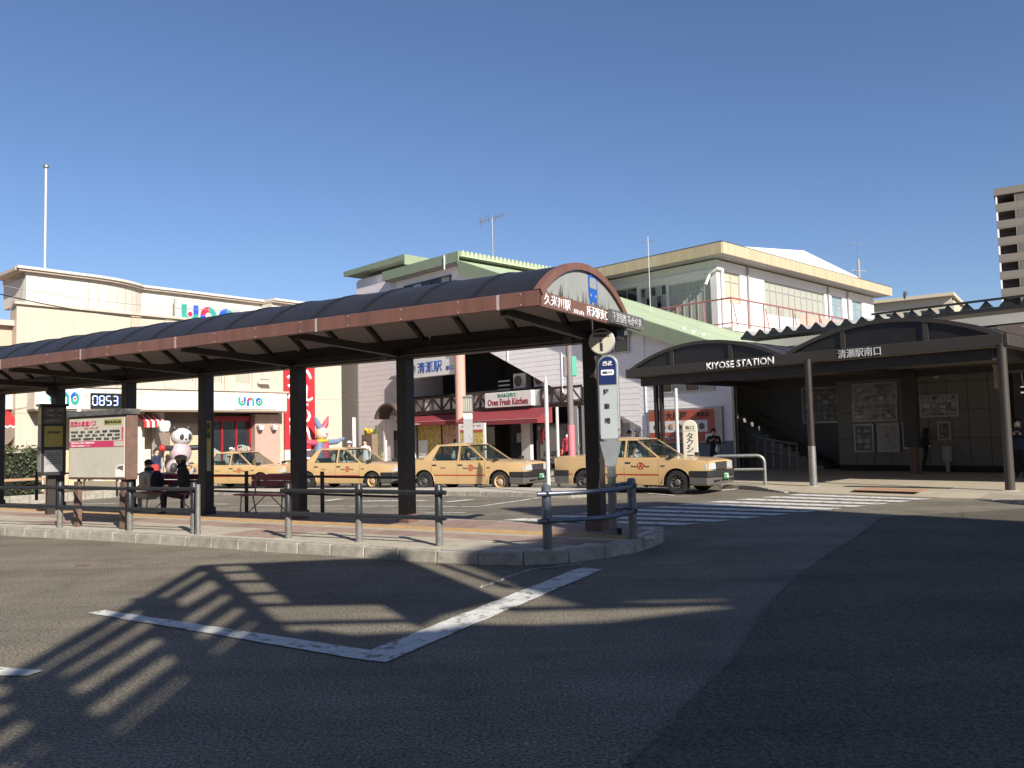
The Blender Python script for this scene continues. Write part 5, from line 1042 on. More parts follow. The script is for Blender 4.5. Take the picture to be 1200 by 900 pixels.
# ------------------------------------------------------------------ station passage wall with posters
pw_ = sthing('passage_wall', 'grey tiled passage wall of the station entrance behind the metal canopy', 'wall')
k = MB(); k.box(3.0, 8.35, .5, .62, .1, 4.6); k.build('wall', 'wall_grey', pw_); k = MB(); k.box(3.0, 8.35, .46, .499, .1, .32); k.build('skirting', 'void', pw_)
k = MB()
for i in range(1, 9): k.box(3.0 + i * .6 - .006, 3.0 + i * .6 + .006, .494, .499, .33, 4.4)
for z in (1.2, 2.1, 3.0): k.box(3.0, 8.35, .4935, .4985, z - .006, z + .006)
k.build('tile_joints', 'void', pw_)
k = MB(); k.box(5.3, 7.1, .2, .5, 3.1, 3.9); k.build('bulkhead', 'lintel_brown', pw_); k = MB(); k.box(6.35, 6.5, .1, .2, 3.1, 3.9); k.build('strip_light', 'paper_grey', pw_)
def poster(x0, x1, z0, z1, label, m='poster_dark', y=.49, title=None):
    t = sthing('framed_poster', label, 'poster'); k = MB(); k.box(x0, x1, y - .05, y, z0, z1); k.build('frame', 'poster_frame', t); k = MB(); k.box(x0 + .06, x1 - .06, y - .056, y - .0505, z0 + .06, z1 - .06); o = k.build('sheet', m, t)
    rnd = random.Random(int(x0 * 100 + z0 * 37)); nx_ = max(2, round((x1 - x0) / .28)); nz_ = max(2, round((z1 - z0) / .22)); cw_, ch_ = (x1 - x0 - .2) / nx_, (z1 - z0 - .2) / nz_
    for i in range(nx_):
        for j in range(nz_):
            if rnd.random() < .75: k = MB(); k.box(x0 + .1 + i * cw_ + .02, x0 + .1 + (i + rnd.choice([.6, .9])) * cw_, y - .0595, y - .0565, z0 + .1 + j * ch_ + .02, z0 + .1 + (j + rnd.choice([.45, .85])) * ch_); k.build('printed_block', rnd.choice(['paper_grey', 'poster_pic', 'bldg_grey', 'sign_grey', 'poster_warm', 'wave_grey']), o)
    if title: text(title, 'paper_grey', t, w=(x1 - x0) * .7, h=.13, loc=((x0 + x1) / 2, y - .063, z1 - .25))
    return t
def prect(a, b, y): x0, z1 = FS.at(*a, y); x1, z0 = FS.at(*b, y); return x0, x1, z0, z1
poster(*prect((938, 455), (990, 495), 2.3), 'large dark poster deep in the stairwell left of the glazed map', 'poster_dark', 2.39, '時刻表')
poster(*prect((998, 450), (1052, 472), .45), 'wide clinic advertisement, upper of the two stacked wide frames', 'poster_pic', title='クリニック'); poster(*prect((998, 473), (1052, 493), .45), 'wide photograph advertisement, lower of the two stacked wide frames', 'poster_pic')
poster(*prect((1000, 497), (1025, 530), .45), 'square dark poster, left of the bottom row beside stairwell', 'poster_dark'); poster(*prect((1027, 496), (1055, 530), .45), 'square map poster, right of the bottom row', 'paper_grey')
poster(*prect((1057, 494), (1068, 526), .45), 'narrow poster half hidden behind the double canopy post', 'paper_grey'); poster(*prect((1077, 463), (1124, 488), .45), 'wide landscape picture above the person in black', 'poster_pic'); poster(*prect((1098, 494), (1115, 516), .45), 'small framed notice under the wide landscape picture', 'poster_dark')
mb = sthing('wall_box', 'pale grey box on a stand against the passage wall', 'box'); x0, z1 = FS.at(1104, 523, .3); x1, z0 = FS.at(1114, 541, .3); k = MB(); k.box(x0, x1, .3, .48, z0, z1); k.box((x0 + x1) / 2 - .05, (x0 + x1) / 2 + .05, .35, .45, .1, z0); k.build('case', 'paper_grey', mb)
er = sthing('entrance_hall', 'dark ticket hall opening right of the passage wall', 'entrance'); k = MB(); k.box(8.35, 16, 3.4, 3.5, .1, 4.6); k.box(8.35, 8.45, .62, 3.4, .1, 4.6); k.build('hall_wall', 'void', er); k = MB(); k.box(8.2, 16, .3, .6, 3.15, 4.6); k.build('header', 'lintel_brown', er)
x0, z1 = FS.at(1190, 452, 1.5); k = MB(); k.box(x0, x0 + 1.4, 1.45, 1.5, z1 - .3, z1); k.build('sign_panel', 'black', er); k = MB(); k.box(x0 + .1, x0 + 1.2, 1.43, 1.449, z1 - .07, z1 - .03); k.box(x0 + .1, x0 + .5, 1.43, 1.449, z1 - .25, z1 - .2); k.box(x0 + .1, x0 + .14, 1.43, 1.449, z1 - .2, z1 - .07); k.build('sign_marks', mat('lit_white', (.6, .6, .6), .5, emit=.5), er)
sc_ = sthing('side_canopy', 'flat dark canopy continuing right of the entrance canopy', 'canopy'); k = MB(); k.box(10.41, 19, -5.2, .25, 3.2, 3.6); k.build('shade_slab', 'canopy_metal', sc_); k = MB(); k.box(18.6, 18.8, -4, -3.8, .1, 3.15); k.build('post', 'post_dark', sc_)  # slab run on out of view to keep sun off the passage wall
# ------------------------------------------------------------------ station entrance canopy (KIYOSE STATION)
kc = sthing('station_canopy', 'dark brown double arched station entrance canopy with white lettering', 'canopy')
U0, U1, VF, VB = -.25, 10.3, -7.15, .2; KB, KT = 3.35, 3.63
k = MB(); k.box(U0, U1, VF, VF + .12, KB, KT); k.build('front_fascia', 'canopy_metal', kc, bevel=.01); k = MB(); k.box(U1, U1 + .1, VF, VB, KB, KT - .002); k.build('side_fascia', 'canopy_metal', kc, bevel=.01); k = MB(); k.box(U0 - .1, U0, VF, VB, KB, KT - .002); k.build('side_fascia', 'canopy_metal', kc, bevel=.01)
k = MB(); k.box(U0 + .3, U1 - .3, VF + .25, VF + .45, KB - .28, KB); k.build('front_beam', 'post_dark', kc); k = MB(); k.box(U0 + .3, U1 - .3, -.9, -.7, KB - .2, KB); k.build('rear_beam', 'post_dark', kc)
k = MB(); k.box(U0, U1, VF + .12, VB, KB + .05, KB + .09); k.build('ceiling', 'ceiling', kc)
for x in (.55, 5.75, 10.0): k = MB(); k.box(x - .08, x + .08, VF + .45, VB, KB - .2, KB); k.build('cross_beam', 'post_dark', kc)
UM = (U0 + U1) / 2
def varc(x0, x1, zpk, n=18, dr=0):
    w_ = (x1 - x0) / 2; c = (x0 + x1) / 2; h_ = zpk - KT + .0; r_ = (w_ * w_ + h_ * h_) / (2 * h_); a = math.asin(min(1, w_ / r_))
    return [(c + (r_ + dr) * sin(-a + 2 * a * i / n), KT - (r_ - h_) + (r_ + dr) * cos(-a + 2 * a * i / n)) for i in range(n + 1)]
for x0, x1 in ((U0 + .05, UM - .02), (UM + .02, U1 - .02)):
    q = varc(x0, x1, 4.27); q2 = varc(x0, x1, 4.27, dr=-.1); k = MB(); k.prism(q + q2[::-1], VF + .02, VF + .14, 'y'); k.build('arch_rim', 'canopy_metal', kc, smooth=True)
    k = MB(); k.prism(varc(x0, x1, 4.27, dr=-.05), VF + .07, VF + .1, 'y'); k.build('arch_panel', 'canopy_sheet', kc)
    c = (x0 + x1) / 2
    for s_ in (-1, 1): k = MB(); k.box(c - .06 + s_ * 1.0, c + .06 + s_ * 1.0, VF + .03, VF + .069, KT, 4.16); k.build('mullion', 'canopy_metal', kc)
    n = 8; d = (VB - VF) / n
    for i in range(n):
        q = varc(x0, x1, 4.27, dr=.0); q2 = varc(x0, x1, 4.27, dr=-.03); k = MB(); k.prism(q + q2[::-1], VF + .12 + i * d + .01, VF + .12 + (i + 1) * d - .03, 'y'); k.build('vault_sheet', 'canopy_sheet', kc, smooth=True)
        q = varc(x0, x1, 4.27, dr=.02); q2 = varc(x0, x1, 4.27, dr=-.02); k = MB(); k.prism(q + q2[::-1], VF + .12 + (i + 1) * d - .03, VF + .12 + (i + 1) * d + .01, 'y'); k.build('vault_rib', 'canopy_metal', kc, smooth=True)
text('KIYOSE STATION', 'pure_white', kc, w=FS.at(907, 424, VF)[0] - FS.at(828, 431, VF)[0], h=.2, loc=((FS.at(907, 424, VF)[0] + FS.at(828, 431, VF)[0]) / 2, VF - .004, (KB + KT) / 2), bold=.018, depth=.01)
xa, xb = FS.at(982, 415, VF)[0], FS.at(1032, 410, VF)[0]; text('清瀬駅南口', 'sign_white', kc, w=xb - xa, h=.22, loc=((xa + xb) / 2, VF - .004, (KB + KT) / 2), bold=0, depth=.008)
def kpost(x, y, r, sleeve=False, m_='post_dark', zt=KB + .06, label=None, base=True):
    k = MB(); k.tube([(x, y, .1), (x, y, zt)], r, 16); p = k.build('post', m_, kc, smooth=True)
    if base: k = MB(); k.lathe([(r * 2.2, .1), (r * 2.2, .112), (r, .13)], (x, y, 0), 16); k.build('base_plate', 'concrete', kc)
    if sleeve: k = MB(); k.tube([(x, y, .1), (x, y, 1.15)], r * 1.12, 16); k.build('post_sleeve', 'galvanised', kc, smooth=True)
def gs(px, py): p = FS.loc(px, py, .11); return p
kpost(*gs(953.5, 570), .085, True); kpost(*gs(1184, 575.3), .1, m_='canopy_metal')
p1, p2 = gs(1071, 555.5), gs(1077, 555); 
for p in (p1, p2):
    k = MB(); k.tube([(p[0], p[1], .1), (p[0], p[1], KB)], .1, 14); k.build('post', 'rust_brown', kc, smooth=True)
k = MB(); k.box(p1[0] - .2, p2[0] + .16, p1[1] - .12, p1[1] + .14, .95, KB); k.build('post_casing', 'post_dark', kc)
lx = FS.at(773, 500, VF + .35)[0]
for dx in (0, .2): k = MB(); k.box(lx + dx - .05 - .1, lx + dx + .05 - .1, VF + .3, VF + .42, .1, KB); k.build('post', 'post_dark', kc)
hl = sthing('hanging_sign', 'brown hanging sign board beside the right canopy post', 'sign'); x0, z1 = FS.at(1165, 430, -4); x1, z0 = FS.at(1170, 455, -4); k = MB(); k.box(x0, x1 + .1, -4.1, -4, z0, z1); k.box(x0 - .02, x1 + .15, -4.12, -3.98, z1, z1 + .05); k.build('board', 'lintel_brown', hl)
# ------------------------------------------------------------------ folded plate roof of the platform passage
fr_ = sthing('passage_roof', 'grey folded plate roof on a cream beam behind the entrance canopy', 'roof')
RZ = 5.2; k = MB(); k.box(-.9, 15, .9, 1.05, RZ - .05, RZ + .07); k.build('edge_beam', 'steel_black', fr_)
x = -.85; i = 0
while x < 14.5:
    if x < 4.3: k = MB(); k.prism([(x, RZ + .07), (x + .2, RZ + .27), (x + .26, RZ + .27), (x + .46, RZ + .07)], .92, 7.0, 'y'); k.build('roof_fold', 'steel_roof', fr_)
    k = MB(); k.prism([(x + .02, RZ + .075), (x + .2, RZ + .28), (x + .26, RZ + .28), (x + .44, RZ + .075)], .89, .919, 'y'); k.build('end_cap', 'steel_black', fr_)
    x += .56
k = MB(); k.box(-.9, 15, 1.0, 9, RZ - .04, RZ + .068); k.build('roof_deck', 'steel_roof', fr_)
k = MB(); k.box(4.2, 15, .86, .93, RZ + .281, RZ + .35); k.build('top_bar', 'steel_black', fr_)
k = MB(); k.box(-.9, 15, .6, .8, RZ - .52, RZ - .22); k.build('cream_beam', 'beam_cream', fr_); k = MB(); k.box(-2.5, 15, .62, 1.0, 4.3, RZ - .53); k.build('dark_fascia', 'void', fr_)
for i in range(5): k = MB(); k.bar((9 + i * .3, -.3, 4.45 + i * .1), (14, .3, 4.5 + i * .12), .03); k.build('cable_tray', 'steel_roof', fr_)
for i in range(6): k = MB(); k.bar((1.1 + i * .25, .1, 4.4 + .04 * i), (2.3 + i * .22, .1, 4.75 - .05 * i), .025); k.build('bracing', 'steel_roof', fr_)
# ------------------------------------------------------------------ upper station building (frame FB: corner of its walls at the origin)
ub = thing('office_building', 'two storey white railway office with tan roof fascia and red balcony rail', 'building', (FB.o.x, FB.o.y, 0), FB.a)
ZW = 10.4
winL = [(-3.0, -.38, 7.0, 9.5), (-4.9, -3.15, 7.4, 9.6), (-6.6, -5.1, 8.9, 9.75), (-8.3, -6.75, 8.9, 9.75)]
winR = [(.64, 2.3, 8.25, 9.9), (4.85, 12.2, 8.0, 9.9), (13.17, 14.73, 8.0, 9.9), (16.14, 17.7, 8.0, 9.9)]
k = MB(); wallgrid(k, -14, 0, 0, ZW, 0, .2, winL); k.build('wall', 'b_wall', ub)
# right face: build in a child turned +90deg so that X runs along it
rg = bpy.data.objects.new('right_side', None)
def rotpart(o): o.rotation_euler.z = pi / 2; return o
k = MB(); wallgrid(k, .2, 19.6, 0, ZW, 0, .2, [(a, b, c, d) for a, b, c, d in winR]); rotpart(k.build('wall', 'b_wall', ub))
for i, (a, b, c, d) in enumerate(winL): window(ub, a, b, c, d, .08, [6, 5, 2, 2][i], (d - .55,) if i < 2 else (), 'alu_frame', (['win_curtain', 'win_dark'] if i == 1 else ('win_curtain' if i == 0 else 'win_dark')) if i < 3 else 'wall_grey', .06)
for i, (a, b, c, d) in enumerate(winR): rotpart(window(ub, a, b, c, d, .08, 10 if i == 1 else 2, (9.4,), 'alu_frame', ['win_warm', 'win_curtain', 'win_blue', 'win_blue'][i], .06))
k = MB(); k.box(-14, -.2, 1.2, 19.4, 0, ZW - .1); k.build('core', 'void', ub)
k = MB(); k.box(-14, .9, -.9, 20.4, 10.47, 10.5); k.build('soffit', 'bldg_grey', ub)
for x in [-.9 - i * 1.6 for i in range(8)]: 
    k = MB(); k.box(x - 1.592 + 1.8, x + 1.8 - .005, -.93, -.86, 10.45, 11.03); k.build('fascia_panel', 'tan_fascia', ub)
for i in range(13): k = MB(); y = -.86 + i * 1.64; k.box(.86, .93, y, y + 1.632, 10.45, 11.03); k.build('fascia_panel', 'tan_fascia', ub)
k = MB(); k.box(-14, .94, -.94, 20.5, 11.031, 11.06); k.build('roof_top', 'frame_dark', ub)
k = MB(); k.box(-14, -.05, -.12, 0, 9.75, 9.95); k.build('conduit', 'b_wall', ub)
for y in (3.0, 12.6, 15.4): k = MB(); k.tube([(.08, y, 6.6), (.08, y, 10.4)], .05, 8); k.build('downpipe', 'bldg_grey', ub)
k = MB(); k.tube([(-.6, -.1, 9.2), (-.3, -.12, 9.75), (.12, -.12, 9.9), (.12, .35, 9.9), (.12, .35, 6.6)], .09, 8); k.build('duct', 'siding', ub, smooth=True)
k = MB(); k.tube([(-7.4, -.35, 9.35), (-8.3, -.35, 9.45), (-8.6, -.3, 9.8), (-8.3, -.25, 10.2)], .12, 8); k.build('duct', 'siding', ub, smooth=True)
k = MB(); k.box(-8.0, -6.7, -.6, -.05, 8.0, 8.5); k.build('equipment_box', 'win_warm', ub)
# white gable roof behind
hr_ = thing('hall_roof', 'white low gabled hall roof rising behind the tan office roof', 'roof', (FB.o.x, FB.o.y, 0), FB.a)
k = MB(); k.prism([(9, 8), (9, 13.0), (11.64, 13.69), (20.08, 14.62), (29.4, 13.75), (30, 8)], -10, -5, 'x'); k.build('roof_sheet', 'roof_white', hr_)
# balcony slab and red railing
k = MB(); k.box(-9, 1.95, -1.95, -.01, 6.35, 6.55); k.box(.01, 1.95, -.01, 14, 6.35, 6.55); k.build('balcony_slab', 'slab_cream', ub); k = MB(); k.box(-9, 1.9, -1.9, -1.8, 5.2, 6.34); k.box(1.8, 1.9, -1.8, 14, 5.2, 6.34); k.build('apron', 'slab_cream', ub)
RT = 7.95
br = thing('balcony_railing', 'rusty red balcony railing with slanted stays round the office building', 'railing', (FB.o.x, FB.o.y, 0), FB.a)
k = MB(); k.tube([(-9, -1.9, RT), (1.9, -1.9, RT), (1.9, 13.5, RT)], .045, 6); k.build('top_rail', 'rail_red', br); k = MB(); k.tube([(-9, -1.9, 6.75), (1.9, -1.9, 6.75), (1.9, 13.5, 6.75)], .03, 6); k.build('bottom_rail', 'rail_red', br)
pts = [(-9 + i * 1.56, -1.9) for i in range(7)] + [(1.9, -1.9 + i * 1.54) for i in range(11)]
for i, p in enumerate(pts):
    k = MB(); k.tube([(p[0], p[1], 6.55), (p[0], p[1], RT)], .04, 6); k.build('upright', 'rail_red', br)
    if i % 2 == 1: dx, dy = ((.0, .45) if p[1] < -1.8 and p[0] < 1.8 else (-.0, .5)); k = MB(); k.tube([(p[0] + .12 * (dy == .45), p[1] + .15, 7.7), (p[0] + .45 * (dy == .45), p[1] + .55 * (dy != .45), 6.55)], .025, 6); k.build('stay', 'rail_red', br)
for i in range(6): k = MB(); y = 1.0 + i * 2; k.box(1.86, 1.875, y, y + 1.9, 6.8, 7.8) if i in (2, 3, 4) else k.box(1.86, 1.875, y, y + .02, 6.8, 7.8); k.build('mesh_panel', 'pillar_pink' if i in (2, 3, 4) else 'rail_red', br)
# masts and aerials
def aerial(px, py0, py1, d, label, kind):
    v = sight(px, py1); P0 = Vector((0, 0, CH)) + v * (d / v.y); v2 = sight(px, py0); P1 = Vector((0, 0, CH)) + v2 * (d / v2.y); h = P1.z - P0.z
    t = thing('aerial' if kind != 'flag' else 'flagpole', label, 'aerial' if kind != 'flag' else 'flagpole', P0); r = {'flag': .042, 'rod': .016}.get(kind, .035)
    k = MB(); k.tube([(0, 0, -1.2), (0, 0, h)], r, 8); k.build('mast', 'pole_white' if kind in ('flag', 'rod') else 'galvanised', t, smooth=True)
    if kind == 'tv':
        k = MB(); k.tube([(-.7, .3, h - .35), (.75, -.3, h - .05)], .02, 5); 
        for i in range(7): f = -.6 + i * .2; k.tube([(f, -f * .4 - .1, h - .35 + (f + .7) * .2 + .2), (f, -f * .4 + .1, h - .35 + (f + .7) * .2 - .2)], .012, 4)
        k.build('yagi_boom', 'galvanised', t); k = MB(); k.tube([(-.6, .25, h - .8), (-.7, .3, h)], .02, 4); k.tube([(-.8, .3, h - .6), (-.5, .2, h - .1)], .02, 4); k.build('reflector', 'galvanised', t)
    if kind == 'rod': k = MB(); k.tube([(-.35, 0, h - .3), (.35, 0, h - .2)], .015, 4); k.build('arm', 'galvanised', t)
    if kind == 'mast': k = MB(); k.tube([(0, 0, 0), (0, 0, h * .55)], .1, 8); k.tube([(-.55, 0, .9), (.6, 0, .8)], .04, 5); k.tube([(-.4, .2, .6), (.3, -.2, 1.5)], .03, 5); k.tube([(-.4, 0, h - .1), (.4, 0, h - .15)], .02, 4); k.build('antenna_cluster', 'bldg_grey', t)
    if kind == 'flag': k = MB(); k.lathe([(.04, h), (.11, h + .03), (.11, h + .1), (.03, h + .16)], (0, 0, 0), 10); k.build('finial', 'galvanised', t)
aerial(577.5, 252, 301, 46, 'television aerial on the green roofed station block', 'tv'); aerial(762, 277, 356, 38, 'thin white whip aerial before the office building', 'rod'); aerial(1007, 283, 330, 62, 'grey lattice mast rising behind the tan roof', 'mast')
aerial(52.5, 197, 318, 32.6, 'tall white flagpole on the supermarket roof', 'flag')
# far buildings
def farbox(px0, px1, d): a = G(0, 0); v0, v1 = sight(px0, 500), sight(px1, 500); return v0.x / v0.y * d, v1.x / v1.y * d
ap = thing('apartment_block', 'low cream apartment block far behind the office building', 'building', (40, 88, 0), rad(-35)); k = MB()
hw = [(i * 1.7 - 6, i * 1.7 - 4.9, 12.6, 13.8) for i in range(8)]; wallgrid(k, -7, 7.2, 0, 15.0, 0, .3, hw); k.box(-7, 7.2, 1.5, 10, 0, 14.8); k.build('wall', 'apt_cream', ap)
k = MB(); k.box(-7.6, 7.5, -.6, 10, 15.0, 15.35); k.build('roof', 'apt_cream', ap)
for a, b, c, d in hw: window(ap, a, b, c, d, .1, 2, (), 'alu_frame', 'win_dark', .08)
gb = thing('green_roof_house', 'small house with green roof edge in front of the far apartments', 'house', (33.2, 72, 0), rad(-46)); k = MB(); k.box(-3, 3, 0, 6, 0, 10.2); k.build('wall', 'b_wall', gb); k = MB(); k.prism([(-.4, 10.1), (3, 10.9), (6.4, 10.1)], -3.3, 3.3, 'x'); k.build('roof', 'roof_green', gb)
# tower block at the right edge
tw = thing('tower_block', 'tall brown apartment tower with corner balconies at the right edge', 'tower', (83, 136, 0), rad(-33))
W_ = 26; FH = 2.9; nf = 14; TH = nf * FH
k = MB(); k.box(2.6, W_, .2, 16, 0, TH - 1); k.box(0, 2.6, 2.6, 16, 0, TH - 1); k.build('core', 'tower_dark', tw)
for i in range(nf - 1):
    z = TH - (i + 1) * FH; s_ = MB(); s_.box(-.1, W_, -.1, 2.6, z - .25, z); sl_ = s_.build('floor_slab', 'tower_light', tw)
    p = MB(); p.box(-.1, W_, -.12, .04, z + .001, z + 1.15); p.box(-.12, .04, .05, 2.6, z + .001, z + 1.15); p.build('balcony_wall', 'tower_light', tw)
    f = MB(); f.box(2.9, W_, -.08, .1, z + 1.15, z + FH - .26); f.build('face_wall', 'tower_dark', tw)
    for xx in (0, 2.7): k = MB(); k.box(xx - .09, xx + .15, -.09, .15, z + 1.15, z + FH - .25); k.build('column', 'tower_light' if xx else 'siding', tw)
    for j in range(4): x = 4.2 + j * 5; k = MB(); k.box(x, x + 1.9, -.1, -.081, z + 1.2, z + FH - .5); k.build('window', 'win_dark', tw)
k = MB(); k.box(-.3, W_, -.3, 16, TH - .3, TH + .9); k.build('parapet', 'tower_light', tw)
# ------------------------------------------------------------------ supermarket (frame FU, X runs right and away)
UO = (FU.o.x, FU.o.y, 0)
def uthing(name, label, cat, group=None): return thing(name, label, cat, UO, FU.a, group)
un = uthing('supermarket', 'cream two storey supermarket with white upper storey and white sign band', 'supermarket')
E1 = 15.45
win = [(a, a + .75, 4.35, 5.6) for a in (5.2, 6.6, 8.0, 9.4)]
k = MB(); wallgrid(k, .3, E1, 3.9, 7.1, 0, .25, win); wallgrid(k, 11.7, E1, -.4, 3.9, 0, .25, []); wallgrid(k, .3, 1.2, -.4, 3.9, 0, .25, []); k.build('lower_wall', 'uno_cream', un)
for a, b, c, d in win: window(un, a, b, c, d, .1, 1, (), 'uno_trim', 'win_curtain', .04)
for a in (4.5, 5.95, 7.35, 8.75, 10.15): k = MB(); k.box(a + .1, a + .5, -.08, -.001, 4.0, 7.05); k.build('pilaster', 'uno_peach' if a < 5 else 'uno_cream', un)
k = MB(); k.box(.55, 11.9, 1.8, 9, -.4, 6.2); k.box(11.9, E1, .3, 9, -.4, 8.2); k.build('core', 'uno_peach', un)
k = MB(); k.box(.2, E1, -.12, .3, 7.1, 7.2); k.build('ledge', 'uno_trim', un); k = MB(); k.box(.3, .45, .25, .7, -.4, 7.1); k.build('end_wall', 'uno_peach', un)
for z, nm in ((3.72, 'joint_line'), (5.5, 'joint_line')): k = MB(); k.box(12.0, E1, -.012, -.001, z - .02, z + .02); k.build(nm, 'uno_trim', un)
# upper storey: panels, with the bowed bay near the left end
prof = [(.6, 0)] + [(2.9, 0), (3.3, .02), (3.7, .07), (4.1, .16), (4.5, .3), (4.85, .47), (5.15, .65), (5.42, .85)] + [(11.3, .85), (11.42, .1), (12.0, .1), (E1, .1)]
def updown(z0, z1, out, m, nm, lst=prof, th=.2):
    k = MB(); a = [(x, y - out) for x, y in lst]; b = [(x, y + th) for x, y in lst]; k.prism(a + b[::-1], z0, z1, 'z'); return k.build(nm, m, un)
for (a, b) in zip(prof, prof[1:]):
    n = max(1, round((b[0] - a[0]) / 1.95)); 
    for i in range(n):
        p = (a[0] + (b[0] - a[0]) * i / n + .008, a[1] + (b[1] - a[1]) * i / n); q = (a[0] + (b[0] - a[0]) * (i + 1) / n - .008, a[1] + (b[1] - a[1]) * (i + 1) / n)
        k = MB(); k.prism([p, q, (q[0], q[1] + .2), (p[0], p[1] + .2)], 7.2, 8.38, 'z'); k.build('wall_panel', 'uno_white', un)
updown(8.38, 8.46, .2, 'uno_trim', 'coping', [(.3, 0)] + prof[1:]); updown(8.46, 8.56, .28, 'uno_white', 'coping_top', [(.22, 0)] + prof[1:])
k = MB(); k.prism([(x, y + .2) for x, y in prof] + [(E1, 2.6), (.6, 2.6)], 8.2, 8.4, 'z'); k.build('roof', 'bldg_grey', un); k = MB(); k.box(.6, .8, .2, 2.5, 7.2, 8.38); k.build('end_panel', 'uno_white', un); k = MB(); k.box(.2, .6, -.1, 2.6, 8.4, 8.52); k.build('end_coping', 'uno_trim', un)
# left low wing
k = MB(); k.box(-14, .3, .5, 5, -.5, 6.3); k.build('left_wing', 'uno_peach', un); k = MB(); k.box(-14, .35, .3, .5, 3.1, 4.05); k.build('wing_sign_band', 'uno_white', un); k = MB(); k.box(-14, .38, .2, .49, 4.9, 5.0); k.box(-14, .38, .25, .49, 6.3, 6.5); k.build('wing_ledge', 'uno_trim', un)
ro = uthing('round_sign', 'round red and brown shop sign with white zigzag at the left edge', 'sign'); (xa, za) = FU.at(-3, 501, .1)
k = MB(); n = 24; k.prism([(xa + .62 * cos(pi * i / n), za + .72 * sin(pi * i / n)) for i in range(n + 1)], .02, .1, 'y', 0); k.prism([(xa + .62 * cos(pi + pi * i / n), za + .72 * sin(pi + pi * i / n)) for i in range(n + 1)], .02, .1, 'y', 1); k.build('disc', ['red', 'lintel_brown'], ro)
k = MB(); zz = [(xa - .6 + i * .1, za + (.03 if i % 2 else .1)) for i in range(13)]; k.prism(zz + [(x, z - .06) for x, z in zz][::-1], .01, .0199, 'y'); k.build('zigzag', 'pure_white', ro)
# sign band
bnd = MB(); bnd.box(.68, 11.62, -.85, -.0, 3.06, 3.93); bnd.build('sign_band', 'uno_white', un, bevel=.02); k = MB(); k.box(.6, 11.7, -.92, .0, 3.93, 3.99); k.build('band_cap', 'uno_trim', un); k = MB(); k.box(.7, 11.6, -.84, -.0, 3.0, 3.059); k.build('band_soffit', 'lintel_brown', un)
def uno_logo(par, x0, x1, z0, z1, y):     # three rounded letters u n o in teal, red and blue
    s = (z1 - z0); wd = (x1 - x0) / 3.3
    def ring(c, a0, a1, r0, r1, m, nm='logo_stroke'):
        n = 10; q = [(c[0] + r1 * cos(rad(a0 + (a1 - a0) * i / n)), c[1] + r1 * sin(rad(a0 + (a1 - a0) * i / n)) * s / wd * .98) for i in range(n + 1)]; q2 = [(c[0] + r0 * cos(rad(a0 + (a1 - a0) * i / n)), c[1] + r0 * sin(rad(a0 + (a1 - a0) * i / n)) * s / wd * .98) for i in range(n + 1)]
        k = MB(); k.prism(q + q2[::-1], y - .02, y, 'y'); k.build(nm, m, par)
    def rect(a, b, c, d, m): k = MB(); k.prism([(a, c), (b, c), (b, d), (a, d)], y - .02, y, 'y'); k.build('logo_stroke', m, par)
    r1 = wd / 2; r0 = r1 * .42; zc = z0 + s / 2
    c1 = x0 + r1; c2 = c1 + wd * 1.14; c3 = c2 + wd * 1.14
    rect(c1 - r1, c1 - r0, zc, z1, 'teal'); rect(c1 + r0, c1 + r1, zc, z1, 'royal'); ring((c1, zc), 180, 270, r0, r1, 'teal'); ring((c1, zc), 270, 360, r0, r1, 'teal')
    ring((c2, zc), 90, 180, r0, r1, 'signal_red'); ring((c2, zc), 0, 90, r0, r1, 'teal'); rect(c2 - r1, c2 - r0, z0, zc, 'royal'); rect(c2 + r0, c2 + r1, z0, zc, 'teal')
    ring((c3, zc), 90, 180, r0, r1, 'royal'); ring((c3, zc), -180, 90, r0, r1, 'teal')
    for c in (c1, c3): k = MB(); k.lathe([(r0 * .62, y - .022), (r0 * .62, y), (0, y)][:2], (c, 0, zc), 14, 0, 'y'); k.build('logo_dot', 'signal_red', par)
x0, z1 = FU.at(275, 461, -.86); x1, z0 = FU.at(324, 481, -.86); sb = uthing('logo_sign', 'white sign panel with teal red and blue three letter logo on the band, right end', 'sign'); k = MB(); k.box(x0, x1, -.9, -.852, z0 + .05, z1 - .02); k.build('panel', 'pure_white', sb)
xa = FU.at(279, 470, -.9)[0]; xb = FU.at(308, 470, -.9)[0]; uno_logo(sb, xa, xb, 3.28, 3.68, -.902)
sb = uthing('logo_sign', 'white sign panel with three letter logo behind the timetable pillar', 'sign'); xa = FU.at(58, 470, -.9)[0]; xb = FU.at(93, 470, -.9)[0]; k = MB(); k.box(xa - .3, xb + .12, -.9, -.852, 3.08, 3.9); k.build('panel', 'pure_white', sb); uno_logo(sb, xa, xb, 3.22, 3.74, -.902)
sb = uthing('rooftop_logo_sign', 'large grey rooftop sign with teal red and blue three letter logo', 'sign'); xa, zt = FU.at(204, 350, .55); xb, _ = FU.at(280, 357, .55); k = MB(); k.box(xa, xb, .45, .6, 6.95, zt); k.build('panel', 'sign_grey', sb); uno_logo(sb, xa + .3, xb - .3, 7.05, zt - .22, .445)
for x_ in (xa + .4, xb - .4): k = MB(); k.box(x_ - .05, x_ + .05, .6, .85, 7.3, 7.4); k.build('bracket', 'bldg_grey', sb)
ck = uthing('digital_clock', 'black digital clock showing 0853 in pale blue on the sign band', 'clock'); xa, zt = FU.at(106.5, 460.5, -.9); xb, zb = FU.at(152, 478.5, -.9); k = MB(); k.box(xa, xb + .1, -.92, -.852, zb, zt); k.build('screen', 'black', ck)
SEG = {'0': 'abcdef', '8': 'abcdefg', '5': 'afgcd', '3': 'abgcd'}
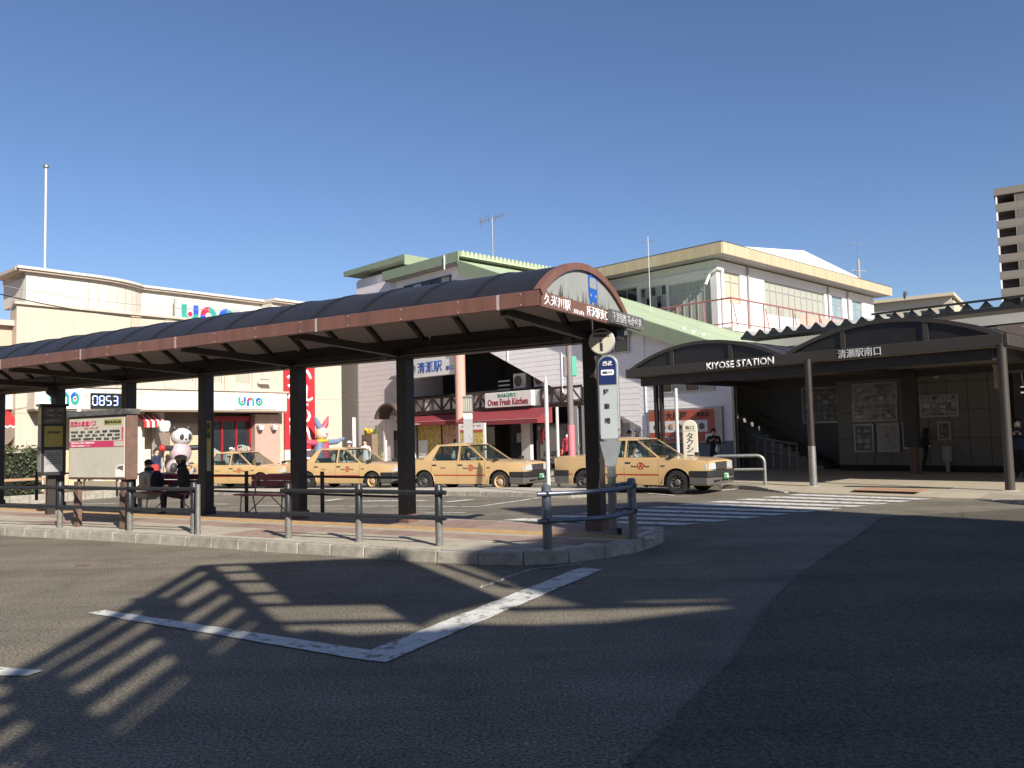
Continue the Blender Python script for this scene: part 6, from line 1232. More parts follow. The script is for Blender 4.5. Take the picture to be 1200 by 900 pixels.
def digit(ch, cx, cz, w_, h_, y):
    k = MB(); t_ = w_ * .2; q = dict(a=(0, h_ / 2, 1), g=(0, 0, 1), d=(0, -h_ / 2, 1), f=(-w_ / 2, h_ / 4, 0), b=(w_ / 2, h_ / 4, 0), e=(-w_ / 2, -h_ / 4, 0), c=(w_ / 2, -h_ / 4, 0))
    for s_ in SEG[ch]:
        x, z, hz_ = q[s_]; k.box(cx + x - (w_ * .38 if hz_ else t_ / 2), cx + x + (w_ * .38 if hz_ else t_ / 2), y - .01, y, cz + z - (t_ / 2 if hz_ else h_ * .21), cz + z + (t_ / 2 if hz_ else h_ * .21))
    k.build('digit', 'led', ck)
wd = (xb - xa); 
for i, ch in enumerate('0853'): digit(ch, xa + wd * (.1 + .172 * i), (zt + zb) / 2, wd * .115, (zt - zb) * .6, -.921)
# recessed shop fronts under the band
k = MB(); k.box(1.2, 11.7, 1.5, 1.7, -.4, 3.0); k.build('front_wall', 'shutter_beige', un); k = MB(); k.box(1.2, 11.7, -.0, 1.5, 3.0, 3.05); k.build('front_soffit', 'lintel_brown', un)
k = MB(); k.box(6.0, 8.15, .4, .6, 2.55, 3.0); k.build('lintel', 'lintel_brown', un); k = MB(); k.box(6.0, 8.15, .7, .8, -.4, 2.55); sh_ = k.build('shutter', 'shutter_beige', un)
k = MB(); 
for i in range(24): k.box(6.02, 8.13, .69, .699, -.35 + i * .12, -.335 + i * .12)
k.build('shutter_ribs', 'uno_trim', sh_, kind='stuff')
for x in (1.3, 3.2, 4.9, 5.75): k = MB(); k.box(x, x + .35, .1, .5, -.4, 3.0); k.build('column', 'uno_white', un)
k = MB(); k.box(4.9, 6.0, .9, 1.0, -.4, 2.7); k.build('bright_wall', 'uno_white', un)
# red framed glass doors with the grey wave
x0, x1 = 8.2, 10.35; k = MB()
for i in range(4): x = x0 + (x1 - x0) * i / 3; k.box(x - .05, x + .05, .3, .42, -.4, 2.78)
k.box(x0 - .05, x1 + .05, .28, .44, 2.6, 2.85); rf_ = k.build('red_frame', 'red_frame', un)
k = MB(); k.box(x0, x1, .35, .37, -.4, 2.6); k.build('door_glass', 'win_dark', un)
k = MB(); q = [(x0 + (x1 - x0) * i / 20, 1.35 + .17 * sin(2 * pi * i / 20 * 1.25 + 1.6)) for i in range(21)]; k.prism([(x0, -.4)] + q + [(x1, -.4)], .33, .349, 'y'); wv = k.build('wave_panel', 'wave_grey', un); text('uno', 'pure_white', wv, w=.4, h=.13, loc=(x0 + .75, .325, .75), bold=.03); text('uno', 'pure_white', wv, w=.4, h=.13, loc=(x0 + 1.5, .325, .75), bold=.03)
k = MB(); k.box(10.4, 11.75, -.05, .5, -.4, 2.95); k.build('tan_pier', 'pillar_tan', un, bevel=.02)
for i, x in enumerate((10.55, 11.3)): lp = uthing('wall_lantern', 'small white wall lantern on the tan pier, ' + ('left' if i == 0 else 'right') + ' one', 'lantern', 'wall lanterns on the tan pier'); k = MB(); k.hexa([(x - .08, -.35, 2.2), (x + .08, -.35, 2.2), (x + .08, -.19, 2.2), (x - .08, -.19, 2.2), (x - .14, -.4, 2.4), (x + .14, -.4, 2.4), (x + .14, -.14, 2.4), (x - .14, -.14, 2.4)]); k.box(x - .02, x + .02, -.2, -.05, 2.4, 2.45); k.build('shade', 'sign_white', lp)
aw = uthing('striped_awning', 'small red and white striped awning left of the shutter', 'awning'); x0, x1 = 4.95, 5.85
for i in range(8): k = MB(); a = x0 + (x1 - x0) * i / 8; b = x0 + (x1 - x0) * (i + 1) / 8; k.hexa([(a, -.5, 2.55), (b - .004, -.5, 2.55), (b - .004, .1, 2.85), (a, .1, 2.85), (a, -.5, 2.6), (b - .004, -.5, 2.6), (b - .004, .1, 2.9), (a, .1, 2.9)]); k.box(a, b - .004, -.52, -.501, 2.35, 2.6); k.build('stripe', 'red' if i % 2 == 0 else 'awning_white', aw)
ll = uthing('parking_lamp', 'white drum lamp head above a grey meter beside the striped awning', 'lamp'); xx, zz = FU.at(190, 500, -.9); k = MB(); k.box(xx - .04, xx + .04, -.93, -.86, 0, zz - .1); k.build('post', 'bldg_grey', ll); k = MB(); k.lathe([(.18, zz - .2), (.25, zz + .05), (.22, zz + .22), (.1, zz + .25)], (xx + .1, -.9, 0), 14); k.build('head', 'sign_white', ll, smooth=True); k = MB(); k.hexa([(xx - .05, -1, zz - .8), (xx + .3, -1, zz - .8), (xx + .3, -.8, zz - .8), (xx - .05, -.8, zz - .8), (xx - .2, -1, zz - .25), (xx + .3, -1, zz - .25), (xx + .3, -.8, zz - .25), (xx - .2, -.8, zz - .25)]); k.build('shade_plate', 'lintel_brown', ll)
sp = uthing('small_shelf', 'little tan wall ledge shelf high on the cream wall left of the red banner', 'ledge'); xx, zz = FU.at(309, 449, -.2); k = MB(); k.box(xx - .3, xx + .35, -.3, -.005, zz - .05, zz + .04); k.box(xx - .35, xx + .4, -.05, -.004, zz + .2, zz + .9); k.build('shelf', 'uno_trim', sp)
# red vertical banner
bn = uthing('red_banner', 'tall red banner with white brush characters on the cream wall', 'banner'); xa, zt = FU.at(333, 424, -.15); xb, zb = FU.at(369.5, 526, -.15); k = MB(); k.box(xa, xb, -.16, -.14, zb, zt + .6); k.build('cloth', 'banner_red', bn); k = MB(); k.box(xa, xb, -.161, -.139, zb - .5, zb - .01); k.build('hem', 'pure_white', bn)
text('ふれあい', 'pure_white', bn, w=(xb - xa) * .86, h=(zt - zb) * 1.0, loc=((xa + xb) / 2, -.162, (zt + zb) / 2 + .2), vertical=True, bold=.06)
k = MB(); k.tube([(xa + .1, -.15, zt + .6), (xa - .3, -.15, zt + .4), (xa - .55, -.15, zt + .8)], .02, 6); k.build('cord', 'sign_white', bn)
# wall between supermarket and station; its dark base colour stands in for shade
gw = thing('gap_wall', 'shaded grey beige wall between the supermarket and the station', 'wall', tuple(FU.W(E1, .0)), math.atan2(49.5 - FU.W(E1, 0).y, -9.4 - FU.W(E1, 0).x) + 0 * FS.a); k = MB(); k.box(0, 7.4, 0, .3, -.4, 3.9); k.box(0, 7.4, .0, .3, 3.94, 8.3); k.build('wall', mat('gap_shade_grey', (.1, .085, .07), .8, var=.06), gw); k = MB(); k.box(0, 7.4, -.01, .29, 3.9, 3.94); k.build('joint', 'lintel_brown', gw); k = MB(); k.box(4.5, 5.1, -.12, 0, .5, 2.9)
k.build('meter_cabinet', 'siding', gw)
# inflatables
pd = uthing('inflatable_panda', 'inflatable panda in a pink shirt with outstretched black arms', 'inflatable'); xc = FU.at(213, 520, -1.2)[0]; yc = -1.2; b0 = .3
k = MB(); k.ball((xc, yc, b0 + 1.62), (.44, .4, .38), 20, 14); k.build('head', 'panda_white', pd, smooth=True); k = MB(); k.ball((xc - .05, yc, b0 + .95), (.45, .38, .48), 18, 12); k.build('shirt', 'panda_pink', pd, smooth=True)
k = MB(); k.ball((xc - .15, yc, b0 + .35), (.5, .42, .4), 18, 12); k.build('belly', 'panda_pink', pd, smooth=True)
for s in (-1, 1):
    k = MB(); k.ball((xc + s * .3, yc, b0 + 1.98), (.12, .09, .12), 12, 8); k.build('ear', 'ink', pd, smooth=True); k = MB(); k.ball((xc + s * .16, yc - .345, b0 + 1.62), (.1, .06, .13), 12, 8); k.build('eye_patch', 'ink', pd, smooth=True)
    k = MB(); k.tube([(xc + s * .35, yc, b0 + 1.15), (xc + s * .85, yc - .1, b0 + 1.17)], .11, 12); k.build('arm', 'ink', pd, smooth=True); k = MB(); k.ball((xc + s * .9, yc - .12, b0 + 1.17), (.14, .13, .14), 12, 8); k.build('mitten', 'red', pd, smooth=True)
    k = MB(); k.ball((xc + s * .38 - .1, yc - .3, b0 + .35), (.17, .1, .2), 12, 8); k.build('foot', 'ink', pd, smooth=True)
k = MB(); k.ball((xc, yc - .39, b0 + 1.52), (.045, .03, .035), 8, 6); k.build('nose', 'ink', pd); k = MB(); k.box(xc - .6, xc + .4, yc - .4, yc + .4, -.3, b0 - .03); k.build('plinth', 'shutter_beige', pd, bevel=.03)
cl = uthing('inflatable_clown', 'pink and blue inflatable figure with horned cap and spread arms', 'inflatable'); xc = FU.at(377, 508, -1.0)[0]; yc = -1.0; zc = FU.at(377, 508, -1.0)[1]
k = MB(); k.ball((xc, yc, zc), (.34, .3, .34), 16, 12); k.build('head', 'win_warm', cl, smooth=True); k = MB(); k.ball((xc, yc - .26, zc), (.16, .1, .2), 12, 8); k.build('face', 'pure_white', cl, smooth=True); k = MB(); k.ball((xc + .02, yc - .36, zc - .02), .055, 8, 6); k.build('nose', 'red', cl, smooth=True)
for s, m_ in ((-1, 'clown_blue'), (1, 'clown_pink')):
    k = MB(); k.tube([(xc + s * .1, yc, zc + .25), (xc + s * .25, yc, zc + .5), (xc + s * .4, yc, zc + .85)], [.16, .14, .03], 10); k.build('cap_horn', m_, cl, smooth=True)
k = MB(); k.ball((xc, yc, zc - .38), (.38, .3, .12), 14, 8); k.build('collar', 'yellow', cl, smooth=True)
for s, m_ in ((-1, 'clown_pink'), (1, 'clown_blue')):
    k = MB(); k.tube([(xc + s * .25, yc, zc - .45), (xc + s * .9, yc, zc - .42), (xc + s * 1.35, yc, zc - .25)], [.15, .13, .06], 10); k.build('arm', m_, cl, smooth=True); k = MB(); k.tube([(xc + s * .14, yc, zc - .4), (xc + s * .16, yc, zc - 1.1), (xc + s * .22, yc, zc - 1.75)], [.22, .24, .2], 12); k.build('body_half', 'clown_blue' if s < 0 else 'clown_pink', cl, smooth=True)
k = MB(); k.box(xc - .45, xc + .45, yc - .35, yc + .35, -.3, zc - 1.8); k.build('stand', 'yellow', cl)
# hedge, kerb planter
hg = uthing('clipped_hedge', 'clipped dark hedge with thin twigs sticking up at the left edge', 'hedge'); random.seed(21)
k = MB(); 
for i in range(9000):
    x = random.uniform(-13, .15); y = random.uniform(-3.1, -1.9); z = random.uniform(.05, 1.6)
    if random.random() < .75:
        f = random.random(); 
        if f < .5: y = -3.1 + random.uniform(-.06, .12)
        elif f < .8: z = 1.6 + random.uniform(-.12, .1)
        else: x = .1 + random.uniform(-.12, .1)
    s = random.uniform(.03, .07); v = Vector((random.uniform(-1, 1), random.uniform(-1, 1), random.uniform(-1, 1))).normalized(); w_ = v.orthogonal().normalized(); u_ = v.cross(w_); c = Vector((x, y, z)); k.add([c + w_ * s, c + u_ * s * .6, c - w_ * s, c - u_ * s * .6], [(0, 1, 2, 3)], random.randint(0, 1))
k.build('foliage', ['leaf', mat('leaf_pale', (.1, .11, .05), .8, var=.3, scale=9)], hg, recalc=False)
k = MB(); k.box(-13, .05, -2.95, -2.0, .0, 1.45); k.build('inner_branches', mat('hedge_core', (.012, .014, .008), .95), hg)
k = MB()
for i in range(70): x = random.uniform(-13, 3.2); y = random.uniform(-2.9, -2.1); z0 = 1.4 if x < .1 else .2; k.tube([(x, y, z0), (x + random.uniform(-.08, .08), y, z0 + random.uniform(.3, .75))], .006, 3)
k.build('twigs', 'twig', hg)
pk = structure('planter_kerb', UO, FU.a)
for i in range(26): k = MB(); x = -13 + i * .6; k.box(x, x + .59, -3.75, -3.55, -.5, .02); k.build('kerb_stone', 'kerb_stone', pk, bevel=.012)
k = MB(); k.box(-13, 2.6, -3.55, -.9, -.5, -.02); k.build('planter_soil', 'soil', kind='structure', loc=UO, rz=FU.a)
hr = uthing('planter_rail', 'low cream rail on short posts in front of the hedge', 'railing'); k = MB(); k.box(-13, .3, -3.4, -3.34, .5, .58); k.build('rail', 'plaza_pink', hr)
for i in range(8): k = MB(); x = -13 + i * 1.88; k.box(x, x + .08, -3.41, -3.33, -.1, .6); k.build('post', 'plaza_pink', hr)
# yellow bollard beams behind the boards (cream horizontal bars seen under the panels)
yb = thing('traffic_barrier', 'pale yellow barrier board low behind the notice board', 'barrier', (*G(118, 577, -.1).xy, -.1), FC.a); k = MB(); k.box(-1.1, 1.1, -.03, .03, .18, .42); k.build('board', 'plaza', yb)
for x in (-1, 1): k = MB(); k.box(x - .04, x + .04, -.03, .03, -.1, .6); k.build('post', 'post_dark', yb)
# overhead cables at left
for i, (a, b) in enumerate((((-60, 330), (215, 376)), ((-60, 324), (300, 365)))):
    v0, v1 = sight(*a), sight(*b); P0 = Vector((0, 0, CH)) + v0 * (24 / v0.y); P1 = Vector((0, 0, CH)) + v1 * (33 / v1.y); k = MB(); k.tube([P0.lerp(P1, t / 10) - Vector((0, 0, .25 * sin(pi * t / 10))) for t in range(11)], .018 if i == 0 else .009, 4); tag(k.build('overhead_cable', 'ink' if i == 0 else 'bldg_grey'), ('thicker black' if i == 0 else 'thinner grey') + ' overhead cable crossing before the supermarket roof', 'cable')
# ------------------------------------------------------------------ street furniture near the taxis
def pole(name, label, px, py, pytop, z0, r, m, cat='pole', top=None):
    P = G(px, py, z0); v = sight(px - 1, pytop); h = CH + v.z * (P.y / v.y); t = thing(name, label, cat, P); k = MB(); k.tube([(0, 0, -.1), (0, 0, h - z0)], r, 12); k.build('shaft', m, t, smooth=True); return t, h - z0, P
t, h, P = pole('marker_pole', 'tall slim white pole in front of the bakery corner, nearest the taxi', 643, 577, 452, .1, .055, 'pole_white'); k = MB(); k.lathe([(.055, h), (.03, h + .16), (.005, h + .3)], (0, 0, 0), 10); k.build('tip', 'pole_white', t, smooth=True)
pole('marker_pole', 'shorter white pole between the bakery corner and the pink banded pole', 655, 566, 477, .1, .05, 'pole_white')
t, h, P = pole('marker_pole', 'white pole standing behind the front taxi left of the taxi stand sign', 796, 566, 455, .1, .05, 'pole_white'); k = MB(); k.lathe([(.058, h - .25), (.058, h - .2)], (0, 0, 0), 10); k.lathe([(.058, h - .8), (.058, h - .76)], (0, 0, 0), 10); k.build('band', 'sign_cream', t)
t, h, P = pole('street_pole', 'grey street pole with green box and pink lower half', 671, 562, 390, .1, .105, 'pole_grey')
def zat(px, py): v = sight(px, py); return CH + v.z * (P.y / v.y) - .1
k = MB(); k.tube([(0, 0, .2), (0, 0, zat(671, 498))], .125, 14); k.build('pink_wrap', 'pink_pole', t, smooth=True); z0, z1 = zat(671, 441), zat(671, 418); k = MB(); k.box(.06, .24, -.1, .1, z0, z1); k.build('green_box', 'green_box', t, bevel=.02); k = MB(); k.box(-.2, -.09, -.1, .1, z0, z1); k.build('back_box', 'pole_grey', t, bevel=.02)
zl = zat(671, 398); k = MB(); k.tube([(0, 0, zl), (-.35, 0, zl + .03), (-.5, 0, zl + .05)], .02, 6); k.ball((-.6, 0, zl + .06), (.13, .08, .06), 10, 6); k.build('lamp_arm', 'sign_white', t, smooth=True)
# old style lantern column left of the bakery
LP = thing('lantern_column', 'grey column with a square glazed lantern head before the pink pillar', 'street lamp', FS.W(-14.9, -3.6, .1)); (xa, zt) = FS.at(548, 465, -3.6)
LP.location = FS.W(xa, -3.6, .1); k = MB(); k.tube([(0, 0, 0), (0, 0, zt - .75)], .13, 14); k.build('column', 'bldg_grey', LP, smooth=True)
k = MB(); k.box(-.2, .2, -.2, .2, zt - .75, zt - .15); k.build('lantern', 'win_curtain', LP); k = MB()
for i in range(5):
    for s in (-.205, .205): k.box(-.2 + i * .1 - .012, -.2 + i * .1 + .012, s - .006, s + .006, zt - .75, zt - .15); k.box(s - .006, s + .006, -.2 + i * .1 - .012, -.2 + i * .1 + .012, zt - .75, zt - .15)
k.box(-.24, .24, -.24, .24, zt - .15, zt - .08); k.box(-.24, .24, -.24, .24, zt - .82, zt - .75); k.build('lantern_frame', 'wall_grey', LP); k = MB(); k.box(-.2, .2, -.2, .2, zt - 1.1, zt - .83); k.build('collar', 'plaster', LP); k = MB(); k.box(-.2, .2, -.2, .2, zt - 2.2, zt - 1.101); k.build('control_box', 'bldg_grey', LP)
# taxi stand sign
P = G(811, 568, .1); ts = thing('taxi_stand_sign', 'rounded cream taxi stand pillar sign with vertical lettering', 'sign', P, FS.a + .5)
k = MB(); k.prism(rrect(-.21, .21, .0, 1.84, .21, 8)[:18] + [(-.21, 0), (.21, 0)], -.08, .08, 'y'); k.build('slab', 'sign_cream', ts, bevel=.015); k = MB(); k.prism(rrect(-.175, .175, .1, 1.8, .175, 8), -.087, -.0805, 'y'); k.build('face', 'sign_cream', ts)
text('南口', 'ink', ts, w=.24, h=.11, loc=(0, -.089, 1.62)); text('タクシー乗り場', 'ink', ts, h=1.3, loc=(0, -.089, .83), vertical=True, bold=.02); k = MB(); k.box(-.16, .16, -.09, -.0875, 1.52, 1.53); k.build('rule', 'ink', ts)
# rail by the crossing
P0, P1 = G(834, 570, .1), G(897, 569.5, .1); tg = thing('crossing_guard_rail', 'rounded grey guard rail behind the nose of the front taxi', 'guard rail', P0); d = P1 - P0; d.z = 0; dn = d.normalized(); L = d.length
k = MB(); pts = [Vector((0, 0, 0)), Vector((0, 0, .62))] + [dn * (.2 - .2 * cos(a)) + Vector((0, 0, .62 + .2 * sin(a))) for a in [pi / 2 * i / 5 for i in range(1, 6)]] + [dn * (L - .2 + .2 * sin(a)) + Vector((0, 0, .62 + .2 * cos(a))) for a in [pi / 2 * i / 5 for i in range(6)]] + [d]; k.tube(pts, .045, 10); k.build('hoop', 'galvanised', tg, smooth=True); k = MB(); k.tube([(0, 0, .45), tuple(d + Vector((0, 0, .45)))], .035, 8); k.build('mid_rail', 'galvanised', tg, smooth=True)
# things around the bakery and hood
def sp_(px, py, y): x, z = FS.at(px, py, y); return FS.W(x, y, z)
cf = thing('potted_conifer', 'small pale conifer in a pot beside the curved entrance hood', 'plant', FS.W(FS.at(441, 490, -1.2)[0], -1.2, 0)); random.seed(4); k = MB(); zc = FS.at(441, 505, -1.2)[1]
for i in range(1500):
    t_ = random.random(); r = (.3 * (1 - t_) + .05) * random.uniform(.5, 1); a = random.uniform(0, 2 * pi); c = Vector((r * cos(a), r * sin(a), .5 + t_ * 1.9)); s = .06; v = Vector((random.uniform(-1, 1), random.uniform(-1, 1), random.uniform(-.2, 1))).normalized(); w_ = v.orthogonal().normalized(); k.add([c + w_ * s * .5, c + v * s, c - w_ * s * .5], [(0, 1, 2)])
k.build('foliage', mat('conifer', (.16, .16, .06), .8, var=.3, scale=8), cf, recalc=False); k = MB(); k.lathe([(.2, 0), (.26, .4), (.24, .42)], (0, 0, 0), 12); k.build('pot', 'pillar_tan', cf); k = MB(); k.tube([(0, 0, .3), (0, 0, 2.2)], .03, 6); k.build('stem', 'twig', cf)
bb = thing('display_stand', 'dark display stand with yellow flowers outside the entrance hood', 'stand', FS.W(FS.at(433, 497, -2)[0], -2, 0), FS.a); k = MB(); k.box(-.5, .5, -.2, .2, 0, 1.9); k.build('cabinet', 'cloth_brown', bb); k = MB()
for i in range(14): k.ball((random.uniform(-.3, .3), random.uniform(-.2, .1), 1.98 + random.uniform(0, .2)), .1, 8, 5)
k.build('flowers', 'yellow', bb, smooth=True)
bk_ = thing('bicycle', 'black and red bicycle parked by the pink banded pole', 'bicycle', FS.W(FS.at(662, 530, -1.0)[0], -1.0, .1), FS.a + .3)
for x in (-.5, .5):
    k = MB(); k.tube([(x + .33 * cos(2 * pi * i / 20), 0, .34 + .33 * sin(2 * pi * i / 20)) for i in range(21)], .022, 6, cap=False); wl = k.build('wheel', 'tyre', bk_, smooth=True); k = MB()
    for i in range(8): k.tube([(x, 0, .34), (x + .32 * cos(pi * i / 4), 0, .34 + .32 * sin(pi * i / 4))], .004, 3)
    k.build('spokes', 'galvanised', wl)
k = MB(); k.tube([(-.5, 0, .34), (-.15, 0, .75), (.35, 0, .8), (-.1, 0, .32), (-.5, 0, .34)], .02, 6); k.tube([(.5, 0, .34), (.35, 0, .8), (.32, 0, .98)], .02, 6); k.tube([(-.1, 0, .32), (-.2, 0, .9)], .018, 6); k.build('frame', 'red', bk_, smooth=True); k = MB(); k.ball((-.2, 0, .93), (.13, .07, .04), 8, 5); k.build('saddle', 'black', bk_); k = MB(); k.tube([(.22, -.25, .98), (.33, 0, 1.0), (.22, .25, .98)], .015, 6); k.build('handlebar', 'galvanised', bk_)
k = MB(); k.hexa([(.42, -.14, .8), (.62, -.14, .8), (.62, .14, .8), (.42, .14, .8), (.38, -.17, 1.05), (.68, -.17, 1.05), (.68, .17, 1.05), (.38, .17, 1.05)]); k.build('basket', 'mesh_wire', bk_)
mc = thing('parked_scooter', 'silver and red scooter parked beyond the seated pair', 'scooter', (*G(207, 578, -.15).xy, -.2), .3)
for x in (-.6, .62):
    k = MB(); k.lathe([(.12, -.05), (.22, -.06), (.25, -.02), (.25, .02), (.22, .06), (.12, .05)], (x, 0, .25), 20, 0, 'y'); k.build('wheel', 'tyre', mc, smooth=True)
k = MB(); k.ball((-.4, 0, .55), (.5, .18, .18), 14, 8); k.ball((.1, 0, .3), (.4, .16, .08), 12, 6); k.hexa([(.32, -.2, .35), (.42, -.2, .35), (.42, .2, .35), (.32, .2, .35), (.52, -.14, .95), (.6, -.14, .95), (.6, .14, .95), (.52, .14, .95)]); k.build('bodywork', 'bldg_grey', mc, smooth=True); k = MB(); k.ball((-.4, 0, .75), (.38, .14, .07), 12, 6); k.build('seat', 'black', mc, smooth=True); k = MB(); k.tube([(.62, 0, .3), (.5, 0, 1.0)], .03, 8); k.tube([(.42, -.3, 1.05), (.5, 0, 1.0), (.42, .3, 1.05)], .02, 6); k.ball((.62, 0, .85), (.06, .09, .09), 10, 6); k.build('handlebar', 'chrome', mc, smooth=True); k = MB(); k.box(-.95, -.6, -.18, .18, .8, 1.1); k.build('top_box', 'red', mc, bevel=.03)
# ------------------------------------------------------------------ people
def face_to(P, Q): d = Vector((Q[0] - P[0], Q[1] - P[1])); return math.atan2(d.y, d.x) + pi / 2      # local -Y towards Q
bs0 = FC.W(bx1[0] + .42, .1, .07); person('seated person in grey brown beret with dark scarf coat on the maroon bench', bs0, FC.a - rad(42), 1.74, 'sit', 'cloth_black', 'cloth_black', hat='beret', arms='lap', bag='scarf', bulk=1.4)
bs1 = FC.W(bx1[0] - .72, .1, .05); person('seated person in pale grey coat wearing a black backpack on the bench', bs1, FC.a - rad(75), 1.66, 'sit', 'cloth_grey', 'cloth_grey', bag='backpack', arms='lap', bulk=1.35)
P = G(838, 556, .1); person('woman in dark clothes reading her phone behind the guard rail, white mask and bag', P, rad(-15), 1.6, 'stand', 'cloth_black', 'cloth_black', mask=True, bag='plastic', arms='phone', hairlen=1)
P = G(1087, 553, .1); person('person in a black padded coat walking right behind the double canopy post', P, rad(70), 1.72, 'stand', 'cloth_black', 'cloth_black', arms='down', stride=.16, bulk=1.15)
P = G(1197, 560, .1); person('person in navy coat with a mask at the right edge of the picture', P, rad(-40), 1.66, 'stand', 'cloth_navy', 'cloth_black', mask=True, arms='phone')
P = G(1204, 556.5, .1) + Vector((0, .3, 0)); person('person in black with pale phone just right of the last canopy post', P, rad(-70), 1.6, 'stand', 'cloth_black', 'cloth_black', mask=True, arms='phone')
def shop_person(label, px, py_head, y, h, rz, **kw):
    x, z = FS.at(px, py_head, y); person(label, FS.W(x, y, .1), FS.a + rz, h, **kw)
shop_person('person in navy jacket with white collar in the bakery doorway', 543, 516, -.2, 1.7, 2.6, top='cloth_navy', legs='cloth_brown'); shop_person('person in black at the bakery door left of the navy jacket', 537, 514, .0, 1.72, 1.2, top='cloth_black', legs='cloth_brown', group=None)
shop_person('person in red jacket by the bicycle next to the pink pole', 665, 516, -.7, 1.6, .3, top='cloth_red', legs='cloth_black', mask=True)
def street_person(label, px, py_head, d, h, rz, **kw):
    v = sight(px, py_head); x = v.x / v.y * d; person(label, (x, d, gz(x, d) + .1), rz, h, **kw)
street_person('person in a white cap beyond the roof of the front taxi', 746, 506, 26.5, 1.66, 1.0, top='cloth_navy', legs='cloth_black', cap='cloth_white'); street_person('dark haired person beyond the front taxi left of the white cap', 737, 508, 27.5, 1.6, .4, top='cloth_black', legs='cloth_black')
street_person('person in a white hat beyond the taxi between posts', 409, 518, 33, 1.62, .5, top='cloth_white', legs='cloth_black', cap='cloth_white'); street_person('red haired person beyond the taxi between posts', 428, 517, 33.5, 1.66, -.4, top='cloth_white', legs='cloth_black')
street_person('person with black hair in dark clothes walking before the glass doors', 281, 525, 34.5, 1.6, .8, top='cloth_black', legs='cloth_black'); street_person('taller dark haired person right of the one before the glass doors', 292, 524, 34, 1.66, -.8, top='cloth_navy', legs='cloth_black'); street_person('person in a white hat by the red framed doors', 271, 527, 35, 1.55, .2, top='cloth_white', legs='cloth_grey', cap='cloth_white')
street_person('person in a long navy coat walking before the striped awning', 183, 525, 31, 1.62, 1.4, top='cloth_navy', legs='cloth_black')
# ------------------------------------------------------------------ unseen buildings behind the photographer: shade caster, plus blocks added to cut sky light
def toplane(g2, h): return (g2[0] + SUN_H.x * h / TANE, g2[1] + SUN_H.y * h / TANE)
HB = 14.0
def bpoly(pts): return [toplane(p, HB) for p in pts]
ob = thing('office_block', 'tall plain office block behind the photographer casting the wide shade', 'building', (0, 0, 0))
Pm = bpoly([(3.26, 19.14), (8.6, 13.1), (30, -10.2), (30, -30), (4.0, 2.0)]); k = MB(); k.prism(Pm, 0, HB, 'z'); k.build('wall', 'bldg_grey', ob)
cs = bpoly([(-.4, 18.6), (3.2, 19.1), (3.6, 8.6)] + [tuple(G(x, y).xy) for x, y in [(868, 701), (800, 689), (700, 691), (640, 699), (600, 688), (562, 669), (528, 658), (560, 650), (606, 646), (640, 634), (655, 610)]]); k = MB(); k.prism(cs, HB - .5, HB - .02, 'z'); k.build('shade_slab', 'bldg_grey', ob)  # unseen raised slab, outlined to throw shade on island and road
for i in range(5):
    for j in range(6):
        k = MB(); a, b = Vector(Pm[0]), Vector(Pm[1]); p = a.lerp(b, (j + .5) / 6); d = (b - a).normalized(); k.bar((p.x - d.x * .4 - .04, p.y - d.y * .4 + .05, 1.8 + i * 2.5), (p.x + d.x * .4 - .04, p.y + d.y * .4 + .05, 1.8 + i * 2.5), .06, 1.4); k.build('window', 'win_dark', ob)
for i, (x0, y0, x1, y1, hh, nm) in enumerate(((-46, -34, -24, -19, 20.0, 'low grey shop building behind the photographer, far left one'), (-22, -36, -2, -20, 18.5, 'grey shop building behind the photographer, between far left one and office block'), (-30, -16, -15, -1.5, 18.0, 'grey building beside the forecourt left of the photographer'))):
    sbd = thing('sky_blocker', nm, 'building'); k = MB(); k.box(x0, x1, y0, y1, -.4, hh); k.build('wall', 'tower_dark', sbd)  # added out of view to block sky light over the shaded road
    for f_ in range(3):
        for j in range(5): k = MB(); xx = x0 + (x1 - x0) * (j + .5) / 5; k.box(xx - 1, xx + 1, y1, y1 + .05, 1.5 + f_ * 3.4, 3.2 + f_ * 3.4); k.build('window', 'win_dark', sbd)
    k = MB(); k.box(x0 - .2, x1 + .2, y0 - .2, y1 + .2, hh, hh + .4); k.build('parapet', 'bldg_grey', sbd)
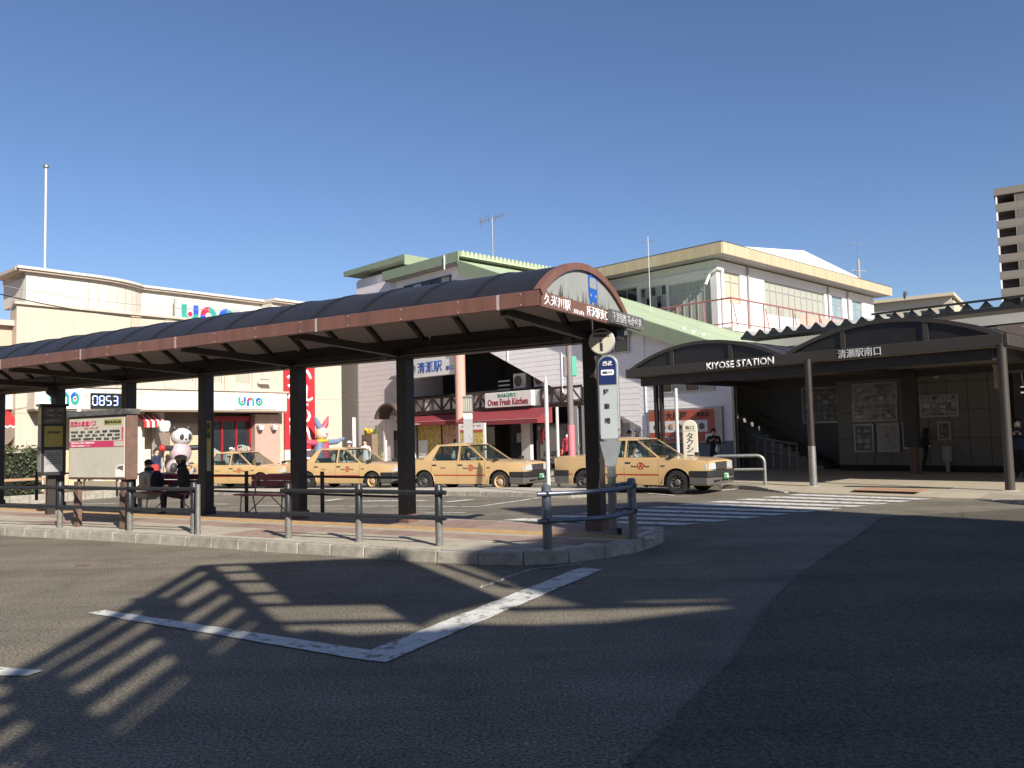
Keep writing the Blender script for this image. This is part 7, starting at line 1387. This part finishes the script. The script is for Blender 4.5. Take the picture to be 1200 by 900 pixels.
# unseen overhead frame and plates, outlined to throw the foreground lattice shadow
HZ = 7.5
wk = thing('shadow_frame', 'steel framed walkway roof with open rafters above and behind the photographer', 'canopy', (0, 0, 0))
def up(px, py): g_ = G(px, py, 0); return toplane((g_.x, g_.y), HZ)
def plate(pts, nm, th_=.1): q = [up(*p) for p in pts]; k = MB(); k.prism(q, HZ, HZ + th_, 'z'); k.build(nm, 'steel_black', wk)
def rafter(a, b, wd_, nm='rafter'): p, q = up(*a), up(*b); k = MB(); k.bar((p[0], p[1], HZ + .05), (q[0], q[1], HZ + .05), wd_, .08, up=(0, 0, 1)); k.build(nm, 'steel_black', wk)
plate([(288, 662), (400, 657), (460, 655), (480, 657), (593, 703), (520, 722), (494, 737), (448, 709), (345, 711)], 'roof_panel')
plate([(0, 930), (30, 893), (100, 888), (160, 859), (235, 797), (281, 752), (333, 748), (372, 741), (420, 748), (520, 743), (560, 735), (640, 736), (720, 733), (860, 716), (980, 706), (1100, 700), (1300, 702), (2300, 760), (3000, 1500), (0, 1500)], 'roof_panel')
plate([(872, 703), (900, 690), (1010, 655), (1300, 700), (1100, 704), (980, 708), (868, 715)], 'roof_panel')  # extra plate added only to end the lit streak on its right
E1a, E1b = (243, 664), (334, 748)
rafter(E1a, E1b, .2, 'purlin'); rafter((172, 702), (262, 812), .3, 'purlin'); rafter((196, 703), (212, 752), .22, 'purlin'); rafter((38, 800), (100, 885), .34, 'purlin')
for a, b, w_ in (((240, 664), (0, 806), .15), ((253, 672), (0, 830), .15), ((267, 690), (-30, 872), .16), ((283, 703), (-20, 908), .17), ((300, 718), (90, 880), .17), ((318, 730), (160, 866), .17)): rafter(a, b, w_)
for a, b in (((243, 664), (292, 662)), ((255, 673), (310, 670)), ((275, 683), (318, 682)), ((290, 698), (330, 696)), ((300, 711), (350, 710)), ((322, 733), (500, 729)), ((600, 716), (880, 709)), ((520, 662), (600, 690))): rafter(a, b, .1)
for i, (x, y) in enumerate([up(0, 1050), up(1350, 1050), up(1350, 760)]):
    k = MB(); k.tube([(x, y, 0), (x, y, HZ)], .12, 12); k.build('column', 'steel_black', wk, smooth=True)
# bird
v = sight(1060, 346); B0 = Vector((0, 0, CH)) + v * (55 / v.y); bd = thing('bird', 'small dark bird flying over the roofs right of the office', 'bird', B0); k = MB(); k.ball((0, 0, 0), (.09, .09, .28), 8, 6); k.build('body', 'ink', bd, smooth=True); k = MB(); k.prism([(0, .05), (.18, .3), (.2, .0)], -.02, .02, 'y'); k.prism([(0, .05), (-.14, -.2), (-.02, -.12)], -.02, .02, 'y'); k.build('wings', 'ink', bd)
